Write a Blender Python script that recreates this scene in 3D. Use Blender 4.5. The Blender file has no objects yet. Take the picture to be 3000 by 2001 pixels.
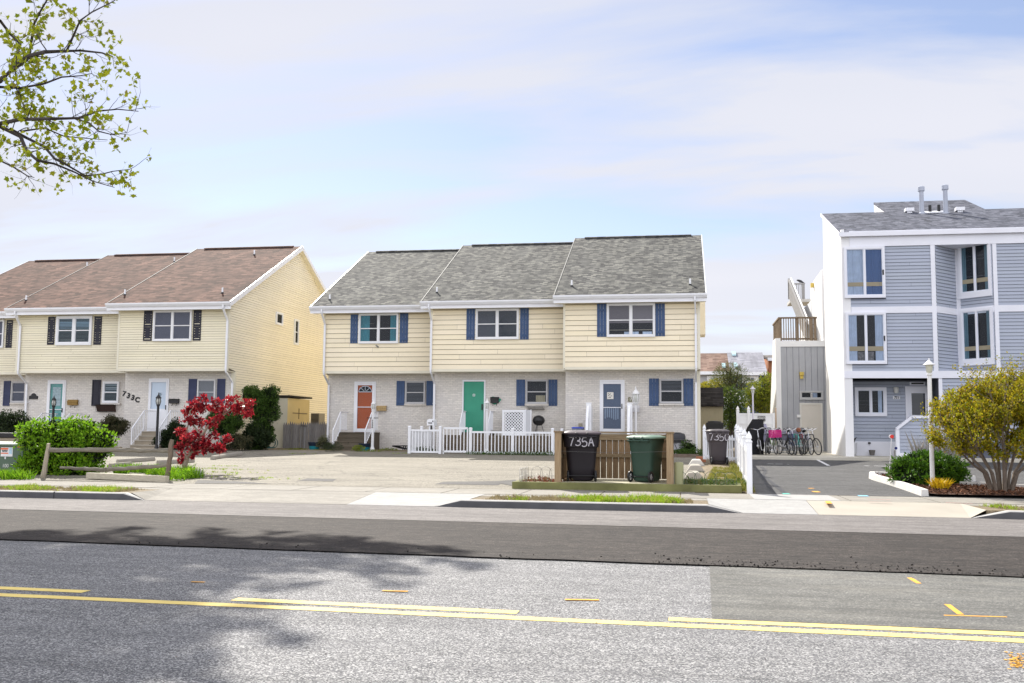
import bpy, bmesh, math, random
from mathutils import Vector as V, Matrix
rnd = random.Random(7)
sc = bpy.context.scene
COL = sc.collection
s, c, R = math.sin, math.cos, math.radians
# ------------------------------------------------------------------ camera model (used for the camera and to measure the site)
FPX, CH = 2900.0, 1.4
YAW, PIT, ROL = R(9.8), math.atan(267.5/2900), 0.0085
FW = V((-s(YAW)*c(PIT), c(YAW)*c(PIT), s(PIT)))
R0 = V((c(YAW), s(YAW), 0)); U0 = R0.cross(FW)
RT = R0*c(ROL)+U0*s(ROL); UP = U0*c(ROL)-R0*s(ROL)
EYE = V((0, 0, CH))
def ray(u, v): return FW+RT*((u-1500)/FPX)+UP*((1000.5-v)/FPX)
def onY(u, v, Y): d = ray(u, v); return EYE+d*(Y/d.y)
def onX(u, v, X): d = ray(u, v); return EYE+d*(X/d.x)
def onZ(u, v, Z): d = ray(u, v); return EYE+d*((Z-CH)/d.z)
def gz(Y): return 0.15 if Y < 21.6 else min(0.62, 0.15+0.0236*(Y-21.6))
def onG(u, v):
    Y = 30.0
    for _ in range(60):
        p = onZ(u, v, min(gz(Y), 1.3)); Y = 0.5*Y+0.5*max(19, min(60, p.y))
    p = onZ(u, v, gz(Y)); return V((p.x, p.y, gz(p.y)))
def xat(u, Y): return onY(u, 1272, Y).x
def zat(u, v, Y): return onY(u, v, Y).z
cam = bpy.data.cameras.new("camera"); camo = bpy.data.objects.new("camera", cam); COL.objects.link(camo)
M = Matrix((RT, UP, -FW)).transposed().to_4x4(); M.translation = EYE
camo.matrix_world = M
cam.sensor_width = 36; cam.lens = 36*FPX/3000; cam.clip_end = 3000; cam.clip_start = 0.05
sc.camera = camo
# ------------------------------------------------------------------ mesh builder
OFF = {}
class MB:
    def __init__(self): self.b = bmesh.new()
    def quad(self, *p):
        try: return self.b.faces.new([self.b.verts.new(q) for q in p])
        except ValueError: return None
    def hexa(self, a, b):            # two matching quads -> solid
        va = [self.b.verts.new(q) for q in a]; vb = [self.b.verts.new(q) for q in b]
        n = len(va)
        self.b.faces.new(va[::-1]); self.b.faces.new(vb)
        for i in range(n): self.b.faces.new((va[i], va[(i+1) % n], vb[(i+1) % n], vb[i]))
    def box(self, x0, x1, y0, y1, z0, z1):
        self.hexa([(x0, y0, z0), (x1, y0, z0), (x1, y1, z0), (x0, y1, z0)], [(x0, y0, z1), (x1, y0, z1), (x1, y1, z1), (x0, y1, z1)]); return self
    def obox(self, ctr, size, rz=0, rx=0, ry=0):
        m = Matrix.Rotation(rz, 3, 'Z') @ Matrix.Rotation(ry, 3, 'Y') @ Matrix.Rotation(rx, 3, 'X'); a, b, d = [q/2 for q in size]; ctr = V(ctr)
        P = lambda x, y, z: ctr+m @ V((x, y, z))
        self.hexa([P(-a, -b, -d), P(a, -b, -d), P(a, b, -d), P(-a, b, -d)], [P(-a, -b, d), P(a, -b, d), P(a, b, d), P(-a, b, d)]); return self
    def prism(self, poly, off):
        off = V(off); p = [V(q) for q in poly]; self.hexa(p, [q+off for q in p]); return self
    def bar(self, a, b, w, h=None, up=(0, 0, 1)):   # square bar a->b
        a, b = V(a), V(b); h = h or w; d = (b-a).normalized(); u = V(up)
        if abs(d.dot(u)) > .98: u = V((0, 1, 0))
        sd = d.cross(u).normalized()*(w/2); uu = sd.normalized().cross(d).normalized()*(h/2)
        self.hexa([a-sd-uu, a+sd-uu, a+sd+uu, a-sd+uu], [b-sd-uu, b+sd-uu, b+sd+uu, b-sd+uu]); return self
    def tube(self, pts, r, n=8, caps=True, close=False):
        pts = [V(p) for p in pts]; rings = []
        rr = r if hasattr(r, '__len__') else [r]*len(pts)
        L = len(pts); ref = V((.31, .17, .93))
        for i, p in enumerate(pts):
            if close: d = pts[(i+1) % L]-pts[i-1]
            else: d = pts[min(i+1, L-1)]-pts[max(i-1, 0)]
            if d.length < 1e-9: d = V((0, 0, 1))
            d.normalize()
            a = d.cross(ref)
            if a.length < .05: a = d.cross(V((1, 0, 0)))
            a.normalize(); bb = d.cross(a)
            rings.append([self.b.verts.new(p+(a*c(2*math.pi*k/n)+bb*s(2*math.pi*k/n))*rr[i]) for k in range(n)])
        for i in range(L if close else L-1):
            A, B = rings[i], rings[(i+1) % L]
            for k in range(n): self.b.faces.new((A[k], A[(k+1) % n], B[(k+1) % n], B[k]))
        if caps and not close:
            if n > 2:
                self.b.faces.new(rings[0][::-1]); self.b.faces.new(rings[-1])
        return self
    def lathe(self, prof, ctr, n=16, sx=1, sy=1):
        ctr = V(ctr); rings = []
        for r, z in prof: rings.append([self.b.verts.new(ctr+V((r*sx*c(2*math.pi*k/n), r*sy*s(2*math.pi*k/n), z))) for k in range(n)])
        for A, B in zip(rings, rings[1:]):
            for k in range(n): self.b.faces.new((A[k], A[(k+1) % n], B[(k+1) % n], B[k]))
        self.b.faces.new(rings[0][::-1]); self.b.faces.new(rings[-1]); return self
    def torus(self, ctr, ax, rad, r, n=20, m=6, a0=0, a1=2*math.pi):
        ax = V(ax).normalized(); u = ax.cross(V((0, 0, 1)))
        if u.length < .1: u = ax.cross(V((1, 0, 0)))
        u.normalize(); w = ax.cross(u); full = abs(a1-a0-2*math.pi) < 1e-6
        k = n if full else n+1
        return self.tube([V(ctr)+u*rad*c(a0+(a1-a0)*i/n)+w*rad*s(a0+(a1-a0)*i/n) for i in range(k)], r, m, close=full)
    def rblock(self, prof, n=20, ctr=(0, 0, 0), rz=0, ex=4.0):   # rounded-rectangle lathe: prof = [(halfx, halfy, z, dx, dy)]
        m = Matrix.Rotation(rz, 3, 'Z'); ctr = V(ctr); rings = []
        for q in prof:
            hx, hy, z = q[:3]; dx, dy = (q[3], q[4]) if len(q) > 3 else (0, 0); ring = []
            for k in range(n):
                t = 2*math.pi*(k+.5)/n; cc, ss = c(t), s(t)
                x = hx*math.copysign(abs(cc)**(2/ex), cc)+dx; y = hy*math.copysign(abs(ss)**(2/ex), ss)+dy
                ring.append(self.b.verts.new(ctr+m @ V((x, y, z))))
            rings.append(ring)
        for A, B in zip(rings, rings[1:]):
            for k in range(n): self.b.faces.new((A[k], A[(k+1) % n], B[(k+1) % n], B[k]))
        self.b.faces.new(rings[0][::-1]); self.b.faces.new(rings[-1]); return self
    def build(self, name, mat, parent=None, bevel=0, smooth=False, fix=True):
        me = bpy.data.meshes.new(name)
        off = V(OFF.get(parent.name, (0, 0, 0))) if parent else V((0, 0, 0))
        if off.length: bmesh.ops.translate(self.b, verts=self.b.verts, vec=-off)
        if bevel:
            self.b.normal_update()
            bmesh.ops.bevel(self.b, geom=[e for e in self.b.edges if len(e.link_faces) == 2 and e.calc_face_angle(0) > .6], offset=bevel, segments=2, profile=.6, affect='EDGES', clamp_overlap=True)
        if fix: bmesh.ops.recalc_face_normals(self.b, faces=self.b.faces)
        self.b.to_mesh(me); self.b.free()
        if smooth:
            for p in me.polygons: p.use_smooth = True
            try: me.set_sharp_from_angle(angle=R(40))
            except Exception: pass
        me.materials.append(mat)
        o = bpy.data.objects.new(name, me); COL.objects.link(o)
        if parent: o.parent = parent; OFF[o.name] = off
        return o
def tag(o, label=None, cat=None, group=None, kind=None):
    if label: o['label'] = label
    if cat: o['category'] = cat
    if group: o['group'] = group
    if kind: o['kind'] = kind
    return o
def thing(name, loc, label, cat, group=None):
    o = bpy.data.objects.new(name, None); COL.objects.link(o); o.location = loc; o.empty_display_size = .2
    OFF[o.name] = V(loc); return tag(o, label, cat, group)
def copy_tree(o, parent=None):
    n = o.copy(); COL.objects.link(n)
    if parent: n.parent = parent
    for ch in list(o.children): copy_tree(ch, n)
    return n
def struct(name, mb, mat, **k): return tag(mb.build(name, mat, **k), kind='structure')
# ------------------------------------------------------------------ materials
MATS = {}
def nodes(name, rough=.7, spec=.3, metal=0):
    m = bpy.data.materials.new(name); m.use_nodes = True; nt = m.node_tree; b = nt.nodes['Principled BSDF']
    b.inputs['Roughness'].default_value = rough; b.inputs['Specular IOR Level'].default_value = spec; b.inputs['Metallic'].default_value = metal
    return m, nt, b
def N(nt, t, **k):
    n = nt.nodes.new(t)
    for a, v in k.items():
        if a in n.inputs: n.inputs[a].default_value = v
        else: setattr(n, a, v)
    return n
def co(nt, kind='Object', scale=(1, 1, 1), rot=(0, 0, 0)):
    t = N(nt, 'ShaderNodeTexCoord'); mp = N(nt, 'ShaderNodeMapping'); mp.inputs['Scale'].default_value = scale; mp.inputs['Rotation'].default_value = rot
    nt.links.new(t.outputs[kind], mp.inputs['Vector']); return mp.outputs[0]
def noise(nt, vec, scale, detail=4, rough=.6):
    n = N(nt, 'ShaderNodeTexNoise', Scale=scale, Detail=detail, Roughness=rough); nt.links.new(vec, n.inputs['Vector']); return n.outputs['Fac']
def ramp(nt, fac, stops):
    r = N(nt, 'ShaderNodeValToRGB'); e = r.color_ramp.elements
    while len(e) < len(stops): e.new(.5)
    for el, (p, col) in zip(e, stops):
        el.position = p; el.color = (col, col, col, 1) if not hasattr(col, '__len__') else (*col, 1)
    nt.links.new(fac, r.inputs[0]); return r.outputs[0]
def mix(nt, a, b, fac, mode='MIX'):
    n = N(nt, 'ShaderNodeMix', data_type='RGBA', blend_type=mode)
    for i, val in ((0, fac), (6, a), (7, b)):
        if hasattr(val, 'links') or hasattr(val, 'is_output'): nt.links.new(val, n.inputs[i])
        elif i == 0: n.inputs[0].default_value = val
        else: n.inputs[i].default_value = (*val, 1) if len(val) == 3 else val
    return n.outputs[2]
def bump(nt, b, h, st=.3, dist=.02):
    n = N(nt, 'ShaderNodeBump', Strength=st, Distance=dist); nt.links.new(h, n.inputs['Height']); nt.links.new(n.outputs[0], b.inputs['Normal'])
def vary(col, k): return tuple(min(1, x*k) for x in col)
def paint(name, col, rough=.55, var=.12, sc1=1.5, bumpst=.05, spec=.3, metal=0, dirt=.0, streak=False, isl=0):
    if name in MATS: return MATS[name]
    m, nt, b = nodes(name, rough, spec, metal); v = co(nt, 'Object')
    f = noise(nt, v, sc1, 6, .65)
    cl = ramp(nt, f, [(.3, vary(col, 1-var)), (.7, vary(col, 1+var))])
    if isl:
        gi = N(nt, 'ShaderNodeNewGeometry'); cl = mix(nt, cl, ramp(nt, gi.outputs['Random Per Island'], [(0, (1-isl, 1-isl, 1-isl*1.3)), (.5, 1.0), (1, (1.0, 1.0, 1-isl*.6))]), 1, 'MULTIPLY')
    if streak:
        f2 = noise(nt, co(nt, 'Object', (9, 9, .7)), 2.0, 5, .7)
        cl = mix(nt, cl, vary(col, .72), ramp(nt, f2, [(.52, 0.0), (.75, .55)]))
    if dirt:
        f3 = noise(nt, v, sc1*4, 8, .75); cl = mix(nt, cl, vary(col, .6), ramp(nt, f3, [(.5, 0.0), (.75, dirt)]))
    nt.links.new(cl, b.inputs['Base Color'])
    if bumpst: bump(nt, b, noise(nt, v, 60, 3), bumpst, .01)
    MATS[name] = m; return m
def plain(name, col, rough=.5, spec=.4, metal=0): return paint(name, col, rough, .06, 3, 0, spec, metal)
def leafmat(name, cols, trans=.35, rough=.5):
    if name in MATS: return MATS[name]
    m, nt, b = nodes(name, rough, .25)
    g = N(nt, 'ShaderNodeNewGeometry'); k = len(cols)
    cl = ramp(nt, g.outputs['Random Per Island'], [(i/max(1, k-1), q) for i, q in enumerate(cols)])
    f = noise(nt, co(nt, 'Object'), 1.7, 3); cl = mix(nt, cl, ramp(nt, f, [(.3, .72), (.7, 1.0)]), .8, 'MULTIPLY')
    nt.links.new(cl, b.inputs['Base Color'])
    tr = N(nt, 'ShaderNodeBsdfTranslucent'); nt.links.new(cl, tr.inputs['Color'])
    ms = N(nt, 'ShaderNodeMixShader'); ms.inputs[0].default_value = trans
    nt.links.new(b.outputs[0], ms.inputs[1]); nt.links.new(tr.outputs[0], ms.inputs[2])
    nt.links.new(ms.outputs[0], nt.nodes['Material Output'].inputs['Surface']); MATS[name] = m; return m
def wood(name, c1, c2, axis=2, rough=.75, scale=3.0, knots=True):
    if name in MATS: return MATS[name]
    m, nt, b = nodes(name, rough, .2); sca = [14, 14, 14]; sca[axis] = 1.0
    v = co(nt, 'Object', sca); f = noise(nt, v, scale, 6, .65)
    cl = ramp(nt, f, [(.3, c1), (.5, tuple((x+y)/2 for x, y in zip(c1, c2))), (.72, c2)])
    g = N(nt, 'ShaderNodeNewGeometry')
    cl = mix(nt, cl, ramp(nt, g.outputs['Random Per Island'], [(0, .7), (1, 1.15)]), .75, 'MULTIPLY')
    if knots:
        vo = N(nt, 'ShaderNodeTexVoronoi', Scale=2.6); nt.links.new(co(nt, 'Object', (1, 1, .8)), vo.inputs['Vector'])
        cl = mix(nt, vary(c1, .45), cl, ramp(nt, vo.outputs['Distance'], [(.03, 0.0), (.09, 1.0)]))
    nt.links.new(cl, b.inputs['Base Color']); bump(nt, b, f, .25, .01); MATS[name] = m; return m
def asphalt(name, base, light, specks, scale=110, sp=(.55, .68), big=.25, cracks=0, tint=None, streaks=0, nsc=.5, mott=0, pits=0):
    m, nt, b = nodes(name, .85, .25); v = co(nt, 'Object')
    vo = N(nt, 'ShaderNodeTexVoronoi', Scale=scale); nt.links.new(v, vo.inputs['Vector'])
    w = N(nt, 'ShaderNodeSeparateColor'); nt.links.new(vo.outputs['Color'], w.inputs[0])
    n2 = noise(nt, v, scale*nsc, 4, .8)
    cl = ramp(nt, n2, [(.35, base), (.65, light)])
    cl = mix(nt, cl, specks, ramp(nt, w.outputs[0], [(sp[0], 0.0), (sp[1], .85)]))
    f = noise(nt, v, .55, 5, .6); cl = mix(nt, cl, ramp(nt, f, [(.3, 1-big), (.7, 1.0)]), 1, 'MULTIPLY')
    f4 = noise(nt, co(nt, 'Object', (.25, 1.6, 1)), 1.3, 6, .65); cl = mix(nt, cl, tint or light, ramp(nt, f4, [(.5, 0.0), (.8, .45)]))
    if cracks:
        v3 = N(nt, 'ShaderNodeTexVoronoi', Scale=.45, feature='DISTANCE_TO_EDGE'); nz = N(nt, 'ShaderNodeTexNoise', Scale=1.5, Detail=5)
        nt.links.new(v, nz.inputs['Vector']); ad = N(nt, 'ShaderNodeVectorMath', operation='ADD'); nt.links.new(v, ad.inputs[0]); nt.links.new(nz.outputs['Color'], ad.inputs[1]); nt.links.new(ad.outputs[0], v3.inputs['Vector'])
        cl = mix(nt, vary(base, .35), cl, ramp(nt, v3.outputs['Distance'], [(.0, 1-cracks), (.012, 1.0)]))
    if pits: cl = mix(nt, cl, vary(base, .25), ramp(nt, w.outputs[1], [(1-pits, 0.0), (1-pits+.08, .9)]))
    if mott:
        f7 = noise(nt, co(nt, 'Object', (.7, 1.5, 1)), 5, 9, .8); cl = mix(nt, cl, ramp(nt, f7, [(.41, 1-mott), (.5, 1.0), (.59, 1+mott)]), 1, 'MULTIPLY')
    if streaks:
        f5 = noise(nt, co(nt, 'Object', (.12, 1.8, 1)), 1.6, 7, .75); cl = mix(nt, cl, vary(base, .55), ramp(nt, f5, [(.46, 0.0), (.62, streaks)])); f6 = noise(nt, co(nt, 'Object', (.5, .9, 1), (0, 0, .2)), 1.3, 7, .75); cl = mix(nt, cl, vary(base, .6), ramp(nt, f6, [(.58, 0.0), (.72, streaks)]))
    nt.links.new(cl, b.inputs['Base Color']); bump(nt, b, n2, .45, .012); MATS[name] = m; return m
def shingle(name, cols, axis_scale=2.25, row=.14, w=.21, streak=.35, tint=None):
    m, nt, b = nodes(name, .9, .15)
    t = N(nt, 'ShaderNodeTexCoord'); sp = N(nt, 'ShaderNodeSeparateXYZ'); nt.links.new(t.outputs['Object'], sp.inputs[0])
    zz = N(nt, 'ShaderNodeMath', operation='MULTIPLY'); zz.inputs[1].default_value = axis_scale; nt.links.new(sp.outputs['Z'], zz.inputs[0])
    cb = N(nt, 'ShaderNodeCombineXYZ'); nt.links.new(sp.outputs['X'], cb.inputs['X']); nt.links.new(zz.outputs[0], cb.inputs['Y'])
    def brick(row, w, off):
        br = N(nt, 'ShaderNodeTexBrick', Scale=1.0); br.inputs['Brick Width'].default_value = w; br.inputs['Row Height'].default_value = row
        br.inputs['Mortar Size'].default_value = .012; br.inputs['Mortar Smooth'].default_value = .3; br.inputs['Bias'].default_value = 0; br.offset = off; br.squash = 1
        br.inputs['Color1'].default_value = (0, 0, 0, 1); br.inputs['Color2'].default_value = (1, 1, 1, 1); br.inputs['Mortar'].default_value = (.5, .5, .5, 1)
        nt.links.new(cb.outputs[0], br.inputs['Vector']); return br
    br = brick(row, w, .37)
    k = len(cols); cl = ramp(nt, br.outputs['Color'], [(i/(k-1), q) for i, q in enumerate(cols)])
    f = noise(nt, cb.outputs[0], .35, 4, .6)
    mp = N(nt, 'ShaderNodeMapping'); mp.inputs['Scale'].default_value = (.9, .22, 1); nt.links.new(cb.outputs[0], mp.inputs[0])
    f2 = noise(nt, mp.outputs[0], 1.0, 5, .6)
    cl = mix(nt, cl, ramp(nt, f2, [(.32, 1-streak), (.62, 1.05)]), 1, 'MULTIPLY')
    if tint: cl = mix(nt, cl, tint, ramp(nt, f, [(.45, 0.0), (.7, .5)]))
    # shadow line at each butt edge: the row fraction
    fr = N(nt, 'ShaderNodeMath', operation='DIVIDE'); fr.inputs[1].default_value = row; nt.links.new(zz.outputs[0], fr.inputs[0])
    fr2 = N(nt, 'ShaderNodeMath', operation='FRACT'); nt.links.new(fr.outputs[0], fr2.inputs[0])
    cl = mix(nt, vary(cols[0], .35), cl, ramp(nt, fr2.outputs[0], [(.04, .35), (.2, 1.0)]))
    nt.links.new(cl, b.inputs['Base Color'])
    h = N(nt, 'ShaderNodeMath', operation='SUBTRACT'); h.inputs[0].default_value = 1; nt.links.new(fr2.outputs[0], h.inputs[1])
    h2 = mix(nt, h.outputs[0], br.outputs['Color'], .35); bump(nt, b, h2, .6, .03)
    MATS[name] = m; return m
def brickmat(name, col, dark):
    m, nt, b = nodes(name, .8, .2)
    t = N(nt, 'ShaderNodeTexCoord'); sp = N(nt, 'ShaderNodeSeparateXYZ'); nt.links.new(t.outputs['Object'], sp.inputs[0])
    ad = N(nt, 'ShaderNodeMath', operation='ADD'); nt.links.new(sp.outputs['X'], ad.inputs[0]); nt.links.new(sp.outputs['Y'], ad.inputs[1])
    cb = N(nt, 'ShaderNodeCombineXYZ'); nt.links.new(ad.outputs[0], cb.inputs['X']); nt.links.new(sp.outputs['Z'], cb.inputs['Y'])
    br = N(nt, 'ShaderNodeTexBrick', Scale=1.0); br.inputs['Brick Width'].default_value = .215; br.inputs['Row Height'].default_value = .075
    br.inputs['Mortar Size'].default_value = .012; br.inputs['Mortar Smooth'].default_value = .4
    br.inputs['Color1'].default_value = (*vary(col, .9), 1); br.inputs['Color2'].default_value = (*vary(col, 1.08), 1); br.inputs['Mortar'].default_value = (*vary(col, .84), 1)
    nt.links.new(cb.outputs[0], br.inputs['Vector'])
    f = noise(nt, cb.outputs[0], 11, 8, .75); cl = mix(nt, br.outputs['Color'], vary(col, .50), ramp(nt, f, [(.54, 0.0), (.72, .85)]))
    f2 = noise(nt, cb.outputs[0], .8, 4, .6); cl = mix(nt, cl, dark, ramp(nt, f2, [(.45, 0.0), (.75, .5)]))
    nt.links.new(cl, b.inputs['Base Color'])
    hh = mix(nt, br.outputs['Fac'], f, .35); 
    iv = N(nt, 'ShaderNodeMath', operation='SUBTRACT'); iv.inputs[0].default_value = 1; nt.links.new(hh, iv.inputs[1])
    bump(nt, b, iv.outputs[0], .7, .02); MATS[name] = m; return m
def glass(name, tint=(.9, .95, 1), dark=0.0):
    m, nt, b = nodes(name, .03, .5); out = nt.nodes['Material Output']
    gl = N(nt, 'ShaderNodeBsdfGlossy', Roughness=.02); tr = N(nt, 'ShaderNodeBsdfTransparent'); tr.inputs[0].default_value = (*tint, 1)
    fr = N(nt, 'ShaderNodeFresnel', IOR=1.5); mr = N(nt, 'ShaderNodeMath', operation='MULTIPLY_ADD'); mr.inputs[1].default_value = .5; mr.inputs[2].default_value = .0
    nt.links.new(fr.outputs[0], mr.inputs[0]); ms = N(nt, 'ShaderNodeMixShader'); nt.links.new(mr.outputs[0], ms.inputs[0])
    # slight waviness of the panes
    bp = N(nt, 'ShaderNodeBump', Strength=.06, Distance=.05); nt.links.new(noise(nt, co(nt), 1.8, 2), bp.inputs['Height']); nt.links.new(bp.outputs[0], gl.inputs['Normal'])
    nt.links.new(tr.outputs[0], ms.inputs[1]); nt.links.new(gl.outputs[0], ms.inputs[2]); nt.links.new(ms.outputs[0], out.inputs['Surface']); MATS[name] = m; return m

WHITE = paint('white_vinyl', (.80, .81, .83), .45, .04, 2)
WHITEP = paint('white_paint', (.78, .78, .78), .5, .07, 2, dirt=.25)
CREAM = paint('cream_siding', (.90, .805, .61), .6, .06, .5, .04, dirt=.22, isl=.07)
CREAM2 = paint('cream_siding_old', (.82, .765, .59), .6, .06, .5, .04, dirt=.2, isl=.06)
SHEATH = paint('sheathing', (.26, .215, .155), .9, .2, 3)  # dark core colour, paints the shade lines in the gaps between boards
GAPSHADEG = paint('grey_sheathing', (.11, .12, .15), .9, .2, 3)  # same painted gap shade for the flats and the tower boards
GABLE = paint('yellow_siding', (.88, .815, .65), .6, .05, .4, .04, dirt=.15, isl=.05)
TRIM = paint('cream_trim', (.78, .74, .60), .55, .04)
BRICK = brickmat('painted_brick', (.76, .72, .66), (.58, .56, .56))
ROOFG = shingle('grey_shingle', [(.038, .038, .04), (.08, .081, .076), (.125, .125, .114), (.215, .212, .184)], streak=.3)
ROOFB = shingle('brown_shingle', [(.055, .027, .019), (.095, .050, .036), (.14, .075, .055), (.20, .115, .085)], row=.15, w=.32, streak=.5)
ROOFN = shingle('blue_grey_shingle', [(.045, .05, .065), (.08, .086, .11), (.115, .12, .15), (.16, .17, .205)], streak=.2, axis_scale=2.0)
METALW = paint('white_metal', (.82, .83, .86), .35, .03, 2, 0)
BLUESH = paint('blue_shutter', (.052, .094, .195), .5, .14, 3, .05, dirt=.3)
BLACKSH = paint('black_shutter', (.022, .022, .035), .45, .1, 2, .03)
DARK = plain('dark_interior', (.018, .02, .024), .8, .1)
GLASS = glass('window_glass'); GLASSD = glass('storm_glass', (.7, .75, .8))
BLIND = paint('white_blind', (.40, .42, .44), .6, .05)
TEALC = paint('teal_curtain', (.05, .22, .26), .8, .2, 6)
SHEER = paint('sheer_curtain', (.42, .48, .58), .8, .1, 6)
SCREEN = plain('insect_screen', (.062, .065, .075), .6, .2)
GREYBLUE = paint('grey_blue_siding', (.395, .43, .51), .55, .04, .6, .03, dirt=.15, isl=.06)
STUCCO = paint('white_stucco', (.80, .80, .80), .7, .04, .7, .1, dirt=.08)
CONDOW = paint('white_board', (.78, .79, .84), .55, .04, .8, .04)
PVC = paint('white_pvc', (.84, .85, .87), .35, .03, 2, 0)
BLACK = plain('black_metal', (.015, .015, .016), .4, .4)
CONC = paint('pale_concrete', (.50, .48, .43), .85, .12, 1.2, .2, dirt=.3)
# ------------------------------------------------------------------ house parts
ZB, ZS, ZG, ZR, RD, DEP = 4.0, 6.62, 6.87, 10.75, 7.5, 15.0     # siding foot, soffit, eave, ridge heights; ridge depth; house depth
SL = (ZR-ZG)/(RD+.4)
EDGELIT = paint('weathered_drip_edge', (.27, .265, .245), .7, .1)  # flashing strip toned pale for the lit line along the roof edge
X1, YN = V((1, 0, 0)), V((0, -1, 0))
def lb(mb, O, A, D, a0, a1, d0, d1, z0, z1):
    O = V(O); Z = V((0, 0, 1)); P = lambda a, d, z: O+A*a+D*d+Z*z
    mb.hexa([P(a0, d0, z0), P(a1, d0, z0), P(a1, d1, z0), P(a0, d1, z0)], [P(a0, d0, z1), P(a1, d0, z1), P(a1, d1, z1), P(a0, d1, z1)])
def siding(mb, O, A, D, a0, a1, z0, z1, ex, lim=None, lip=.026, gap=None):
    """overlapping boards; lim(z)->(a0,a1) trims each course to the wall outline"""
    O = V(O); Z = V((0, 0, 1)); P = lambda a, d, z: O+A*a+D*d+Z*z; z = z0; gap = gap or ex*.085; rs = random.Random(int(a1*1000+z0*77)); row = 0
    while z < z1-.01:
        zt = min(z1, z+ex)-gap
        l, r = lim(z) if lim else (a0, a1); l2, r2 = lim(zt) if lim else (a0, a1)
        if r-l > .02:
            row += 1; cuts = []; x = l+rs.uniform(.8, 3.6)
            while x < r-.5 and ex > .05: cuts.append(x); x += 3.66
            cuts = [q for q in cuts if max(l, l2)+.05 < q < min(r, r2)-.05]; B_ = [(l, l2)]+[(q, q) for q in cuts]+[(r, r2)]
            for (p0, p1), (q0, q1) in zip(B_, B_[1:]):
                e0 = .003 if p0 != l else 0; e1 = .003 if q0 != r else 0; lp = lip+rs.uniform(-.003, .003); mb.quad(P(p0+e0, lp, z), P(q0-e1, lp, z), P(q1-e1, .004, zt), P(p1+e0, .004, zt))
            mb.quad(P(l, -.008, z), P(r, -.008, z), P(r, lip, z), P(l, lip, z)); mb.quad(P(l2, -.008, zt), P(r2, -.008, zt), P(r2, .004, zt), P(l2, .004, zt))
        z = zt+gap
def window(par, O, A, D, w, h, fw=.07, style='pair', fmat=None, back=None, fill=None, rail=True, sash=None, prd=.075):
    """O = lower left outer corner on the wall; D = outward normal"""
    fmat = fmat or WHITE; mb = MB(); O = V(O)+D*.022
    for q in ((0, fw, 0, h), (w-fw, w, 0, h), (fw, w-fw, 0, fw), (fw, w-fw, h-fw, h)): lb(mb, O, A, D, q[0], q[1], -.04, prd, q[2], q[3])
    n = 2 if style in ('pair', 'slider') else 1; mk = .6 if style == 'pair' else .25
    if n == 2: lb(mb, O, A, D, w/2-fw*mk, w/2+fw*mk, -.02, prd-.004, fw, h-fw)
    f = mb.build('window', fmat, par)
    bw = (w-2*fw-(fw*2*mk if n == 2 else 0))/n
    for i in range(n):
        a0 = fw+i*(bw+fw*2*mk); sw = .028; sm = MB()
        for q in ((a0, a0+sw, fw, h-fw), (a0+bw-sw, a0+bw, fw, h-fw), (a0+sw, a0+bw-sw, fw, fw+sw*1.5), (a0+sw, a0+bw-sw, h-fw-sw, h-fw)): lb(sm, O, A, D, q[0], q[1], .0, prd-.02, q[2], q[3])
        if rail: lb(sm, O, A, D, a0+sw, a0+bw-sw, .0, prd-.016, h/2-.02, h/2+.02)
        sm.build('sash', sash or fmat, f)
        pm = MB(); P = lambda a, d, z: V(O)+A*a+D*d+V((0, 0, z))
        pm.quad(P(a0+sw, prd-.034, fw+sw), P(a0+bw-sw, prd-.034, fw+sw), P(a0+bw-sw, prd-.034, h-fw-sw), P(a0+sw, prd-.034, h-fw-sw)); pm.build('pane', GLASS, f)
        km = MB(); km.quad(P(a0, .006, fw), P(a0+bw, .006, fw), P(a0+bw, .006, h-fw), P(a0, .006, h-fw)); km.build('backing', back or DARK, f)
        if fill: fill(f, P, a0+sw, a0+bw-sw, fw+sw, h-fw-sw, i)
    return f
def f_blind(mat=None, z0f=0.0, step=.045):
    def g(f, P, a0, a1, z0, z1, i):
        mb = MB(); zz = z0+(z1-z0)*z0f; z = zz
        while z < z1:
            mb.quad(P(a0, .012, z), P(a1, .012, z), P(a1, .03, z+step*.62), P(a0, .03, z+step*.62)); z += step
        mb.build('blind', mat or BLIND, f)
    return g
def f_curtain(mat, parts, zf=(0, 1)):
    def g(f, P, a0, a1, z0, z1, i):
        mb = MB(); w = a1-a0
        for (p0, p1) in (parts[i] if i < len(parts) else []):
            b0, b1 = a0+w*p0, a0+w*p1; n = max(4, int((b1-b0)/.03)); pr = None
            for k in range(n+1):
                a = b0+(b1-b0)*k/n; d = .018+.010*s(a*55+i)+.004*s(a*131); q = (P(a, d, z0+(z1-z0)*zf[0]), P(a, d, z0+(z1-z0)*zf[1]))
                if pr: mb.quad(pr[0], q[0], q[1], pr[1])
                pr = q
        if len(mb.b.faces): mb.build('curtain', mat, f)
        else: mb.b.free()
    return g
def f_screen(mat, zf=(0, 1)):
    def g(f, P, a0, a1, z0, z1, i):
        mb = MB(); A0, A1 = z0+(z1-z0)*zf[0], z0+(z1-z0)*zf[1]; mb.quad(P(a0, .03, A0), P(a1, .03, A0), P(a1, .03, A1), P(a0, .03, A1)); mb.build('screen', mat, f)
    return g
def both(*fs):
    def g(*a):
        for f in fs: f(*a)
    return g
def wpx(par, u0, u1, v0, v1, Y, **k):          # front-facing window measured by its outline
    a = onY(u0, v1, Y); b = onY(u1, v0, Y)
    return window(par, (a.x, Y, a.z), X1, YN, b.x-a.x, b.z-a.z, **k)
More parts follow.
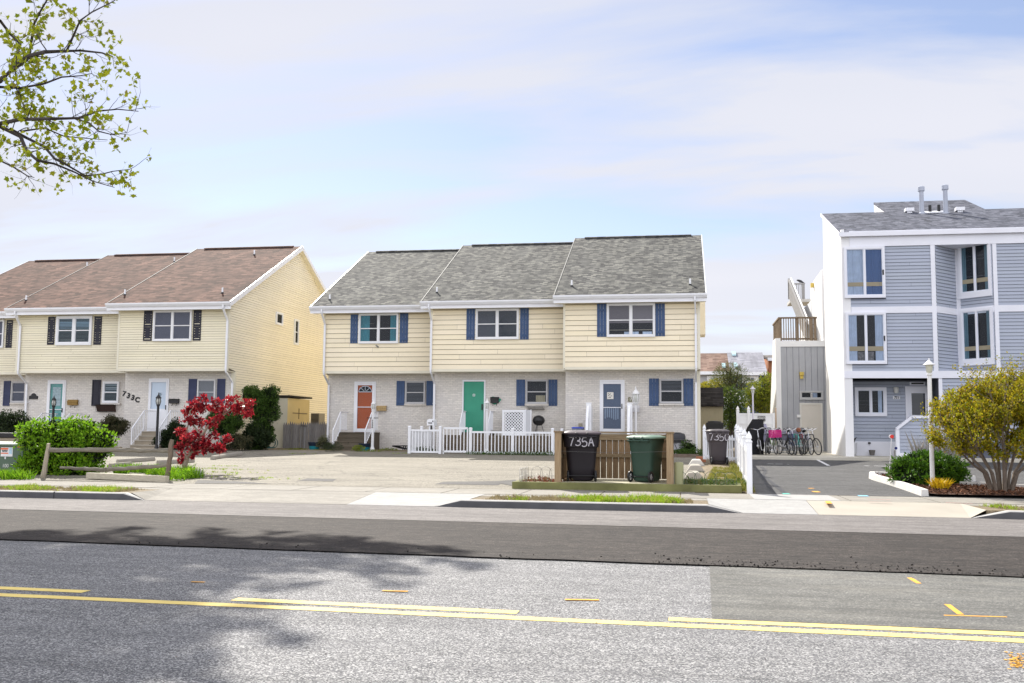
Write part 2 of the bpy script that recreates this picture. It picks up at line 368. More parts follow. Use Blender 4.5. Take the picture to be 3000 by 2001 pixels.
def shutter(par, u0, u1, v0, v1, Y, mat, kind='board'):
    a = onY(u0, v1, Y); b = onY(u1, v0, Y); w, h = b.x-a.x, b.z-a.z; mb = MB(); O = (a.x, Y, a.z)
    if kind == 'board':
        n = 3
        for i in range(n): lb(mb, O, X1, YN, w*i/n+.004, w*(i+1)/n-.004, 0, .032, 0, h)
        lb(mb, O, X1, YN, .01, w-.01, .0, .055, h*.09, h*.09+.085); lb(mb, O, X1, YN, .01, w-.01, 0, .055, h*.78, h*.78+.085)
    else:
        lb(mb, O, X1, YN, 0, w, 0, .022, 0, h)
        for q in ((0, .05, 0, h), (w-.05, w, 0, h), (.05, w-.05, 0, .07), (.05, w-.05, h-.07, h), (.05, w-.05, h*.5-.04, h*.5+.04)): lb(mb, O, X1, YN, q[0], q[1], .0, .042, q[2], q[3])
        if kind == 'panel':
            for z0, z1 in ((.12, h*.5-.09), (h*.5+.09, h-.12)): lb(mb, O, X1, YN, .09, w-.09, 0, .034, z0, z1)
        else:
            z = .08
            while z < h-.1:
                if abs(z-h*.5) > .06: lb(mb, O, X1, YN, .05, w-.05, 0, .034, z, z+.022)
                z += .04
    return mb.build('shutter', mat, par)
def gutterprof(Y): return [(Y-.40, ZG-.12), (Y-.47, ZG-.12), (Y-.53, ZG-.02), (Y-.53, ZG+.035), (Y-.515, ZG+.035), (Y-.515, ZG-.01), (Y-.46, ZG-.10), (Y-.40, ZG-.10)]
def downspout(par, x, Yu, gb):
    mb = MB(); y0 = Yu-.46; pts = [(x, y0, ZG-.1), (x, y0, ZG-.24), (x+.03, Yu-.075, ZG-.72), (x+.03, Yu-.075, ZB+.02), (x+.03, Yu-.05, ZB-.08), (x+.03, Yu+.6, ZB-.5), (x+.03, Yu+.625, gb+.25), (x+.03, Yu+.50, gb+.08)]
    for a, b in zip(pts, pts[1:]): mb.bar(a, b, .085, .065, up=(0, 1, 0) if abs(a[2]-b[2]) > .3 and abs(a[1]-b[1]) < .1 else (1, 0, 0))
    o = mb.build('downspout', METALW, par, bevel=.008)
    for z in (2.6, 5.4): MB().box(x-.03, x+.09, Yu+(.585 if z < 4 else -.112), Yu+(.7 if z < 4 else 0), z, z+.03).build('strap', METALW, o)
def roofhit(u, v, Yu):
    d = ray(u, v); a = ZG-CH-SL*(Yu-.4); t = a/(d.z-SL*d.y); return EYE+d*t
def ventpipe(par, u, v, Yu, h=.3, r=.04):
    p = roofhit(u, v, Yu); f = MB().prism([(p.x-.17, p.y-.17, p.z-SL*.17+.02), (p.x+.17, p.y-.17, p.z-SL*.17+.02), (p.x+.17, p.y+.17, p.z+SL*.17+.02), (p.x-.17, p.y+.17, p.z+SL*.17+.02)], (0, 0, .012)).build('flashing', METALW, par)
    mb = MB().lathe([(.085, -.02), (.08, .03), (.05, .09)], p, 12); mb.build('boot', BLACK, f)
    MB().lathe([(r, 0), (r, h), (r-.012, h), (r-.012, h-.05)], p, 12).build('vent_pipe', PVC, f, smooth=True)
def townhouse(nm, xl, xr, Yu, label, roofm, sidm, ex, gb, ol=.35, orr=.0, gable_r=False, gable_l=False, ds=None, pipes=(), over=.0):
    Yb, Ye = Yu+.7, Yu+DEP
    root = thing('townhouse', ((xl+xr)/2, Yb, gb), label, 'house', 'townhouses of the two rows')
    OB = V((0, 0, 0))
    # lower brick walls
    mb = MB(); mb.box(xl+.02, xr-.02 if not gable_r else xr-.12, Yb, Ye-.05, gb-.4, ZB-.02); mb.build('brick_wall', BRICK, root)
    # upper walls: a core, then boards on it
    core = MB(); core.box(xl+.02, xr-.02, Yu+.01, Ye, ZB, ZS+.05); core.box(xr-.1, xr-.021, Yb+.14, Ye-.01, gb-.1, ZB) if gable_r else None; core.hexa([(xl+.02, Yu+.1, ZS), (xl+.02, Ye-.1, ZS), (xl+.02, Yu+RD, ZR-.1)], [(xr-.02, Yu+.1, ZS), (xr-.02, Ye-.1, ZS), (xr-.02, Yu+RD, ZR-.1)])
    core.build('upper_wall', SHEATH, root)
    sd = MB(); siding(sd, (0, Yu, 0), X1, YN, xl+.07, xr-.07, ZB+.06, ZS, ex); sd.build('siding', sidm, root, fix=False)
    tr = MB(); tr.box(xl, xl+.08, Yu-.028, Yu+.06, ZB, ZS); tr.box(xr-.08, xr, Yu-.028, Yu+.06, ZB, ZS); tr.box(xl+.08, xr-.08, Yu-.02, Yu+.05, ZB-.03, ZB+.06); tr.box(xl, xr, Yu-.015, Yb+.02, ZB-.05, ZB-.025)
    tr.build('corner_trim', TRIM, root)
    def lim_for(front):
        def lim(z):
            y0 = Yu if z >= ZB-.005 else Yb; y1 = Ye
            q = -.42+(z+.01-ZG)/SL
            y0 = max(y0, Yu+q); y1 = min(y1, Ye-q)
            y0 = min(y0, Yu+RD); y1 = max(y1, Yu+RD); return (y0, y1)
        return lim
    if gable_r:
        g = MB(); lf = lim_for(1); siding(g, (xr, 0, 0), V((0, 1, 0)), X1, Yu, Ye, gb-.05, ZR-.02, ex, lim=lambda z: (lf(z)[0]+(.06 if z < ZS else 0), lf(z)[1]-(.06 if z < ZS else 0))); g.build('gable_siding', GABLE, root, fix=False)
        g = MB(); g.box(xr-.05, xr+.03, Yu-.03, Yu+.06, ZB-.04, ZS); g.box(xr-.14, xr+.03, Yb-.02, Yb+.14, gb-.1, ZB-.05); g.build('corner_trim', TRIM, root)
    if gable_l:
        g = MB(); lf = lim_for(1); siding(g, (xl, 0, 0), V((0, 1, 0)), -X1, Yu, Ye, gb-.05, ZR-.16, ex, lim=lambda z: (lf(z)[0]+.06, lf(z)[1]-.06)); g.build('gable_siding', sidm, root, fix=False)
    # roof
    a, b = xl-ol, xr+orr; rf = MB(); y0, y1, yr = Yu-.42, Ye+.42, Yu+RD; t = .06
    rf.prism([(a, y0, ZG-.01), (a, yr, ZR), (a, yr, ZR+t), (a, y0-.03, ZG+t-.025)], (b-a, 0, 0)); rf.prism([(a, yr, ZR), (a, y1, ZR-SL*(y1-yr)), (a, y1+.03, ZR-SL*(y1-yr)+t-.02), (a, yr, ZR+t)], (b-a, 0, 0))
    roof = rf.build('roof', roofm, root)
    rv = MB(); rv.box(a+.5, b-.5, yr-.17, yr+.17, ZR-.02, ZR+.012); rv.build('ridge_vent', BLACK, roof)
    rc = MB(); rc.prism([(a+.49, yr-.19, ZR+.010), (a+.49, yr, ZR+.07), (a+.49, yr+.19, ZR+.010), (a+.49, yr+.19, ZR+.05), (a+.49, yr, ZR+.11), (a+.49, yr-.19, ZR+.05)], (b-a-.98, 0, 0)); rc.build('ridge_cap', roofm, roof)
    for xe in ((a, b-.035) if gable_r else (a,)):
        de = MB(); de.prism([(xe, y0-.03, ZG+t-.02), (xe, yr, ZR+t+.005), (xe, yr, ZR+t+.02), (xe, y0-.03, ZG+t-.005)], (.035, 0, 0)); de.build('roof_edge_strip', METALW if (xe != a or gable_l) else EDGELIT, roof)
    # eaves: soffit, fascia, gutter
    sf = MB()
    x = a+.02
    while x < b-.05: sf.box(x+.006, min(x+.3, b-.02), Yu-.40, Yu+.02, ZS+.0, ZS+.02); x += .3
    sf.box(a+.02, b-.02, Yu-.39, Yu+.03, ZS+.022, ZS+.04); sf.build('soffit', TRIM, root)
    MB().box(a, b, Yu-.41, Yu-.385, ZS-.02, ZG-.02).build('fascia', METALW, root)
    MB().prism([(a-.02, p, q) for p, q in gutterprof(Yu)], (b-a+.04, 0, 0)).build('gutter', METALW, root)
    if gable_r or gable_l:
        for side, on in ((1, gable_r), (-1, gable_l)):
            if not on: continue
            xe = b if side > 0 else a; xw = xr if side > 0 else xl; rk = MB()
            for (p, q) in (((y0, ZG-.16), (yr, ZR-.15)), ((yr, ZR-.15), (y1, ZR-SL*(y1-yr)-.15))):
                rk.prism([(xe, p[0], p[1]), (xe, q[0], q[1]), (xe, q[0], q[1]+.2), (xe, p[0], p[1]+.2)], (.025*side, 0, 0))
            rk.build('rake_board', METALW, root)
            so = MB()
            for (p, q) in (((y0+.05, ZG-.14), (yr, ZR-.14)), ((yr, ZR-.14), (y1, ZR-SL*(y1-yr)-.14))):
                so.prism([(xe, p[0], p[1]), (xe, q[0], q[1]), (xw-.01*side, q[0], q[1]), (xw-.01*side, p[0], p[1])], (0, 0, .02))
            so.build('rake_soffit', TRIM, root)
    for d in ds or (): downspout(root, d, Yu, gb)
    for q in pipes: ventpipe(root, *q)
    return root
def sill(par, u0, u1, v, Y):
    a = onY(u0, v, Y); b = onY(u1, v, Y); mb = MB(); mb.box(a.x-.04, b.x+.04, Y-.09, Y+.02, a.z-.075, a.z); mb.build('window_sill', BRICK, par)
def stoop(par, x0, x1, zf, Yb, gb, depth=1.2, n=3, mat=None, rail=True, rmat=None, wall=True, ext=.32, front=None):
    mat = mat or CONC; mb = MB(); mb.box(x0, x1, Yb-depth, Yb+.0, gb-.2, zf-.04)
    rise = (zf-gb)/(n+1)
    for i in range(n): z = zf-rise*(i+1); y = Yb-depth-ext*i; mb.box(x0+.06, x1-.06, y-ext, y-.001, gb-.2, z-.04)
    st = mb.build('stoop', mat, par)
    tm = MB(); tm.box(x0-.02, x1+.02, Yb-depth-.03, Yb-.001, zf-.039, zf)
    for i in range(n): z = zf-rise*(i+1); y = Yb-depth-ext*i; tm.box(x0+.04, x1-.04, y-ext-.03, y-.031, z-.039, z)
    tm.build('tread', front or mat, st)
    if rail:
        for x in (x0+.06, x1-.06):
            r = MB(); yt, ybm = Yb-depth+.04, Yb-depth-ext*n+.08; zt, zb = zf+.88, gb+.86
            r.bar((x, Yb-.03, zt), (x, yt, zt), .04); r.bar((x, yt, zt), (x, ybm, zb), .04); r.bar((x, yt, zf), (x, yt, zt), .04); r.bar((x, ybm, gb), (x, ybm, zb), .04)
            r.bar((x, Yb-.03, zf+.1), (x, yt, zf+.1), .025); r.bar((x, yt, zf+.1), (x, ybm, gb+.2), .025)
            k = 7
            for i in range(1, k): y = Yb-.03+(yt-Yb+.03)*i/k; r.bar((x, y, zf+.1), (x, y, zt), .016)
            k = 7
            for i in range(1, k): t = i/k; y = yt+(ybm-yt)*t; r.bar((x, y, zf+.1+(gb+.1-zf)*t), (x, y, zt+(zb-zt)*t), .016)
            r.build('railing', rmat or METALW, st)
    return st
def door(par, u0, u1, v0, v1, Y, slab, fw=.075, glassz=None, mid=None, inner=None, storm=True):
    """frame, slab behind, storm door with one or two lights"""
    a = onY(u0, v1, Y); b = onY(u1, v0, Y); w, h = b.x-a.x, b.z-a.z; O = (a.x, Y, a.z); f = MB()
    for q in ((0, .06, 0, h), (w-.06, w, 0, h), (.06, w-.06, h-.07, h)): lb(f, O, X1, YN, q[0], q[1], -.02, .05, q[2], q[3])
    lb(f, O, X1, YN, -.03, w+.03, -.02, .09, -.05, 0); fo = f.build('door', METALW, par)
    m = MB(); lb(m, O, X1, YN, .06, w-.06, -.02, .004, 0, h-.07); m.build('door_slab', slab, fo)
    if storm:
        t = MB(); g0 = glassz or .16
        for q in ((.062, .062+fw, .01, h-.075), (w-.062-fw, w-.062, .01, h-.075), (.062+fw, w-.062-fw, .01, g0), (.062+fw, w-.062-fw, h-.075-.09, h-.075)): lb(t, O, X1, YN, q[0], q[1], .024, .062, q[2], q[3])
        if mid: lb(t, O, X1, YN, .062+fw, w-.062-fw, .026, .06, mid-.014, mid+.014)
        so = t.build('storm_door', METALW, fo)
        P = lambda aa, d, z: V(O)+X1*aa+YN*d+V((0, 0, z)); pm = MB(); pm.quad(P(.062+fw, .04, g0), P(w-.062-fw, .04, g0), P(w-.062-fw, .04, h-.165), P(.062+fw, .04, h-.165)); pm.build('pane', GLASS, so)
        hm = MB(); lb(hm, O, X1, YN, w-.062-fw*.75, w-.062-fw*.35, .06, .1, .95, 1.15); hm.build('handle', BLACK, so)
    return fo, O, w, h
FONT = None
def text(txt, loc, size, mat, parent=None, name='lettering', rx=R(90), ry=0, rz=0, depth=.004, shear=0, align='CENTER', bold=0):
    cu = bpy.data.curves.new(name, 'FONT'); cu.body = txt; cu.size = size; cu.extrude = depth; cu.align_x = align; cu.align_y = 'CENTER'; cu.shear = shear; cu.offset = bold
    t = bpy.data.objects.new(name+'_tmp', cu); COL.objects.link(t); t.rotation_euler = (rx, ry, rz); t.location = loc
    bpy.context.view_layer.update(); dg = bpy.context.evaluated_depsgraph_get(); me = bpy.data.meshes.new_from_object(t.evaluated_get(dg))
    me.transform(t.matrix_world); bpy.data.objects.remove(t); b = MB(); b.b.from_mesh(me); bpy.data.meshes.remove(me); return b.build(name, mat, parent, fix=False)
# ------------------------------------------------------------------ middle row
YU = {1: 41.9, 2: 40.75, 3: 39.6, 'A': 42.2, 'B': 41.1, 'C': 39.95}
GB = .58
h1 = townhouse('u1', -15.77, -10.4, YU[1], 'cream townhouse with an orange door and grey roof, farther left end of its row', ROOFG, CREAM, .21, GB, ol=.5, gable_l=True, ds=[-15.72], pipes=[(966, 882, YU[1])])
h2 = townhouse('u2', -10.55, -4.6, YU[2], 'cream townhouse with a green door behind the white rail fence', ROOFG, CREAM, .21, GB, ds=[xat(1260, YU[2])-.03], pipes=[(1280, 861, YU[2]), (1640, 858, YU[2])])
h3 = townhouse('u3', -4.74, .67, YU[3], 'cream townhouse with a glazed storm door, behind the timber bin enclosure', ROOFG, CREAM, .21, GB, orr=.28, gable_r=True, ds=[xat(2041, YU[3])-.03], pipes=[(1674.7, 842, YU[3]), (2021.8, 838, YU[3])])
hC = townhouse('C', -24.57, -19.36, YU['C'], 'cream townhouse with a brown roof and the large yellow gable end, numbered 733C', ROOFB, CREAM2, .108, GB, orr=.25, gable_r=True, ds=[xat(657, YU['C'])-.03], pipes=[(366, 867.5, YU['C']), (651.5, 862, YU['C']), (745, 750, YU['C'])])
hB = townhouse('B', -30.36, -24.45, YU['B'], 'cream townhouse with a teal inner door and a white double window between black shutters', ROOFB, CREAM2, .108, GB, ds=[xat(46, YU['B'])-.03], pipes=[(76.5, 884, YU['B']), (511, 770, YU['B'])])
hA = townhouse('A', -35.9, -30.25, YU['A'], 'cream townhouse with a brown roof cut off by the left edge of the photo', ROOFB, CREAM2, .108, GB, gable_l=True, pipes=[(255, 784, YU['A'])])
# upper windows
y = YU[1]; wpx(h1, 1051, 1169, 918, 1007, y, fw=.06, back=DARK, fill=f_curtain(TEALC, [[(0, .55)], [(.62, 1)]]), sash=SCREEN and WHITEP)
shutter(h1, 1026, 1050, 921, 1006, y, BLUESH); shutter(h1, 1170.6, 1197, 918, 1005, y, BLUESH)
y = YU[2]; wpx(h2, 1394, 1521, 904, 995, y, fw=.065, fill=f_screen(SCREEN), sash=WHITEP); shutter(h2, 1366, 1392.5, 905, 996, y, BLUESH); shutter(h2, 1523.5, 1550, 903, 995, y, BLUESH)
y = YU[3]; wpx(h3, 1778, 1919, 888, 988, y, fw=.065, fill=both(f_screen(paint('roller_shade', (.17, .15, .155), .8, .05), (.40, 1)), f_curtain(SHEER, [[(.75, 1)], [(0, .3), (.5, .95)]], (0, .1))), sash=WHITEP)
shutter(h3, 1749, 1777, 890, 987, y, BLUESH); shutter(h3, 1920, 1948, 889, 985, y, BLUESH)
y = YU['C']; wpx(hC, 449, 565, 909, 1000, y, fw=.06, fill=both(f_screen(paint('grey_screen', (.11, .11, .14), .6, .1)), f_blind(paint('grey_blind', (.18, .18, .21), .7, .05), 0)), sash=WHITEP)
shutter(hC, 420, 448.5, 911, 999, y, BLACKSH, 'panel'); shutter(hC, 565.5, 591.5, 909, 998, y, BLACKSH, 'panel')
y = YU['B']; wpx(hB, 164.5, 273.5, 925, 1012, y, fw=.11, fill=both(f_blind(paint('pale_blue_blind', (.30, .44, .54), .6, .05), .5, .07), f_blind(paint('dim_blind', (.10, .14, .15), .6, .05), 0, .06)))
shutter(hB, 139, 163.5, 928, 1010, y, BLACKSH, 'panel'); shutter(hB, 274.5, 300, 927, 1010, y, BLACKSH, 'panel')
y = YU['A']; wpx(hA, -90, 16, 937, 1020, y, fw=.06, fill=f_screen(MATS['grey_screen'])); shutter(hA, 17, 39, 938, 1019, y, BLACKSH, 'panel')
# ground floor windows
NAVY = paint('navy_shutter', (.045, .055, .12), .5, .1, 2, .03)
WINF = paint('grey_white_frame', (.52, .52, .53), .5, .06)
def gwin(h, Y, u0, u1, v0, v1, sl, sr, shm, kind, fill, fw=.036, fm=None, sm=None):
    wpx(h, u0, u1, v0, v1, Y, style='single', fw=fw, fill=fill, prd=.085, fmat=fm or WINF, sash=sm or WINF)
    sill(h, u0, u1, v1, Y)
    for q in (sl, sr):
        if q: shutter(h, *q, Y, shm, kind)
SBL = f_blind(paint('slat_blind', (.13, .135, .15), .6, .05), 0, .055)
gwin(h1, YU[1]+.7, 1188, 1247, 1117, 1183, (1161, 1186.5, 1116, 1188), (1248.5, 1274, 1116, 1188), BLUESH, 'board', SBL)
gwin(h2, YU[2]+.7, 1541, 1605, 1113, 1183, (1512.4, 1539, 1112, 1189), (1606.5, 1633, 1112, 1189), BLUESH, 'board', f_curtain(paint('tan_object', (.32, .27, .17), .8, .2), [[(.45, .95)]], (0, .33)))
gwin(h3, YU[3]+.7, 1933, 2001, 1111, 1182, (1901.5, 1930.5, 1109, 1189), (2002.5, 2031, 1109, 1189), BLUESH, 'board', f_blind(MATS['slat_blind'], .45, .055))
gwin(hC, YU['C']+.7, 579, 634, 1112, 1186, (551.5, 578, 1110, 1182), (635.5, 661, 1110, 1181), NAVY, 'louvre', f_screen(paint('pale_shade', (.24, .235, .24), .7, .08)), .04, WHITEP)
gwin(hB, YU['B']+.7, 302, 352, 1118, 1181, (268.5, 297, 1112.6, 1189), None, BLACKSH, 'panel', both(f_blind(paint('white_slats', (.36, .42, .44), .6, .05), .5, .09), f_blind(MATS['dim_blind'], 0, .06)), .07, WHITE, WHITE)
gwin(hA, YU['A']+.7, 34, 80, 1118, 1180, (9, 32.5, 1116, 1189), None, NAVY, 'louvre', f_screen(MATS['grey_screen']), .05)
# doors
ORANGE = paint('orange_door', (.50, .088, .010), .45, .06, 2, .02); GREEN = paint('green_door', (.05, .31, .20), .5, .08, 2, .05, dirt=.35); TEALD = paint('teal_door', (.09, .30, .26), .5, .1)
WDOOR = paint('white_door', (.76, .80, .84), .45, .03); GREYD = paint('slate_door', (.10, .13, .19), .5, .1)
WOODD = wood('dark_tread', (.09, .075, .055), (.17, .14, .10), 0)
Yb = YU[1]+.7; fo, O, w, h = door(h1, 1036, 1102.5, 1118, 1266, Yb, ORANGE, .10, .16, 1.12)
zf1 = O[2]; m = MB(); cx, cz, rr = O[0]+w/2, O[2]+h-.46, .30
fan = MB()
for i in range(12):
    a, b = math.pi*i/12, math.pi*(i+1)/12; fan.quad((cx+rr*c(a), Yb-.010, cz+rr*s(a)*.85), (cx+rr*c(b), Yb-.010, cz+rr*s(b)*.85), (cx, Yb-.010, cz+.0), (cx+.001, Yb-.010, cz))
fn = fan.build('fanlight', DARK, fo); fb = MB()
fb.tube([(cx+rr*c(math.pi*i/14), Yb-.014, cz+rr*.85*s(math.pi*i/14)) for i in range(15)], .016, 5); fb.bar((cx-rr, Yb-.014, cz), (cx+rr, Yb-.014, cz), .03)
for a in (45, 90, 135): fb.bar((cx+.07*c(R(a)), Yb-.014, cz+.06*s(R(a))), (cx+rr*c(R(a)), Yb-.014, cz+rr*.85*s(R(a))), .022)
fb.build('fanlight_frame', WHITE, fn)
stoop(h1, xat(992, Yb-1), xat(1092, Yb-1), zf1, Yb, GB, 1.0, 3, WOODD)
Yb = YU[2]+.7; fo, O, w, h = door(h2, 1353.5, 1423, 1113, 1266, Yb, GREEN, .05, .12, None, storm=False); zf2 = O[2]
m = MB()
for z0, z1 in ((.25, .62), (.72, 1.25), (1.35, 1.72)):
    for a in (.14, .56*w): lb(m, O, X1, YN, a, a+.3*w, .0, .009, z0, z1)
m.build('door_panel', GREEN, fo); m = MB()
lb(m, O, X1, YN, w*.5-.05, w*.5+.05, .01, .018, h-.62, h-.60); lb(m, O, X1, YN, w*.5-.05, w*.5+.05, .01, .018, h-.70, h-.68); lb(m, O, X1, YN, w*.5-.05, w*.5-.03, .01, .018, h-.68, h-.62); lb(m, O, X1, YN, w*.5+.03, w*.5+.05, .01, .018, h-.68, h-.62)
m.build('knocker', WHITE, fo); m = MB(); lb(m, O, X1, YN, w-.16, w-.11, .0, .07, .95, 1.2); m.build('handle', BLACK, fo)
m = MB(); lb(m, O, X1, YN, .02, .06, .045, .07, 0, h); m.build('door_edge', METALW, fo)
stoop(h2, xat(1345, Yb-1.0), xat(1436, Yb-1.0), zf2, Yb, GB+.3, .7, 2, WOODD, ext=.26)
Yb = YU[3]+.7; fo, O, w, h = door(h3, 1757, 1830, 1113, 1266, Yb, GREYD, .085, .14, 1.0); zf3 = O[2]
m = MB(); lb(m, O, X1, YN, .30, .56, .043, .05, h-.78, h-.50); pn = m.build('door_notice', paint('notice_paper', (.7, .68, .62), .7, .05), fo)
m = MB()
for i in range(9):
    a = .33+.2*rnd.random(); z = h-.74+.2*rnd.random(); lb(m, O, X1, YN, a, a+.03+.03*rnd.random(), .05, .053, z, z+.02)
m.build('print', BLACK, pn)
m = MB()
for i in range(7): a = .2+i*.085; lb(m, O, X1, YN, a, a+.05, .012, .02, .55+.05*s(i), .98)
m.build('door_curtain', paint('slate_lace', (.30, .36, .45), .8, .1), fo)
st = stoop(h3, xat(1720, Yb-1), xat(1850, Yb-1), zf3, Yb, GB, 1.3, 3, CONC, rail=False)
for x in (xat(1722, Yb-1.6), xat(1843, Yb-1.6)):
    m = MB(); zt = zf3+1.05
    m.prism([(x-.05, Yb-.1, zf3-.1), (x-.05, Yb-1.3, zf3-.1), (x-.05, Yb-2.3, GB), (x-.05, Yb-2.3, GB+.75), (x-.05, Yb-2.1, GB+.85), (x-.05, Yb-1.9, zt-.45), (x-.05, Yb-1.6, zt-.1), (x-.05, Yb-1.4, zt), (x-.05, Yb-.1, zt)], (.10, 0, 0)); m.box(x-.08, x+.12, Yb-1.45, Yb-1.3, GB, zt+.06); m.box(x-.09, x+.13, Yb-1.46, Yb-1.29, zt+.06, zt+.1)
    m.build('railing', PVC, st, bevel=.01)
Yb = YU['C']+.7; fo, O, w, h = door(hC, 432, 497, 1109, 1263, Yb, WDOOR, .06, .98, None); zfC = O[2]
m = MB(); m.torus((O[0]+w*.55, Yb-.008, O[2]+1.62), (0, 1, 0), .1, .015, 18, 5); m.lathe([(.1, 0), (.001, .001)], (0, 0, 0)) if 0 else None
m.build('port_light_ring', METALW, fo); m = MB()
for i in range(16): a, b = 2*math.pi*i/16, 2*math.pi*(i+1)/16; m.quad((O[0]+w*.55+.095*c(a), Yb-.008, O[2]+1.62+.095*s(a)), (O[0]+w*.55+.095*c(b), Yb-.008, O[2]+1.62+.095*s(b)), (O[0]+w*.55, Yb-.008, O[2]+1.62), (O[0]+w*.55+.0001, Yb-.008, O[2]+1.62))
m.build('port_light', plain('port_glass', (.22, .27, .30), .1, .6), fo)
stoop(hC, xat(415, Yb-1.2), xat(500, Yb-1.2), zfC, Yb, GB, 1.2, 3, paint('tan_step', (.34, .29, .22), .85, .15, 2, .2, dirt=.3), front=paint('step_tread', (.42, .38, .31), .85, .1, 2, .2))
Yb = YU['B']+.7; fo, O, w, h = door(hB, 134, 195.5, 1114, 1268, Yb, TEALD, .085, .14, 1.08); zfB = O[2]
m = MB(); lb(m, O, X1, YN, .26, w-.26, .006, .012, 1.25, h-.32); m.build('door_glazing', paint('lace_glazing', (.34, .42, .42), .4, .35, 9), fo)
stoop(hB, xat(115, Yb-1.2), xat(205, Yb-1.2), zfB, Yb, GB, 1.2, 3, MATS['tan_step'])
stoop(hA, xat(-75, YU['A']), xat(15, YU['A']), zfB, YU['A']+.7, GB, 1.2, 3, MATS['tan_step'])
# gable windows of the 733C end wall
XG = -19.36
for (u, v, w, h, st) in ((806, 950, .80, .62, 1), (859, 1009, .55, 1.30, 2)):
    p = onX(u, v, XG); window(hC, (XG, p.y, p.z), V((0, 1, 0)), X1, w, h, fw=.07, style='single', rail=st == 2, prd=.06)
# chimney chase on the far side wall of the right-hand middle house
m = MB(); ych = 44.5; m.box(.68, onY(2066, 900, ych).x, ych, ych+1.3, zat(2056, 980, ych), 8.3); m.build('side_bay', CREAM, h3)
# wall-hung bits
def numbers():
    for ch, u, v, a in (('7', 363.5, 1154, 9), ('3', 376.5, 1160, 14), ('3', 389, 1165.5, 16), ('C', 402.5, 1171.5, 10)): text(ch, onY(u, v, YU['C']+.685), .31, BLACK, hC, 'house_number', ry=R(a), bold=.014, depth=.01)
numbers()
m = MB(); p = onY(1108, 1017, YU[1]); m.tube([(p.x, YU[1], p.z), (p.x, YU[1]-.09, p.z+.02), (p.x-.06, YU[1]-.14, p.z+.07)], .035, 7); m.build('wall_vent', plain('grey_vent', (.25, .25, .24)), h1)
m = MB(); p0, p1 = onY(1695, 1249, YU[3]+.7), onY(1706, 1240, YU[3]+.7); m.box(p0.x, p1.x, YU[3]+.64, YU[3]+.7, p0.z, p1.z); m.build('outlet_box', plain('tan_box', (.35, .31, .22)), h3)
m = MB(); Yb = YU[2]+.7; a, b = onY(1436, 1184, Yb), onY(1466, 1162, Yb); pl = []
for i in range(22): t = 2*math.pi*i/22; k = 1+.14*s(3*t+1)+.08*s(7*t); pl.append(((a.x+b.x)/2+(b.x-a.x)/2*k*c(t), Yb-.003, (a.z+b.z)/2+(b.z-a.z)/2*k*s(t)))
m.prism(pl, (0, -.004, 0)); m.build('paint_patch', paint('green_paint_patch', (.06, .33, .22), .6, .2, 5), h2)
# ------------------------------------------------------------------ ground and road
YK = 18.2
def sheet(mb, pts): mb.b.faces.new([mb.b.verts.new(p) for p in pts]); return mb
DIRT = asphalt('dirt_ground', (.16, .12, .075), (.24, .19, .12), (.30, .25, .17), 60, big=.3)
mb = MB(); ys = [-80, 20.0, 20.001, 21.6, 41.5, 60, 900]; zs = [-.02, -.02, .14, .14, .61, .61, .61]
for (a, za), (b, zb) in zip(zip(ys, zs), list(zip(ys, zs))[1:]): mb.quad((-500, a, za), (500, a, za), (500, b, zb), (-500, b, zb))
struct('ground', mb, DIRT)
OLD = asphalt('old_asphalt', (.085, .085, .088), (.20, .20, .205), (.46, .455, .44), 105, (.58, .75), big=.12, streaks=.25, nsc=.9, cracks=.25, pits=.10, mott=.10)
NEW = asphalt('new_asphalt', (.021, .0165, .014), (.052, .042, .035), (.12, .104, .09), 80, (.8, .95), big=.3, tint=(.075, .064, .055), streaks=.5, nsc=.9, mott=.45, pits=.14)
LANE = asphalt('gutter_asphalt', (.14, .128, .122), (.215, .20, .19), (.29, .27, .25), 90, (.7, .9), streaks=.4, mott=.18, pits=.06, big=.25, tint=(.24, .22, .20))
PATCH = asphalt('patched_asphalt', (.10, .10, .093), (.18, .178, .163), (.30, .29, .26), 80, (.75, .95), big=.3, tint=(.25, .235, .195), streaks=.35, mott=.15)
dl = onZ(0, 1581.8, 0); dr = onZ(3000, 1692.6, 0); k = (dr.y-dl.y)/(dr.x-dl.x); yd = lambda x: dl.y+k*(x-dl.x)
jl = onZ(0, 1490.6, 0); jr = onZ(1500, 1535, 0); kj = (jr.y-jl.y)/(jr.x-jl.x)*.6; yj = lambda x: jr.y+kj*(x-jr.x)
W = 70
def edge(f, x0, x1, n, j, seed):
    r = random.Random(seed); return [(x0+(x1-x0)*i/n, f(x0+(x1-x0)*i/n)+r.uniform(-j, j)) for i in range(n+1)]
def strip(name, mat, lo, hi, z):
    mb = MB()
    for (a, b), (a2, b2) in zip(zip(lo, hi), list(zip(lo, hi))[1:]): mb.quad((*a, z), (*a2, z), (*b2, z), (*b, z))
    return struct(name, mb, mat)
n = 420; e1 = edge(yd, -W, W, n, .018, 1); e2 = edge(yj, -W, W, n, .008, 2); e3 = edge(lambda x: YK+.01, -W, W, n, .0, 3)
strip('road', OLD, edge(lambda x: -40, -W, W, n, 0, 1), [(x, y+.25) for x, y in e1], -.006)
strip('road_resurfaced_lane', NEW, e1, [(x, y+.05) for x, y in e2], .012)
strip('road_gutter_lane', LANE, e2, e3, .016)
px0 = onZ(2082, 1740, 0).x; ycl = onZ(2082, 1815, 0).y
mb = MB(); a = onZ(2081, 1668, 0); b = onZ(2086, 1813, 0); e = onZ(3000, 1838, 0)
mb.b.faces.new([mb.b.verts.new(q) for q in ((b.x, b.y, -.001), (e.x+30, e.y-.3, -.001), (e.x+30, yd(e.x+30)-.005+.02, -.001), (a.x, yd(a.x)+.02, -.001))]); struct('road_patch', mb, PATCH)
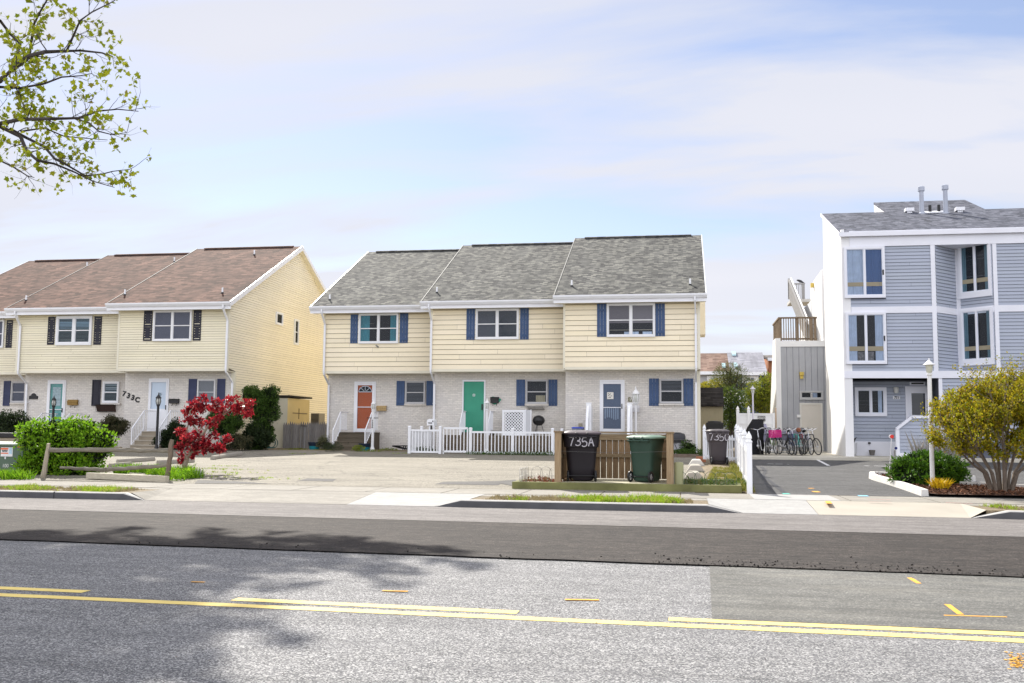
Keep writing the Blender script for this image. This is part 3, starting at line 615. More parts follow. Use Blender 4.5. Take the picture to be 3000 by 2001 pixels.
YEL = paint('yellow_marking', (.80, .62, .20), .7, .12, 4, .15, dirt=.5)
def stripe(name, u0, v0, u1, v1, w, mat=None, z=-.003, ext=(0, 0), skew=0):
    a, b = onZ(u0, v0, z), onZ(u1, v1, z); d = (b-a).normalized(); a = a-d*ext[0]; b = b+d*ext[1]; nn = V((-d.y, d.x, 0))*w/2; mb = MB(); L = (b-a).length; k = max(2, int(L/.25)); r = random.Random(int(u0+v0)); prev = None
    for i in range(k+1):
        t = i/k; p = a+(b-a)*t; j = r.uniform(.93, 1.06); q = (p-nn*j+d*(skew if i in (0,) else 0), p+nn*r.uniform(.93, 1.06)); q = [V((x.x, x.y, z)) for x in q]
        if prev: mb.quad(prev[0], q[0], q[1], prev[1])
        prev = q
    return struct(name, mb, mat or YEL)
stripe('road_centre_line', 0, 1742, 3000, 1877, .14, ext=(40, 40))
stripe('road_broken_line', 0, 1722, 252, 1733, .14, ext=(2, 0)); stripe('road_broken_line', 686, 1755, 1517, 1793.5, .14); stripe('road_broken_line', 1959, 1813, 3000, 1857.5, .14, ext=(0, 1.0))
ORM = paint('orange_spray', (.72, .36, .05), .8, .3, 9); BLM = paint('blue_spray', (.22, .48, .66), .8, .3, 9); RDM = paint('red_spray', (.62, .26, .24), .8, .3, 9); TLM = paint('teal_spray', (.10, .40, .33), .8, .3, 9)
for q in ((1120, 1730, 1195, 1732, .05), (1655, 1756, 1755, 1757, .06), (560, 1704, 600, 1705, .04), (2665, 1692, 2692, 1709, .05), (2775, 1770, 2815, 1800, .05), (2765, 1802, 2950, 1807, .03)): stripe('spray_mark', *q, mat=ORM, z=.001)
mb = MB()
for i in range(60): x, y = 2978+rnd.gauss(0, 16), 1940+rnd.gauss(0, 12); p = onZ(x, y, .0); mb.obox((p.x, p.y, .0), (.02, .015, .002), rnd.random()*3)
struct('spray_mark', mb, ORM)
# bits of broken tar beside the resurfaced lane
mb = MB(); r = random.Random(5)
for i in range(500):
    u = r.uniform(1900, 3000) if r.random() < .75 else r.uniform(0, 3000); x = onZ(u, 1660, 0).x; yy = yd(x)+abs(r.gauss(0, .35))-.03; g = r.choice((.002, .003, .004, .005, .006, .010)); mb.obox((x, yy, .013+g*.3), (g*2, g*1.4, g), r.random()*3, r.random(), r.random())
tag(mb.build('tar_crumbs', plain('tar', (.02, .018, .016), .8, .2)), 'loose black crumbs of tar along the edge of the new asphalt', 'debris', kind='stuff')
mb = MB()
for i in range(260):
    u, v = r.uniform(0, 3000), r.uniform(1480, 1990); p = onZ(u, v, 0); g = r.uniform(.001, .0045); z = 0 if p.y < yd(p.x) else .014; mb.obox((p.x, p.y, z+g*.3), (g*2, g*1.5, g), r.random()*3, r.random(), r.random())
tag(mb.build('road_grit', plain('grit', (.22, .20, .18), .9, .2)), 'scattered grit and pebbles on the road surface', 'grit', kind='stuff')
# ------------------------------------------------------------------ kerbs, aprons, sidewalk
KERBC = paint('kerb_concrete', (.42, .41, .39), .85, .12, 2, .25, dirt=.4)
KERBF = paint('kerb_face', (.10, .10, .105), .9, .2, 3, .3, dirt=.4)  # kerb concrete darkened to paint the shade on its front
def kerb(x0, x1, t0, t1, joints=()):
    """top runs x0..x1 at full height; t0/t1 = length of the taper at each end"""
    mb = MB(); h = .15; y0, y1 = YK, YK+.16; f = MB()
    prof = [(x0-t0, .014), (x0, h), (x1, h), (x1+t1, .014)]; prof = [p for i, p in enumerate(prof) if not (i == 0 and t0 == 0) and not (i == 3 and t1 == 0)]
    fine = []
    for (a, za), (b, zb) in zip(prof, prof[1:]):
        k = max(1, int((b-a)/.4)); fine += [(a+(b-a)*i/k, za+(zb-za)*(i/k)) for i in range(k)]
    fine.append(prof[-1])
    for (a, za), (b, zb) in zip(fine, fine[1:]):
        mb.quad((a, y0+.02, za), (b, y0+.02, zb), (b, y1, zb), (a, y1, za)); mb.quad((a, y1, za), (b, y1, zb), (b, y1, -.05), (a, y1, -.05))
        mb.quad((a, y0-.01, za-.02 if za > .03 else za-.004), (b, y0-.01, zb-.02 if zb > .03 else zb-.004), (b, y0+.02, zb), (a, y0+.02, za))
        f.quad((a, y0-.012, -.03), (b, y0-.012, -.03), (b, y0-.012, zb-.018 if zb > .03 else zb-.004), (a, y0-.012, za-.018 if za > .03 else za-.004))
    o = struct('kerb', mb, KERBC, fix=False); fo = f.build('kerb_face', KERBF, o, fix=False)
    for j in joints: MB().box(j-.008, j+.008, y0-.016, y0+.1, 0, h+.002).build('kerb_joint', BLACK, o)
    return o
kx = lambda u: xat(u, YK)
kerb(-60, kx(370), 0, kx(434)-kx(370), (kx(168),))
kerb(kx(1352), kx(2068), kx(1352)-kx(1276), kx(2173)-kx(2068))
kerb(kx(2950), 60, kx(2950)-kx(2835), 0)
WALK = asphalt('sidewalk_concrete', (.27, .252, .218), (.335, .315, .272), (.25, .235, .21), 70, (.7, .95), big=.2, tint=(.25, .235, .2), streaks=.35, mott=.12)
WALKN = asphalt('new_concrete', (.33, .325, .31), (.39, .385, .37), (.31, .305, .29), 70, (.8, .98), big=.1, mott=.08)
SOIL = asphalt('verge_soil', (.12, .09, .055), (.22, .17, .10), (.28, .23, .15), 60, big=.3)
VX = [(-60, kx(380)), (kx(1370), kx(2075)), (kx(2890), 60)]     # verges behind the kerbs
YS = 20.0
for a, b in VX:
    mb = MB(); mb.box(a, b, YK+.16, YS-.45 if a < -50 else YS-.55, -.02, .142); struct('verge', mb, SOIL)
    mb = MB(); mb.box(a, b, YS-.45 if a < -50 else YS-.55, YS, -.02, .146); struct('sidewalk_edge', mb, WALK)
def apron(x0, x1, fl0, fl1, mat):
    """ramp from the road edge up to the walk, with flared sides"""
    mb = MB(); mb.quad((x0, YK-.004, .020), (x1, YK-.004, .020), (x1, YS, .150), (x0, YS, .150))
    for (xa, xb) in ((x0, x0-fl0), (x1, x1+fl1)):
        if abs(xa-xb) > .01: mb.quad((xa, YK-.004, .020), (xb, YK+.16, .147), (xb, YS, .151), (xa, YS, .150))
    mb.quad((x0, YK-.004, -.03), (x1, YK-.004, -.03), (x1, YK-.004, .02), (x0, YK-.004, .02)); return struct('apron', mb, mat)
apron(kx(434), kx(1020), kx(434)-kx(380), 0, WALK); apron(kx(1021), kx(1276), 0, kx(1370)-kx(1276), WALKN)
apron(kx(2173), kx(2393), kx(2173)-kx(2075), 0, WALKN); apron(kx(2394), kx(2835), 0, kx(2890)-kx(2835), paint('warm_concrete', (.36, .33, .275), .85, .1, 1, .15, dirt=.2))
mb = MB(); r = random.Random(3); x = -60; YW = 21.75
while x < 60:
    wdt = 1.62; mb.box(x+.012, x+wdt-.012, YS+.012, YW, .05, .152+r.uniform(0, .002)); x += wdt
struct('sidewalk', mb, WALK)
mb = MB(); x = kx(2170)+.35
mb.box(x, x+1.62, YS+.004, YW-.005, .06, .156); struct('sidewalk_slab', mb, WALKN)
for q, mt in (((2425, 1468, 2430, 1475, .10), ORM), ((2540, 1462, 2610, 1464, .035), RDM), ((2545, 1470, 2612, 1472, .03), RDM), ((2770, 1472, 2850, 1475, .03), RDM), ((2610, 1499, 2700, 1502, .035), RDM), ((2620, 1506, 2720, 1509, .03), RDM)):
    stripe('spray_mark', *q, mat=mt, z=.158 if q[1] < 1480 else .1)
# ------------------------------------------------------------------ parking lots and drive (follow the slope)
LOT = asphalt('old_lot_surface', (.13, .114, .09), (.26, .236, .19), (.39, .365, .295), 55, (.55, .75), big=.2, cracks=.7, tint=(.32, .30, .25), streaks=.35)
LOTG = asphalt('lot_grey_patch', (.085, .083, .08), (.13, .125, .12), (.20, .19, .17), 60, (.7, .9), big=.3)
DRIVE = asphalt('drive_asphalt', (.055, .055, .057), (.10, .099, .097), (.19, .185, .175), 70, (.75, .92), big=.25, cracks=.3, tint=(.14, .136, .13), streaks=.45, mott=.18)
def slopesheet(name, pts, mat, dz):
    mb = MB(); mb.b.faces.new([mb.b.verts.new((x, y, gz(max(y, 21.6))+dz)) for x, y in pts]); return struct(name, mb, mat)
slopesheet('parking_lot', [(-45, YW), (.25, YW), (.75, 40.0), (-45, 40.0)], LOT, .002)
yb = 33.0
def gp(u, v): p = onG(u, v); return (p.x, p.y)
slopesheet('lot_patch', [gp(1640-180, 1422), gp(1275, 1419), gp(1300, 1412), gp(1480, 1410)], LOTG, .007)
slopesheet('lot_patch', [gp(875, 1409), gp(900, 1402), gp(985, 1404), gp(975, 1411)], LOTG, .007)
slopesheet('lot_patch', [gp(570, 1417), gp(580, 1407), gp(700, 1411), gp(790, 1418)], LOTG, .007)
slopesheet('lot_patch', [gp(1500, 1424), gp(1440, 1412), gp(1510, 1406), gp(1520, 1424)], LOTG, .009)
DX = onG(2205, 1449).x+.1
slopesheet('driveway', [(DX, YW), (60, YW), (60, 37.1), (DX+.35, 37.1)], DRIVE, .003)
mb = MB(); pts = [onG(*q) for q in ((2232, 1369), (2243, 1380), (2240, 1388), (2233, 1392), (2247, 1404), (2270, 1422), (2290, 1437), (2302, 1448))]
for a, b in zip(pts, pts[1:]):
    d = (b-a); nn = V((-d.y, d.x, 0)).normalized()*.055; mb.quad(*[(q.x, q.y, gz(q.y)+.008) for q in (a-nn, b-nn, b+nn, a+nn)])
struct('tar_seal', mb, plain('tar_seal', (.02, .02, .024), .6, .3))
WLINE = paint('white_marking', (.62, .62, .62), .8, .2, 6, .1, dirt=.5)
def gstripe(u0, v0, u1, v1, w, mat): 
    a, b = onG(u0, v0), onG(u1, v1); d = b-a; nn = V((-d.y, d.x, 0)).normalized()*w/2; mb = MB(); mb.quad(*[(q.x, q.y, gz(q.y)+.009) for q in (a-nn, b-nn, b+nn, a+nn)]); return struct('bay_line', mb, mat)
gstripe(2372, 1336, 2428, 1365, .11, WLINE); gstripe(2532, 1365, 2546, 1366, .1, WLINE); gstripe(2560, 1365.5, 2600, 1367, .1, WLINE); gstripe(2600, 1341, 2618, 1342, .1, WLINE)
gstripe(2248, 1359, 2266, 1359.5, .1, WLINE); gstripe(2272, 1360, 2293, 1360.3, .1, WLINE); gstripe(2307, 1361, 2311, 1361, .12, WLINE)
gstripe(2300, 1446, 2306, 1449, .15, TLM); gstripe(2372, 1431, 2381, 1432, .15, ORM); gstripe(2386, 1440, 2395, 1443, .15, ORM); gstripe(2525, 1452, 2532, 1455, .2, BLM)
# raised concrete walk in front of the flats
def gbox(name, x0, x1, y0, y1, dz, mat):
    mb = MB(); mb.hexa([(x0, y0, gz(y0)-.2), (x1, y0, gz(y0)-.2), (x1, y1, gz(y1)-.2), (x0, y1, gz(y1)-.2)], [(x0, y0, gz(y0)+dz), (x1, y0, gz(y0)+dz), (x1, y1, gz(y1)+dz), (x0, y1, gz(y1)+dz)]); return struct(name, mb, mat)
gbox('flats_path', xat(2190, 37.1), 40, 37.1, 46.5, .10, paint('path_concrete', (.52, .49, .41), .85, .1, 1, .15, dirt=.2))
# ------------------------------------------------------------------ block of flats
YF = 38.5; XL = onY(2478, 1327, YF).x; YBK = onX(2410, 632, onY(2478, 1327, 38.5).x).y; GF = gz(41)+.10
fl = thing('apartment_building', (XL+5, YF, GF), 'three storey grey and white block of flats with an outside stair tower', 'apartment building')
F = lambda u, v, Y=YF: onY(u, v, Y)
XR = 19.0
zt = F(2700, 682).z; zb1, zb0 = F(2700, 897).z, F(2700, 916).z; zc1, zc0 = F(2600, 1087).z, F(2600, 1108).z; zw = F(2600, 721).z
x_p1 = F(2480, 1000).x; x_v0, x_v1 = F(2729, 850).x, F(2742, 850).x; x_w0, x_w1 = F(2911, 850).x, F(2923, 850).x
YI = YF+1.05; x_in = F(2804, 900, YI).x
# roof plane through eave and the back-left top
e0 = F(2449, 688); bk = onX(2410, 632, XL); sl2 = (bk.z-e0.z)/(bk.y-e0.y)
rp = lambda u, v: (lambda d: EYE+d*((e0.z-CH-sl2*e0.y)/(d.z-sl2*d.y)))(ray(u, v))
zr = lambda y: e0.z+sl2*(y-e0.y)
# core walls
core = MB(); Z0 = GF-.3
core.prism([(XL, YF, Z0), (XL, YBK, Z0), (XL, YBK, zr(YBK)-.02), (XL, YF, zr(YF)-.02)], (.30, 0, 0)); core.box(XL+.001, x_p1, YF-.002, YF+.5, Z0, zt+.2)
core.build('end_wall', STUCCO, fl)
core = MB(); core.box(XL+.30, XR, YF+1.3, YBK-.1, Z0, zt+.1); core.box(XL+.30, x_v0, YF+.03, YF+1.3, zc0, zt); core.box(x_w1, XR, YF+.03, YF+1.3, zc0, zt); core.box(XL+.3, XR, YF+.02, YF+1.3, zc0, zc1-.02)
core.box(x_v1+.15, XR, YF+.03, YF+1.3, GF-.2, zc0); core.build('wall_core', GAPSHADEG, fl)
sd = MB()
ex = (F(2650, 870).z-F(2650, 880).z)
ex = 9.2/2900*40.5
for (a, b, z0, z1) in ((F(2594, 800).x, x_v0, zb1, zw), (x_p1, F(2594, 800).x, zb1, F(2540, 876).z), (F(2598, 950).x, x_v0, zc1, zb0), (x_p1, F(2598, 950).x, zc1, F(2540, 1068).z), (x_w1, XR, zb1, zw), (x_w1, XR, zc1, zb0), (x_v1+.12, XR, GF+.5, zc0)):
    siding(sd, (0, YF+.03, 0), X1, YN, a, b, z0, z1, ex)
for (z0, z1) in ((zb1, zw), (zc1, zb0)):
    A = V((x_in-x_v1, YI-YF, 0)); L = A.length; A.normalize(); siding(sd, (x_v1, YF, 0), A, V((A.y, -A.x, 0)), 0, L, z0, z1, ex)
    A2 = V((x_w0-x_in, YF-YI, 0)); L2 = A2.length; A2.normalize(); siding(sd, (x_in, YI, 0), A2, V((A2.y, -A2.x, 0)), 0, L2, z0, z1, ex)
YR = YF+1.25
siding(sd, (0, YR, 0), X1, YN, x_p1, x_v1, GF+.48, zc0-.05, ex); sd.build('siding', GREYBLUE, fl, fix=False)
tr = MB()
tr.box(XL+.3, XR, YF-.03, YF+.05, zw, zt+.12)                                  # fascia
for a, b in ((XL+.31, x_v1), (x_w0, XR)): tr.box(a, b, YF-.02, YF+.05, zb0, zb1)
tr.box(XL+.002, XR, YF-.035, YF+.06, zc0, zc1)
for a, b in ((x_v0, x_v1), (x_w0, x_w1)):
    tr.box(a, b, YF-.022, YF+.1, zb1, zw); tr.box(a, b, YF-.022, YF+.1, zc1, zb0)
tr.box(x_v1, x_v1+.12, YF-.01, YF+.1, GF-.2, zc0)
d1, d2 = V((A.y, -A.x, 0)), V((A2.y, -A2.x, 0))
lb(tr, (x_v1, YF, 0), A, d1, 0, L, -.02, .03, zb0, zb1); lb(tr, (x_in, YI, 0), A2, d2, 0, L2, -.02, .03, zb0, zb1)
lb(tr, (x_v1, YF, 0), A, d1, L-.06, L, 0, .035, zc1, zw); lb(tr, (x_in, YI, 0), A2, d2, 0, .16, 0, .035, zc1, zw)
tr.box(x_p1, x_v1, YR-.05, YR+.05, GF-.2, GF+.48)
tr.prism([(x_v1-.3, YF, 0), (x_w0+.3, YF, 0), (x_in, YI+.3, 0)], (0, 0, .03)) if 0 else None
tr.build('trim', CONDOW, fl)
m = MB(); m.prism([(x_v0, YF+.07, zc1-.03), (x_w1, YF+.07, zc1-.03), (x_w1, YF+1.4, zc1-.03), (x_v0, YF+1.4, zc1-.03)], (0, 0, .02)); m.build('recess_floor', CONDOW, fl); m = MB(); m.prism([(x_v0, YF-.0, zw+.002), (x_w1, YF-.0, zw+.002), (x_w1, YF+1.4, zw+.002), (x_v0, YF+1.4, zw+.002)], (0, 0, .1)); m.build('recess_ceiling', CONDOW, fl); m = MB(); m.prism([(x_p1, YF+.06, zc0+.012), (x_v1, YF+.06, zc0+.012), (x_v1, YR, zc0+.012), (x_p1, YR, zc0+.012)], (0, 0, .02)); m.build('porch_ceiling', CONDOW, fl)
ALU = paint('white_aluminium', (.72, .75, .82), .4, .04)
RAILB = paint('tan_blind_bar', (.42, .33, .20), .7, .1)
def bar_in(z0, z1, only=None):
    def g(f, P, a0, a1, zz0, zz1, i):
        if only is not None and i not in only: return
        mb = MB(); h = zz1-zz0; A, B = zz0+h*z0, zz0+h*z1; mb.hexa([P(a0, .018, A), P(a1, .018, A), P(a1, .03, A), P(a0, .03, A)], [P(a0, .018, B), P(a1, .018, B), P(a1, .03, B), P(a0, .03, B)]); mb.build('guard_rail', RAILB, f)
    return g
def locks(f, O, A, D, w, h):
    m = MB(); lb(m, O, A, D, w-.10, w-.05, .04, .11, h*.44, h*.54); m.build('window_lock', BLACK, f)
BLUEC = paint('blue_curtain', (.30, .42, .62), .8, .08, 5)
for (u0, u1, v0, v1, fl_) in ((2474, 2594, 725, 874, both(f_curtain(SHEER, [[(0, 1)], []]), f_curtain(paint('deep_blue_blind', (.075, .13, .26), .8, .05), [[], [(0, 1)]]), bar_in(.19, .28))), (2479, 2598, 916, 1067, both(f_curtain(SHEER, [[(0, .52)], [(.5, 1)]]), bar_in(.22, .32), f_curtain(paint('patterned_chair', (.16, .15, .15), .8, .6, 14), [[(.56, 1)], [(0, .4)]], (0, .2))))):
    O = F(u0, v1); w = F(u1, v1).x-O.x; h = F(u0, v0).z-O.z
    f = window(fl, (O.x, YF, O.z), X1, YN, w, h, fw=.085, style='slider', fmat=CONDOW, fill=fl_, rail=False, sash=ALU); locks(f, (O.x, YF, O.z), X1, YN, w, h)
    if h > 1: m = MB(); lb(m, (O.x, YF, O.z), X1, YN, w*.48, w*.8, .008, .012, h*.45, h*.9) ; m.build('wall_hanging', paint('dark_wall_hanging', (.05, .045, .04), .9, .3, 5), f) if v0 > 800 else m.b.free()
for (za, zb_, hh, sc2) in ((zb1+.48, 0, 1.98, 1), (zc1+.36, 0, 1.98, 2)):
    O = V((x_in, YI, za))+A2*.16; w = L2-.20
    f = window(fl, O, A2, d2, w, hh, fw=.09, style='slider', fmat=CONDOW, fill=both(f_curtain(paint('dim_teal_curtain', (.10, .17, .20), .8, .15), [[(0, .35)], [(.7, 1)]]), bar_in(.18, .27)), rail=False, sash=ALU)
    m = MB(); lb(m, O, A2, d2, -.02, w, .0, .10, -.12, -.002); m.build('sill', CONDOW, f)
# ground floor
O = F(2505, 1219, YR); f = window(fl, O, X1, YN, F(2598, 1219, YR).x-O.x, F(2505, 1135, YR).z-O.z, fw=.10, style='slider', fmat=CONDOW, fill=f_curtain(SHEER, [[], [(.55, .9)]]), rail=False, sash=ALU)
du0, du1 = F(2651, 1132, YR), F(2726, 1132, YR); dz1 = du0.z; dz0 = dz1-2.12
O = (du0.x, YR, dz0); w = du1.x-du0.x; m = MB()
for q in ((0, .08, 0, 2.12), (w-.08, w, 0, 2.12), (.08, w-.08, 2.03, 2.12)): lb(m, O, X1, YN, q[0], q[1], 0, .07, q[2], q[3])
dr_ = m.build('door', CONDOW, fl); m = MB()
for q in ((.08, .22, 0, 2.03), (w-.22, w-.08, 0, 2.03), (.22, w-.22, 0, .3), (.22, w-.22, 1.86, 2.03), (.22, w-.22, 1.0, 1.03)): lb(m, O, X1, YN, q[0], q[1], 0, .05, q[2], q[3])
m.build('storm_door', CONDOW, dr_); m = MB(); lb(m, O, X1, YN, .22, w-.22, .0, .036, .3, 1.86); m.build('pane', plain('dark_door_glass', (.012, .018, .035), .04, .6), dr_)
m = MB(); lb(m, O, X1, YN, .12, .16, .05, .09, .9, 1.1); m.build('handle', ALU, dr_)
m = MB(); a, b = F(2665, 1129, YR), F(2709, 1119, YR); m.box(a.x, b.x, YR-.05, YR, a.z, b.z); v_ = m.build('door_vent', CONDOW, fl); m = MB(); m.box(a.x+.05, b.x-.05, YR-.056, YR-.04, a.z+.04, b.z-.03); m.build('vent_opening', BLACK, v_)
a, b = F(2616, 1169.5, YR), F(2636, 1161, YR); m = MB(); m.box(a.x, b.x, YR-.035, YR-.015, a.z, b.z); pl = m.build('number_plate', WHITEP, fl); text('751', ((a.x+b.x)/2, YR-.037, (a.z+b.z)/2), .13, BLACK, pl, 'lettering', shear=.2, bold=.004)
a = F(2624, 1143, YR); m = MB().lathe([(.05, .12), (.09, .10), (.10, .06), (.085, -.08), (.05, -.12)], (a.x, YR-.1, a.z), 12); m.build('wall_light', paint('opal_glass', (.62, .62, .58), .3, .05), fl, smooth=True)
# roof with the raised rear part
ro = MB(); xr0 = XL-.06; t = .09; yb_ = YBK
def rslab(pts): ro.prism([(p[0], p[1], zr(p[1])) for p in pts], (0, 0, t))
rslab([(xr0, e0.y-.12), (XR, e0.y-.12), (XR, yb_), (xr0, yb_)])
q0, q1, q2, q3 = rp(2601, 629), rp(2560, 599), rp(2840, 589), rp(2882, 626)
ya = q1.y; xa, xb = (q0.x+q1.x)/2, (q2.x+q3.x)/2
ro.prism([(xa, yb_+.001, zr(yb_+.001)), (xb, yb_+.001, zr(yb_+.001)), (xb, ya, zr(ya)), (xa, ya, zr(ya))], (0, 0, t)); roofo = ro.build('roof', ROOFN, fl)
m = MB()
for xx in (xa+.02, xb-.12): m.prism([(xx, yb_, zr(yb_)-.6), (xx, yb_, zr(yb_)-.01), (xx, ya, zr(ya)-.01), (xx, ya, zr(yb_)-.6)], (.1, 0, 0))
m.box(xa+.12, xb-.12, ya-.12, ya, zr(yb_)-.6, zr(ya)-.02); m.box(XL+.3, XR, yb_-.05, yb_+.05, zt, zr(yb_)-.01); m.box(XL+.7, XR, yb_+.051, ya+1.5, Z0, zr(yb_)-.65); m.build('roof_wall', STUCCO, fl)
m = MB(); m.box(xr0, XR, e0.y-.15, e0.y-.121, zr(e0.y)-.1, zr(e0.y)+.06); m.prism([(xr0-.03, e0.y-.12, zr(e0.y-.12)-.02), (xr0-.03, yb_, zr(yb_)-.02), (xr0-.03, yb_, zr(yb_)+.10), (xr0-.03, e0.y-.12, zr(e0.y-.12)+.10)], (.03, 0, 0)); m.build('roof_edge', CONDOW, fl)
PIPEG = paint('grey_flue', (.42, .45, .52), .4, .06, 2, 0)
for (u, v, vt) in ((2701, 631, 549), (2771, 630, 545)):
    p = rp(u, v); hh = (v-vt)/2900*(p.y/ .985); m = MB(); m.lathe([(.16, -.1), (.14, .08), (.095, .12), (.09, hh-.25), (.095, hh-.22), (.135, hh-.2), (.135, hh-.03), (.09, hh), (.02, hh+.02)], p, 16); m.build('flue', PIPEG, fl, smooth=True)
for u, v in ((2725, 629), (2751, 628)):
    p = rp(u, v); m = MB(); m.lathe([(.07, -.1), (.06, .4), (.04, .4), (.04, .3)], p, 12); q = m.build('vent_stub', BLACK, fl, smooth=True); m = MB(); m.obox((p.x, p.y-.05, p.z+.10), (.4, .4, .03), 0, math.atan(sl2)); m.build('flashing', METALW, q)
for u, v in ((2664, 629), (2812, 627)):
    p = rp(u, v); m = MB(); m.obox((p.x, p.y, p.z+.2), (.34, .3, .14)); m.obox((p.x, p.y, p.z+.05), (.2, .2, .3)); m.build('roof_vent', METALW, fl)
# stair tower behind the end wall
YT = 45.3; T = lambda u, v, Y=YT: onY(u, v, Y)
GB2 = paint('grey_board', (.40, .41, .435), .7, .06, 1, .04, streak=True)
xt0, xt1 = T(2288, 1100).x, T(2424, 1100).x; ztp = T(2300, 1016).z; ztf = T(2300, 999).z
m = MB(); m.box(xt0, xt1, YT+.02, YT+3.6, GF-.3, ztp); m.build('tower_wall', GAPSHADEG, fl)
m = MB(); x = xt0; 
while x < xt1-.02: m.box(x+.007, min(x+.26, xt1)-.005, YT, YT+.03, GF-.1, ztp-.01); x += .262
m.build('tower_boards', GB2, fl)
m = MB(); m.box(xt0-.02, xt1-.06, YT-.04, YT+3.6, ztp, ztf); tx = T(2279, 1000).x
m.prism([(xt0-.22, YT-.06, GF-.3), (xt0-.22, YT+4.4, GF-.3), (xt0-.22, YT+1.2, ztf+.12), (xt0-.22, YT-.06, ztf+.12)], (.22, 0, 0)); m.build('tower_trim', STUCCO, fl)
# tower door, transom window, lamp
a, b = T(2345, 1312), T(2409, 1181); m = MB(); m.box(a.x, b.x, YT-.05, YT, GF, b.z); td = m.build('tower_door', paint('beige_door', (.66, .62, .55), .5, .04), fl); m = MB()
for q in ((a.x, a.x+.07, GF, b.z), (b.x-.07, b.x, GF, b.z), (a.x+.07, b.x-.07, b.z-.07, b.z)): m.box(q[0], q[1], YT-.075, YT-.05, q[2], q[3])
m.build('door_frame', paint('beige_trim', (.72, .70, .64), .5, .04), td); m = MB(); pq = T(2340, 1219); m.box(pq.x-.08, pq.x+.07, YT-.12, YT, pq.z-.06, pq.z+.06); m.build('electric_box', WHITEP, fl)
a, b = T(2343, 1171), T(2411, 1145); window(fl, (a.x, YT, a.z), X1, YN, b.x-a.x, b.z-a.z, fw=.06, style='slider', fmat=paint('grey_frame', (.50, .50, .50), .5, .04), rail=False, fill=f_curtain(SHEER, [[], [(0, .55)]]))
YLW = paint('yellow_lamp', (.62, .46, .10), .4, .08)
pq = T(2348, 1100); m = MB(); m.box(pq.x-.09, pq.x+.09, YT-.16, YT, pq.z-.01, pq.z+.15); m.box(pq.x-.07, pq.x+.07, YT-.12, YT, pq.z-.15, pq.z-.01); m.build('wall_light', YLW, fl, bevel=.015)
# railing of the deck
BRW = wood('weathered_rail', (.14, .10, .065), (.30, .23, .16), 2); GRW = wood('grey_rail', (.22, .215, .21), (.36, .35, .34), 2, knots=False)
zr1 = T(2300, 931).z; m = MB(); xq0, xq1 = xt0-.05, XL-.05
for x in (xq0+.05, xt0+.75, xt0+1.35, xq1-.08): m.box(x-.05, x+.05, YT, YT+.1, ztf, zr1-.03)
m.box(xq0-.03, xq1, YT-.03, YT+.13, zr1-.03, zr1+.03); m.box(xq0, xq1, YT+.03, YT+.07, ztf+.06, ztf+.13)
k = 16
for i in range(1, k): x = xq0+(xq1-xq0)*i/k; m.box(x-.018, x+.018, YT-.005, YT+.03, ztf+.02, zr1-.03)
for z in (ztf+.32, ztf+.52, ztf+.72): m.box(xt0+1.40, xq1-.13, YT+.04, YT+.06, z, z+.02)
for yy in (YT+.9, YT+1.8, YT+2.7): m.box(xq0, xq0+.08, yy, yy+.09, ztf, zr1-.03)
m.box(xq0-.03, xq0+.1, YT+.13, YT+3.0, zr1-.03, zr1+.03); m.box(xq0+.02, xq0+.06, YT+.1, YT+3, ztf+.06, ztf+.13)
for i in range(1, 18): yy = YT+.1+2.9*i/18; m.box(xq0-.0, xq0+.03, yy-.018, yy+.018, ztf+.02, zr1-.03)
m.build('deck_railing', BRW, fl)
# upper flight: rises to the rear
ys, ye = YT+1.6, YT+8.6; zs, ze = ztf, T(2345, 876, YT+8.6).z; XW = onY(2409, 900, YT+.15).x
sx0, sx1 = onY(2364, 930, ys).x, XW; m = MB(); k = 16
for i in range(k): z = zs+(ze-zs)*(i+1)/k; yy = ys+(ye-ys)*i/k; m.box(sx0, sx1, yy, yy+(ye-ys)/k+.03, z-.04, z); m.box(sx0+.02, sx1-.02, yy+.01, yy+.03, z-(ze-zs)/k, z-.041)
m.box(sx0+.02, sx1+1.6, ye, ye+1.8, ze-.15, ze); m.build('upper_stair', paint('stair_grey', (.52, .51, .48), .8, .05), fl)
m = MB(); rz0, rz1 = zs+1.0, ze+1.05; x = sx0-.06
m.prism([(x, ys, zs+.1), (x, ye, ze+.05), (x, ye, rz1), (x, ys, rz0)], (.03, 0, 0)); m.bar((x, ys, rz0), (x, ye, rz1), .09); m.box(x-.04, x+.06, ye-.05, ye+.05, ze, rz1+.05); m.build('stair_guard', GRW, fl)
m = MB(); m.bar((sx0+.06, ys, rz0+.0), (sx0+.06, ye, rz1+.02), .05, .18); m.build('lit_guard_cap', STUCCO, fl); m = MB(); m.box(sx0-.02, sx0+.1, ys+4.2, ys+4.35, ztf, zs+(ze-zs)*.6); m.build('stair_post', BLACK, fl)  # white strip paints the sunlit top of the guard
m = MB(); yy = ye+1.75
la, lb_ = xat(2331, yy), xat(2362, yy); m2 = m
for x in (la, lb_): m.box(x-.06, x+.06, yy-.05, yy+.05, ze, ze+1.05)
m.box(la-.08, lb_+.08, yy-.06, yy+.06, ze+1.05, ze+1.11)
for i in range(1, 6): x = la+(lb_-la)*i/6; m.box(x-.018, x+.018, yy-.02, yy+.02, ze+.08, ze+1.05)
m.box(la, lb_, yy-.02, yy+.02, ze+.06, ze+.12); m.build('landing_railing', GRW, fl); LAND = ((la+lb_)/2+.1, yy, ze+1.11)
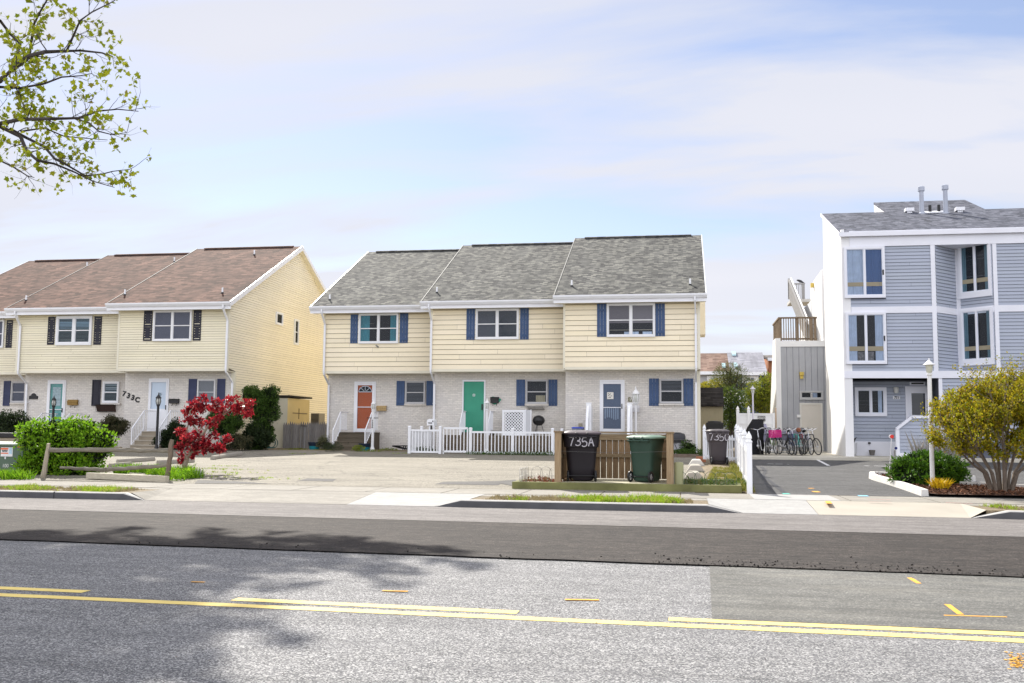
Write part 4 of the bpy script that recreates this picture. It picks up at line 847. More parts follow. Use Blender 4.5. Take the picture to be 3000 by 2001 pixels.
# slanted white side wall beside the upper flight
YW2 = onX(2374, 838, XW).y; m = MB(); m.prism([(XW, YT+.15, ztf), (XW, YW2, ztf), (XW, YW2, onX(2374, 838, XW).z), (XW, YT+.15, onX(2410, 786, XW).z)], (.4, 0, 0)); m.box(XW-.02, XL+.7, YW2-.4, YW2+4.5, ztf-3, onX(2374, 860, XW).z-.4); m.build('stair_wall', STUCCO, fl)
m = MB(); pq = onX(2384, 836, XW); m.obox((XW-.07, pq.y, pq.z), (.14, .2, .2)); m.build('wall_light', YLW, fl)
# entrance steps with a boarded side wall
xs0, xs1 = F(2628, 1300, YF-.4).x, F(2752, 1300, YF-.4).x; YQ = YF-.4; m = MB(); z1, z2 = F(2630, 1257, YQ).z, F(2672, 1222, YQ).z; xk = F(2672, 1222, YQ).x
poly = [(xs0, YQ, GF-.05), (xs1, YQ, GF-.05), (xs1, YQ, z2), (xk, YQ, z2), (xs0, YQ, z1)]
m.prism([(x, y+.03, z) for x, y, z in poly], (0, .1, 0)); m.build('steps_wall', GREYBLUE, fl)
m = MB(); lm = lambda z: (xs0+.06 if z < z1 else xs0+.06+(xk-xs0)*(z-z1)/(z2-z1), xs1); siding(m, (0, YQ+.028, 0), X1, YN, xs0, xs1, GF+.08, z2-.05, ex, lim=lm); m.build('steps_siding', GREYBLUE, fl, fix=False)
m = MB(); m.bar((xs0, YQ+.05, z1), (xk, YQ+.05, z2), .2, .09); m.bar((xk-.02, YQ+.05, z2), (xs1, YQ+.05, z2), .2, .09); m.box(xs0-.03, xs0+.09, YQ-.02, YQ+.14, GF-.05, z1); m.box(xs0+.09, xs1, YQ-.01, YQ+.12, GF-.05, GF+.08); m.build('steps_cap', CONDOW, fl)
m = MB()
for i in range(4): m.box(xs0+.3*i+.2, xs1+.4, YF+.2, YR-.1, GF-.1, GF+.16*(i+1))
m.build('entrance_steps', CONC, fl)
m = MB().lathe([(.05, 0), (.05, .06)], (F(2546, 1300, YR).x, YR-.08, F(2546, 1300, YR).z), 8); m.build('spout', BLACK, fl)
# ------------------------------------------------------------------ bin enclosure and bins
PT = wood('treated_timber', (.23, .155, .085), (.40, .30, .185), 2); PTB = wood('fence_board', (.16, .10, .05), (.36, .245, .14), 2); MOSS = paint('mossy_timber', (.17, .17, .065), .85, .4, 1.8, .2, dirt=.6)
PTX = wood('treated_rail', (.20, .14, .08), (.36, .27, .16), 0)
YE = 22.05; G0 = .152; zd = .32
ex0, ex1 = xat(1625, YE), xat(1971, YE); bx0, bx1 = xat(1502, YE-.06), xat(2171, YE-.06); DE = 1.9
bed = thing('timber_bed', ((bx0+bx1)/2, YE, G0), 'long low mossy timber bed frame at the back of the sidewalk, under the bin enclosure', 'planter bed')
m = MB(); m.box(bx0, bx1, YE-.10, YE+.02, G0, zd-.005); m.box(bx0, bx0+.1, YE+.02, YE+1.5, G0, zd-.01); m.box(bx1-.1, bx1, YE+.02, YE+1.3, G0, zd-.01); m.box(ex1+.05, bx1-.1, YE+1.2, YE+1.3, G0, zd+.06); m.box(bx0+.1, ex0, YE+1.4, YE+1.5, G0, zd-.01); m.build('frame', MOSS, bed, bevel=.01)
m = MB(); m.box(bx0+.1, ex0-.01, YE+.02, YE+1.4, G0, zd-.06); m.box(ex1+.02, bx1-.1, YE+.02, YE+1.2, G0, zd-.05); m.build('soil', SOIL, bed)
enc = thing('bin_enclosure', ((ex0+ex1)/2, YE, zd), 'brown timber three sided enclosure holding two wheelie bins', 'enclosure')
zp = onY(1635, 1267, YE).z; pw = .14; m = MB()
m.box(ex0+pw, ex1-pw, YE+.03, YE+DE, zd-.16, zd); m.build('platform', paint('deck_floor', (.40, .37, .26), .8, .15, 2, .1, dirt=.3), enc)
for x in (ex0, ex1-pw):
    for y in (YE, YE+DE-pw): MB().box(x, x+pw, y, y+pw, G0, zp).build('post', PT, enc, bevel=.006)
m = MB(); yb_ = YE+DE-.1; x = ex0+pw+.02; w = .130
while x+w < ex1-pw: m.box(x, x+w, yb_+.01, yb_+.03, zd+.02, zp-.04); x += w+.014
for xs in (ex0+.05, ex1-.09):
    y = YE+pw+.015
    while y+w < YE+DE-pw: m.box(xs, xs+.02, y, y+w, zd+.02, zp-.04); y += w+.014
m.build('boards', PTB, enc)
m = MB()
m.box(ex0+pw, ex1-pw, yb_-.03, yb_+.008, zd+.52, zd+.60); m.box(ex0+pw, ex1-pw, yb_-.03, yb_+.008, zp-.17, zp-.03)
for xs in (ex0+.072, ex1-.13): m.box(xs, xs+.036, YE+pw, YE+DE-pw, zd+.52, zd+.60); m.box(xs, xs+.036, YE+pw, YE+DE-pw, zp-.17, zp-.03)
m.build('rail', PTX, enc)
m = MB(); m.box(ex0-.02, ex0+pw+.02, YE-.02, YE+DE+.02, zp, zp+.035); m.box(ex1-pw-.02, ex1+.02, YE-.02, YE+DE+.02, zp, zp+.035); m.box(ex0+pw+.02, ex1-pw-.02, yb_-.06, YE+DE+.02, zp, zp+.033); m.build('cap', PTX, enc)
m = MB(); m.tube([(ex0+pw-.01, YE+.02, zd+.68), ((ex0+ex1)/2, YE+.02, zd+.66), (ex1-pw+.01, YE+.02, zd+.70)], .0022, 5); m.build('wire', plain('wire', (.2, .2, .2), .4, .5, .8), enc)
GLY = {'7': [[(0, .95), (.6, 1.0), (.42, .55), (.25, 0)]], '3': [[(.02, .85), (.3, 1), (.55, .85), (.5, .6), (.22, .52), (.55, .42), (.6, .15), (.3, 0), (0, .1)]], '5': [[(.55, 1), (.12, .95), (.05, .52), (.35, .6), (.6, .4), (.52, .1), (.25, 0), (0, .08)]], 'A': [[(0, 0), (.3, 1), (.62, 0)], [(.1, .36), (.55, .38)]], 'C': [[(.58, .8), (.35, 1), (.08, .75), (.02, .35), (.22, .02), (.55, .12)]]}
def scrawl(t, txt, p, dx, sz):
    m = MB(); wd = sz*.62; x = -len(txt)*wd/2; up = V((0, 0, 1)); nn = dx.cross(up); k = 0
    for ch in txt:
        for st in GLY[ch]:
            pts = [p+dx*(x+a*wd*1.25)+up*((b-.5)*sz*.85+.012*s(k*2.1)) + nn*(.012*(b-.5)+.006) for a, b in st]; fine = [pts[0]]
            for i in range(len(pts)-1):
                for q in (.25, .5, .75, 1): 
                    P0, P1, P2, P3 = pts[max(i-1, 0)], pts[i], pts[i+1], pts[min(i+2, len(pts)-1)]; fine.append(.5*((2*P1)+(P2-P0)*q+(2*P0-5*P1+4*P2-P3)*q*q+(3*P1-P0-3*P2+P3)*q**3) if ch not in '7A' else P1.lerp(P2, q))
            m.tube(fine, .0135, 5)
        x += wd; k += 1
    m.build('lettering', paint('chalk_paint', (.50, .48, .52), .85, .3, 25, 0), t)
def bin_(loc, rz, mat, label, lidm, txt=None, tsz=.16, h=1.08, sx=1.0, face=1, txtx=0, band=True):
    """wheeled refuse bin; +y is its back, -y its front; rz turns it"""
    t = thing('wheelie_bin', loc, label, 'bin', 'wheelie bins'); m = MB(); o = V(loc); M3 = Matrix.Rotation(rz, 3, 'Z'); k = h/1.08; P = lambda x, y, z: o+M3 @ V((x*sx, y, z*k))
    prof = [(.20, .24, .02), (.235, .27, .06), (.255, .285, .30), (.285, .32, .70), (.29, .325, .72)]
    if band: prof += [(.315, .36, .73), (.34, .385, 1.0)]
    else: prof += [(.30, .34, .82), (.315, .36, .94), (.325, .37, 1.0)]
    m.rblock([(a*sx, b, z*k) for a, b, z in prof], 28, loc, rz, 5); m.build('body', mat, t, smooth=True)
    m = MB(); m.rblock([(.35*sx, .40, 1.0*k), (.365*sx, .415, 1.005*k), (.365*sx, .415, 1.035*k), (.34*sx, .385, 1.055*k), (.24*sx, .28, 1.085*k), (.02, .02, 1.095*k)], 28, loc, rz, 5); m.build('lid', lidm or mat, t, smooth=True)
    hd = MB(); yb2 = .43
    hd.tube([P(-.26, yb2, .955), P(.26, yb2, .955)], .018, 8)
    for x in (-.24, 0, .24): hd.bar(P(x, .33, .93), P(x, yb2+.01, .955), .04, .03)
    for x in (-.10, .10): hd.bar(P(x, .24, 1.085), P(x, .44, 1.02), .05, .025); hd.bar(P(x, .44, 1.02), P(x, yb2, .955), .05, .03)
    hd.build('handle', mat, t, bevel=.006)
    for x in (-.25, .25):
        w = MB(); ax = M3 @ V((1, 0, 0)); q = P(x, .30, .125/k); w.torus(q, ax, .10, .028, 20, 8); wo = w.build('wheel', BLACK, t, smooth=True)
        r = MB(); r.tube([q-ax*.015, q+ax*.015], .045, 12)
        for i in range(6): a = i*math.pi/3; u = (M3 @ V((0, 1, 0)))*c(a)+V((0, 0, 1))*s(a); r.bar(q, q+u*.085, .02, .012)
        r.build('rim', plain('grey_rim', (.35, .35, .36), .4, .5), wo)
    ax = MB(); ax.tube([P(-.25, .30, .125/k), P(.25, .30, .125/k)], .012, 6); ax.build('axle', BLACK, t)
    if txt:
        yy = .380*face; p = P(txtx, yy, .85); scrawl(t, txt, p, M3 @ V((-1, 0, 0)), tsz)
    return t
BROWN = paint('brown_plastic', (.016, .013, .017), .45, .12, 2, .03, dirt=.2); GRNP = paint('green_plastic', (.034, .068, .050), .45, .1, 2, .03, dirt=.2); BROWNG = paint('faded_brown_plastic', (.065, .055, .061), .5, .1, 2, .03, dirt=.2)
bin_((xat(1703, YE+.72), YE+.72, zd), R(180+8), BROWN, 'dark brown wheelie bin marked 735A in the timber enclosure', paint('brown_lid', (.085, .066, .075), .5, .1), '735A', .24, 1.14, 1.24, 1)
bin_((xat(1894, YE+.72), YE+.72, zd), R(180-25), GRNP, 'green wheelie bin at the right inside the timber enclosure', paint('green_lid', (.15, .23, .17), .5, .1), None, h=1.05, sx=1.02, band=False)
p = onY(2103, 1360, 33.3); bin_((p.x, 33.3, gz(33.3)), R(180+8), BROWNG, 'grey brown wheelie bin marked 735C beside the white picket fence', None, '735C', .27, 1.14, 1.0, 1)
# utility pedestal beside the enclosure
p = onY(1989, 1424, YE+.2); t = thing('utility_pedestal', (p.x, YE+.2, .27), 'short olive green cylindrical utility pedestal beside the bin enclosure', 'utility box')
OL = paint('olive_plastic', (.30, .30, .16), .5, .06); m = MB(); m.rblock([(.112, .11, 0), (.112, .11, .03), (.105, .1, .04), (.105, .1, .50), (.09, .085, .535), (.03, .03, .545)], 20, (p.x, YE+.2, .25), 0, 3); m.build('cover', OL, t, smooth=True); m = MB(); m.rblock([(.12, .12, 0), (.12, .12, .05)], 16, (p.x, YE+.2, .245), 0, 3); m.build('base', OL, t)
# wire border fences
WIRE = plain('border_wire', (.42, .42, .40), .4, .4, .5); WIREG = plain('green_border_wire', (.06, .10, .06), .5, .4)
def border(pts, zb, lab, mat, h=.34, w=.27):
    t = thing('border_fence', (*pts[0][:2], zb), lab, 'edging', 'wire garden borders'); 
    for (a, b) in zip(pts, pts[1:]):
        a, b = V((*a, zb)), V((*b, zb)); L = (b-a).length; d = (b-a)/L; k = max(1, round(L/(w*.75))); 
        for i in range(k):
            m = MB(); ce = a+d*(L*(i+.5)/k); hw = w/2*.95; pp = [ce-d*hw+V((0, 0, -.05))]+[ce-d*hw*c(q)+V((0, 0, h-hw+hw*s(q))) for q in [math.pi*j/10 for j in range(11)]]+[ce+d*hw+V((0, 0, -.05))]; m.tube(pp, .0055, 5); 
            pp = [ce-d*hw*.5+V((0, 0, -.05))]+[ce-d*hw*.5*c(q)+V((0, 0, h*.5-hw*.5+hw*.5*s(q))) for q in [math.pi*j/8 for j in range(9)]]+[ce+d*hw*.5+V((0, 0, -.05))]; m.tube(pp, .004, 4); m.build('hoop', mat, t)
border([(bx0+.15, YE+1.3), (bx0+.15, YE+.05)], zd-.05, 'tarnished wire hoops along the left end of the timber bed, receding', WIRE); border([(bx0+.25, YE+1.3), (ex0-.05, YE+1.3)], zd-.05, 'pale wire hoops behind the reddish plants left of the enclosure', WIRE)
border([(ex1+.05, YE+.12), (bx1-.12, YE+.12)], zd-.05, 'dark green wire hoops along the bed right of the enclosure', WIREG, .32)
# ------------------------------------------------------------------ white yard fence of the green-door house
def railfence(nm, P0, P1, zb, h, lab, posts=(0, 1), n=None, cat='fence', grp='white yard fence sections', ph=.14, pw=.11, sp=.115, cap=True, cb=None):
    a, b = V((*P0, zb)), V((*P1, zb)); d = (b-a); L = d.length; d.normalize(); t = thing(nm, a, lab, cat, grp)
    m = MB(); m.bar(a+V((0, 0, h)), b+V((0, 0, h)), .05, .075); m.bar(a+V((0, 0, .09)), b+V((0, 0, .09)), .05, .075); m.build('rail', PVC, t)
    k = n or max(2, int(L/sp))
    for i in range(1, k): m = MB(); q = a+d*(L*i/k); m.box(q.x-.018, q.x+.018, q.y-.018, q.y+.018, zb+.128, zb+h-.038); m.build('baluster', PVC, t)
    for f in posts:
        q = a+d*L*f; m = MB(); m.box(q.x-pw/2, q.x+pw/2, q.y-pw/2, q.y+pw/2, zb-.05, zb+h+ph); po = m.build('post', PVC, t, bevel=.006)
        if cap: m = MB(); e = pw/2+.012; z = zb+h+ph; m.hexa([(q.x-e, q.y-e, z), (q.x+e, q.y-e, z), (q.x+e, q.y+e, z), (q.x-e, q.y+e, z)], [(q.x-e*.6, q.y-e*.6, z+.04), (q.x+e*.6, q.y-e*.6, z+.04), (q.x+e*.6, q.y+e*.6, z+.04), (q.x-e*.6, q.y+e*.6, z+.04)]); m.build('post_cap', PVC, po)
    return t
YFN = 38.4; zf_ = gz(YFN)-.02; hx = lambda u: xat(u, YFN); HF = zat(1400, 1266, YFN)-zf_
railfence('rail_fence', (hx(1200), YFN), (hx(1290), YFN), zf_, HF+.05, 'short white rail fence section left of the gate, mailbox behind it', (0, 1))
railfence('garden_gate', (hx(1300), YFN-.02), (hx(1370), YFN-.02), zf_+.03, HF+.12, 'white garden gate between two posts, in line with the green door', (0, 1), ph=.01, pw=.05, cap=False, cat='gate', n=7)
railfence('rail_fence', (hx(1379), YFN), (hx(1502), YFN), zf_, HF, 'white rail fence section right of the gate, in front of the lattice screen', (0,), n=12)
railfence('rail_fence', (hx(1502), YFN), (hx(1619), YFN), zf_, HF, 'white rail fence section ending behind the left post of the bin enclosure', (0, 1), n=12)
railfence('rail_fence', (hx(1200), YFN+.12), (hx(1200)+.1, 41.3), zf_, HF+.05, 'white rail fence side section running back to the house wall', (.55, 1))
railfence('rail_fence', (hx(1619)+.02, YFN+.12), (hx(1619)+.15, 40.2), zf_, HF, 'white rail fence side section behind the enclosure, right end of the yard', (1,))
# raised timber terrace of that yard, lattice screen
TB = wood('old_sleeper', (.085, .062, .042), (.20, .16, .115), 0); GB = .58
x0, x1 = xat(1300, 40.0), xat(1628, 40.0); te = thing('terrace', ((x0+x1)/2, 40.0, GB), 'low terrace walled with dark timber sleepers behind the white fence', 'terrace'); m = MB(); z = GB-.05
for i in range(4): m.box(x0, x1, 39.9, 40.05, z+.004, z+.19); z += .19
ztc = z; m.build('sleeper_wall', TB, te); m = MB(); m.box(x0, x1, 40.051, 41.44, GB-.05, ztc-.01); m.build('terrace_floor', CONC, te)
YLs = 40.4; a, b = onY(1471, 1284, YLs), onY(1538, 1201, YLs); la = thing('lattice_screen', ((a.x+b.x)/2, YLs, ztc), 'white lattice screen panel standing under the window of the green-door house', 'screen'); z0, z1 = ztc-.0, b.z; m = MB()
for q in ((a.x, a.x+.09, z0, z1), (b.x-.09, b.x, z0, z1), (a.x+.09, b.x-.09, z0, z0+.09), (a.x+.09, b.x-.09, z1-.09, z1)): m.box(q[0], q[1], YLs-.03, YLs+.03, q[2], q[3])
m.build('frame', PVC, la); m = MB(); xa, xb, za, zb_ = a.x+.09, b.x-.09, z0+.09, z1-.09; st = .125
for sgn in (1, -1):
    q = -3.0
    while q < 3:
        pts = []
        # line x - sgn*z = const clipped to the panel
        lo, hi = za, zb_
        for zz in (lo, hi): pass
        fx = lambda z: q+sgn*(z-za)+(xa+xb)/2
        zs_ = sorted([z for z in ((xa-(xa+xb)/2-q)*sgn+za, (xb-(xa+xb)/2-q)*sgn+za)]); l, h = max(za, zs_[0]), min(zb_, zs_[1])
        if h-l > .02: m.bar((fx(l), YLs+.008*sgn, l), (fx(h), YLs+.008*sgn, h), .034, .008, up=(0, 1, 0)) if 0 else m.bar((fx(l), YLs+.006*sgn, l), (fx(h), YLs+.006*sgn, h), .008, .036, up=(0, 0, 1))
        q += st
m.build('lattice', PVC, la)
m = MB(); c1, c2 = onY(1541, 1201, YLs), onY(1554, 1201, YLs); la2 = thing('screen_panel', (c1.x, YLs+.1, ztc), 'solid pale grey side panel right of the white lattice screen', 'screen'); m.box(c1.x, c2.x, YLs+.02, YLs+.08, ztc, z1); m.build('panel', paint('grey_panel', (.55, .56, .58), .5, .05), la2); m = MB(); m.box(c1.x-.04, c1.x, YLs, YLs+.1, ztc, z1+.02); m.box(c2.x, c2.x+.04, YLs, YLs+.1, ztc, z1+.02); m.build('frame', PVC, la2)
m = MB(); m.box(a.x+.12, b.x-.12, YLs+.12, YLs+.6, ztc, z1-.12); t = thing('lattice_dark_box', ((a.x+b.x)/2, YLs+.12, ztc), 'added dark box that darkens the holes of the white lattice screen', 'dark backing'); m.build('case', plain('dark_case', (.02, .022, .03), .5), t, bevel=.02); m = MB(); m.lathe([(.2, 0), (.19, .03), (.05, .04)], ((a.x+b.x)/2, YLs+.36, z1-.12), 14); m.build('fan_guard', BLACK, t)  # made-up box with fan guard, put in to darken the lattice holes
# black kettle barbecue on the terrace
p = onY(1578, 1262, 40.7); t = thing('kettle_barbecue', (p.x, 40.7, ztc), 'round black kettle barbecue on the terrace right of the lattice', 'barbecue'); m = MB().lathe([(.05, .42), (.16, .45), (.24, .55), (.255, .62)], (p.x, 40.7, ztc), 18); m.build('bowl', BLACK, t, smooth=True); m = MB().lathe([(.26, .622), (.25, .68), (.19, .78), (.08, .83), (.02, .84)], (p.x, 40.7, ztc), 18); m.build('lid', BLACK, t, smooth=True)
for i in range(3): a_ = i*2.1; MB().tube([(p.x+.12*c(a_), 40.7+.12*s(a_), ztc+.47), (p.x+.25*c(a_), 40.7+.25*s(a_), ztc)], .012, 6).build('leg', BLACK, t)
MB().bar((p.x-.3, 40.6, ztc+.62), (p.x-.42, 40.6, ztc+.72), .03).build('handle', BLACK, t)
# mailbox on a post
YM = 39.0; p = onY(1262, 1246, YM); t = thing('post_mailbox', (p.x, YM, gz(YM)), 'white mailbox marked 735B on a black post inside the fence', 'mailbox'); m = MB(); w = .15; z0 = p.z; pr = [(-w, 0), (w, 0), (w, .18)]+[(w*c(q), .18+.08*s(q)) for q in [math.pi*i/8 for i in range(1, 8)]]+[(-w, .18)]
m.prism([(p.x+x, YM-.05, z0+z) for x, z in pr], (0, .45, 0)); bo = m.build('box', PVC, t); m = MB(); m.box(p.x+.08, p.x+.12, YM-.065, YM-.05, z0+.13, z0+.19); m.build('flag', BLACK, bo); text('735B', (p.x-.02, YM-.053, z0+.085), .085, BLACK, bo, 'lettering', bold=.002); MB().box(p.x-.03, p.x+.03, YM+.05, YM+.12, gz(YM)-.05, z0).build('post', BLACK, t)
# ------------------------------------------------------------------ lamp posts
def lantern(loc, h, mat, lab, style='cap', r=.045, gl=None, scale=1.0, grp=None):
    t = thing('lamp_post', loc, lab, 'lamp post', grp or 'lamp posts'); x, y, z = loc; k = scale; m = MB()
    m.lathe([(r*1.5, 0), (r*1.5, .12), (r*1.05, .16), (r, .2), (r*.92, h), (r*1.35, h+.01), (r*1.35, h+.04), (r*.7, h+.05)], loc, 12); m.build('pole', mat, t, smooth=True); gl = gl or paint('lamp_glass', (.55, .56, .52), .2, .06, 3, 0, .5); zb = z+h+.05
    if style == 'cap':
        MB().lathe([(.06*k, 0), (.10*k, .03), (.125*k, .26*k), (.13*k, .30*k)], (x, y, zb), 16).build('globe', gl, t, smooth=True)
        m = MB(); m.lathe([(.21*k, .30*k), (.215*k, .315*k), (.12*k, .38*k), (.06*k, .45*k), (.03*k, .47*k), (.02*k, .54*k), (.005, .55*k)], (x, y, zb), 20); m.build('shade', mat, t, smooth=True)
    else:
        MB().lathe([(.05*k, .02), (.08*k, .06*k), (.105*k, .2*k), (.08*k, .30*k)], (x, y, zb), 12).build('globe', gl, t, smooth=True); m = MB()
        for i in range(6):
            a = i*math.pi/3; q = lambda rr, zz: (x+rr*k*c(a), y+rr*k*s(a), zb+zz*k); m.tube([q(.05, .0), q(.10, .06), q(.125, .17), q(.10, .30)], .012*k, 5)
        m.lathe([(.09*k, 0), (.09*k, .02*k), (.03*k, .03*k)], (x, y, zb), 12); m.lathe([(.125*k, .295*k), (.13*k, .31*k), (.06*k, .41*k), (.03*k, .44*k), (.015*k, .52*k), (.003, .56*k)], (x, y, zb), 12); m.build('cage', mat, t)
    return t
p = onG(2733, 1434); lantern((p.x, p.y, p.z), zat(2733, 1100, p.y)-p.z, WHITEP, 'tall white lamp post with a cone cap in the mulch bed, the largest of them', r=.050, scale=.63, gl=paint('milky_glass', (.60, .60, .50), .25, .1))
p = V((xat(2207, 41.5), 41.5, gz(41.5))); lantern(p, zat(2208, 1156, 41.5)-p.z, paint('lilac_white', (.62, .60, .68), .5, .05), 'thin white lamp post behind the picket fence by the bicycles', r=.036, scale=.58)
YL = 39.4; p = V((xat(1863, YL), YL, gz(YL))); lantern(p, zat(1863, 1186, YL)-p.z, WHITEP, 'white lamp post with a large caged lantern in front of the glazed storm door', 'cage', r=.05, scale=1.25)
YL = 39.6; p = V((xat(1426, YL), YL, gz(YL))); lantern(p, zat(1426, 1203, YL)-p.z, WHITEP, 'white lamp post right of the green door', 'cage', r=.06, scale=.85)
YL = 40.3; p = V((xat(1092, YL), YL, gz(YL))); t = lantern(p, zat(1093, 1204, YL)-p.z, WHITEP, 'white lamp post with black house numbers in front of the orange door', 'cage', r=.06, scale=.8)
for i, ch in enumerate('735A'): text(ch, (p.x, YL-.075, zat(1092, 1233+i*6.2, YL)), .10, BLACK, t, 'lettering', bold=.004)
z_ = zat(1092, 1224.5, YL); MB().bar((p.x-.26, YL-.02, z_), (p.x+.24, YL-.02, z_), .03).build('ladder_bar', BLACK, t)
YL = 38.4; p = V((xat(460, YL), YL, gz(YL))); lantern(p, zat(461, 1190, YL)-p.z, BLACK, 'black lamp post with a glass lantern in front of the white storm door', 'cage', r=.055, scale=.95)
YL = 39.2; p = V((xat(153, YL), YL, gz(YL))); lantern(p, zat(154, 1193, YL)-p.z, BLACK, 'black lamp post behind the bright green bush', 'cage', r=.055, scale=.85)
# ------------------------------------------------------------------ wall mailboxes and plaques
def wallbox(u0, u1, v0, v1, Y, mat, lab, hooks=False, d=.12, name='wall_mailbox', cat='mailbox'):
    a, b = onY(u0, v1, Y), onY(u1, v0, Y); t = thing(name, ((a.x+b.x)/2, Y, a.z), lab, cat, 'wall mailboxes' if cat == 'mailbox' else None); h = b.z-a.z; m = MB(); m.prism([(a.x, Y, a.z), (a.x, Y-d, a.z), (a.x, Y-d, a.z+h*.62), (a.x, Y-d*.6, b.z), (a.x, Y, b.z)], (b.x-a.x, 0, 0)); m.build('box', mat, t, bevel=.008)
    m = MB(); m.prism([(a.x-.01, Y-d-.012, a.z+h*.50), (a.x-.01, Y-d-.012, a.z+h*.66), (a.x-.01, Y-d*.6, b.z+.012), (a.x-.01, Y, b.z+.012), (a.x-.01, Y, b.z), (a.x-.01, Y-d*.62, b.z-.003), (a.x-.01, Y-d-.001, a.z+h*.63), (a.x-.01, Y-d-.001, a.z+h*.5)], (b.x-a.x+.02, 0, 0)); m.build('lid', mat, t)
    if hooks:
        m = MB()
        for x in (a.x*.7+b.x*.3, a.x*.25+b.x*.75): m.tube([(x, Y-.05, a.z), (x, Y-.05, a.z-.08), (x, Y-.09, a.z-.11), (x, Y-.12, a.z-.08)], .01, 5)
        m.build('hook', BLACK, t)
    return t
BRASS = paint('brass_box', (.24, .145, .035), .45, .15); TANB = paint('tan_wicker', (.40, .28, .13), .7, .3, 14)
wallbox(1105, 1133, 1189.5, 1203.5, YU[1]+.69, TANB, 'tan mailbox on the brick right of the orange door'); wallbox(1438, 1462, 1164, 1181, YU[2]+.69, BLACK, 'black mailbox on the green paint patch right of the green door', True)
wallbox(1841, 1873, 1189, 1207, YU[3]+.69, paint('grey_white_box', (.60, .59, .60), .5, .05), 'pale grey mailbox on the wall behind the caged white lantern'); wallbox(498, 526, 1169, 1182, YU['C']+.69, BLACK, 'black mailbox right of the white storm door', True); wallbox(201, 230, 1172, 1187, YU['B']+.69, BRASS, 'brass coloured mailbox right of the teal inner door', True)
m = MB(); a, b = onY(1841, 1176, YU[3]+.69), onY(1853, 1164, YU[3]+.69); Y = YU[3]+.69; m.box(a.x, b.x, Y-.03, Y, a.z, b.z); pq = m.build('house_plaque', paint('dark_olive', (.13, .12, .03), .5, .2), None); tag(pq, 'small dark olive plaque with cream figures left of the caged lantern', 'plaque'); OFF[pq.name] = V((0, 0, 0)); m = MB(); m.torus(((a.x+b.x)/2, Y-.033, (a.z+b.z)/2+.03), (0, 1, 0), .03, .008, 12, 4); m.torus(((a.x+b.x)/2, Y-.033, (a.z+b.z)/2-.03), (0, 1, 0), .03, .008, 12, 4); m.build('figure', WHITEP, pq)
m = MB(); Y = YU['B']+.69; a, b = onY(86, 1169, Y), onY(112, 1152, Y); w = b.x-a.x; h = b.z-a.z; pr = [(0, 0), (w, 0), (w, h*.5), (w*.8, h*.6)]+[(w/2+w*.27*c(q), h*.62+h*.38*s(q)) for q in [math.pi*i/8 for i in range(9)]]+[(w*.2, h*.6), (0, h*.5)]; m.prism([(a.x+x, Y, a.z+z) for x, z in pr], (0, -.03, 0)); tag(m.build('house_plaque', BLACK), 'black arched house plaque left of the teal inner door', 'plaque')
def wplanter(u0, u1, v0, v1, Y, lab, mat, hay):
    a, b = onY(u0, v1, Y), onY(u1, v0, Y); t = thing('window_box', ((a.x+b.x)/2, Y, a.z), lab, 'planter'); m = MB(); m.prism([(a.x+.05, Y, a.z), (a.x+.05, Y-.14, a.z+.02), (a.x, Y-.2, b.z), (a.x, Y, b.z)], (b.x-a.x-.05, 0, 0)); m.build('liner', hay, t); m = MB(); k = 18
    for i in range(k+1): x = a.x+(b.x-a.x)*i/k; m.tube([(x, Y-.21, b.z+.01), (x, Y-.15, a.z+.01), (x, Y-.02, a.z-.01)], .006, 4)
    m.tube([(a.x, Y-.21, b.z), (b.x, Y-.21, b.z)], .01, 5); m.build('wire_frame', mat, t)
wplanter(286, 341, 1186, 1206, YU['B']+.69, 'dark wire window box under the white framed window', BLACK, paint('dark_coir', (.06, .035, .025), .9, .2)); wplanter(1546, 1596, 1191, 1200, YU[2]+.69, 'pale empty wire window box above the lattice screen', plain('pale_wire', (.45, .44, .42)), paint('grey_coir', (.40, .37, .33), .9, .3, 12))
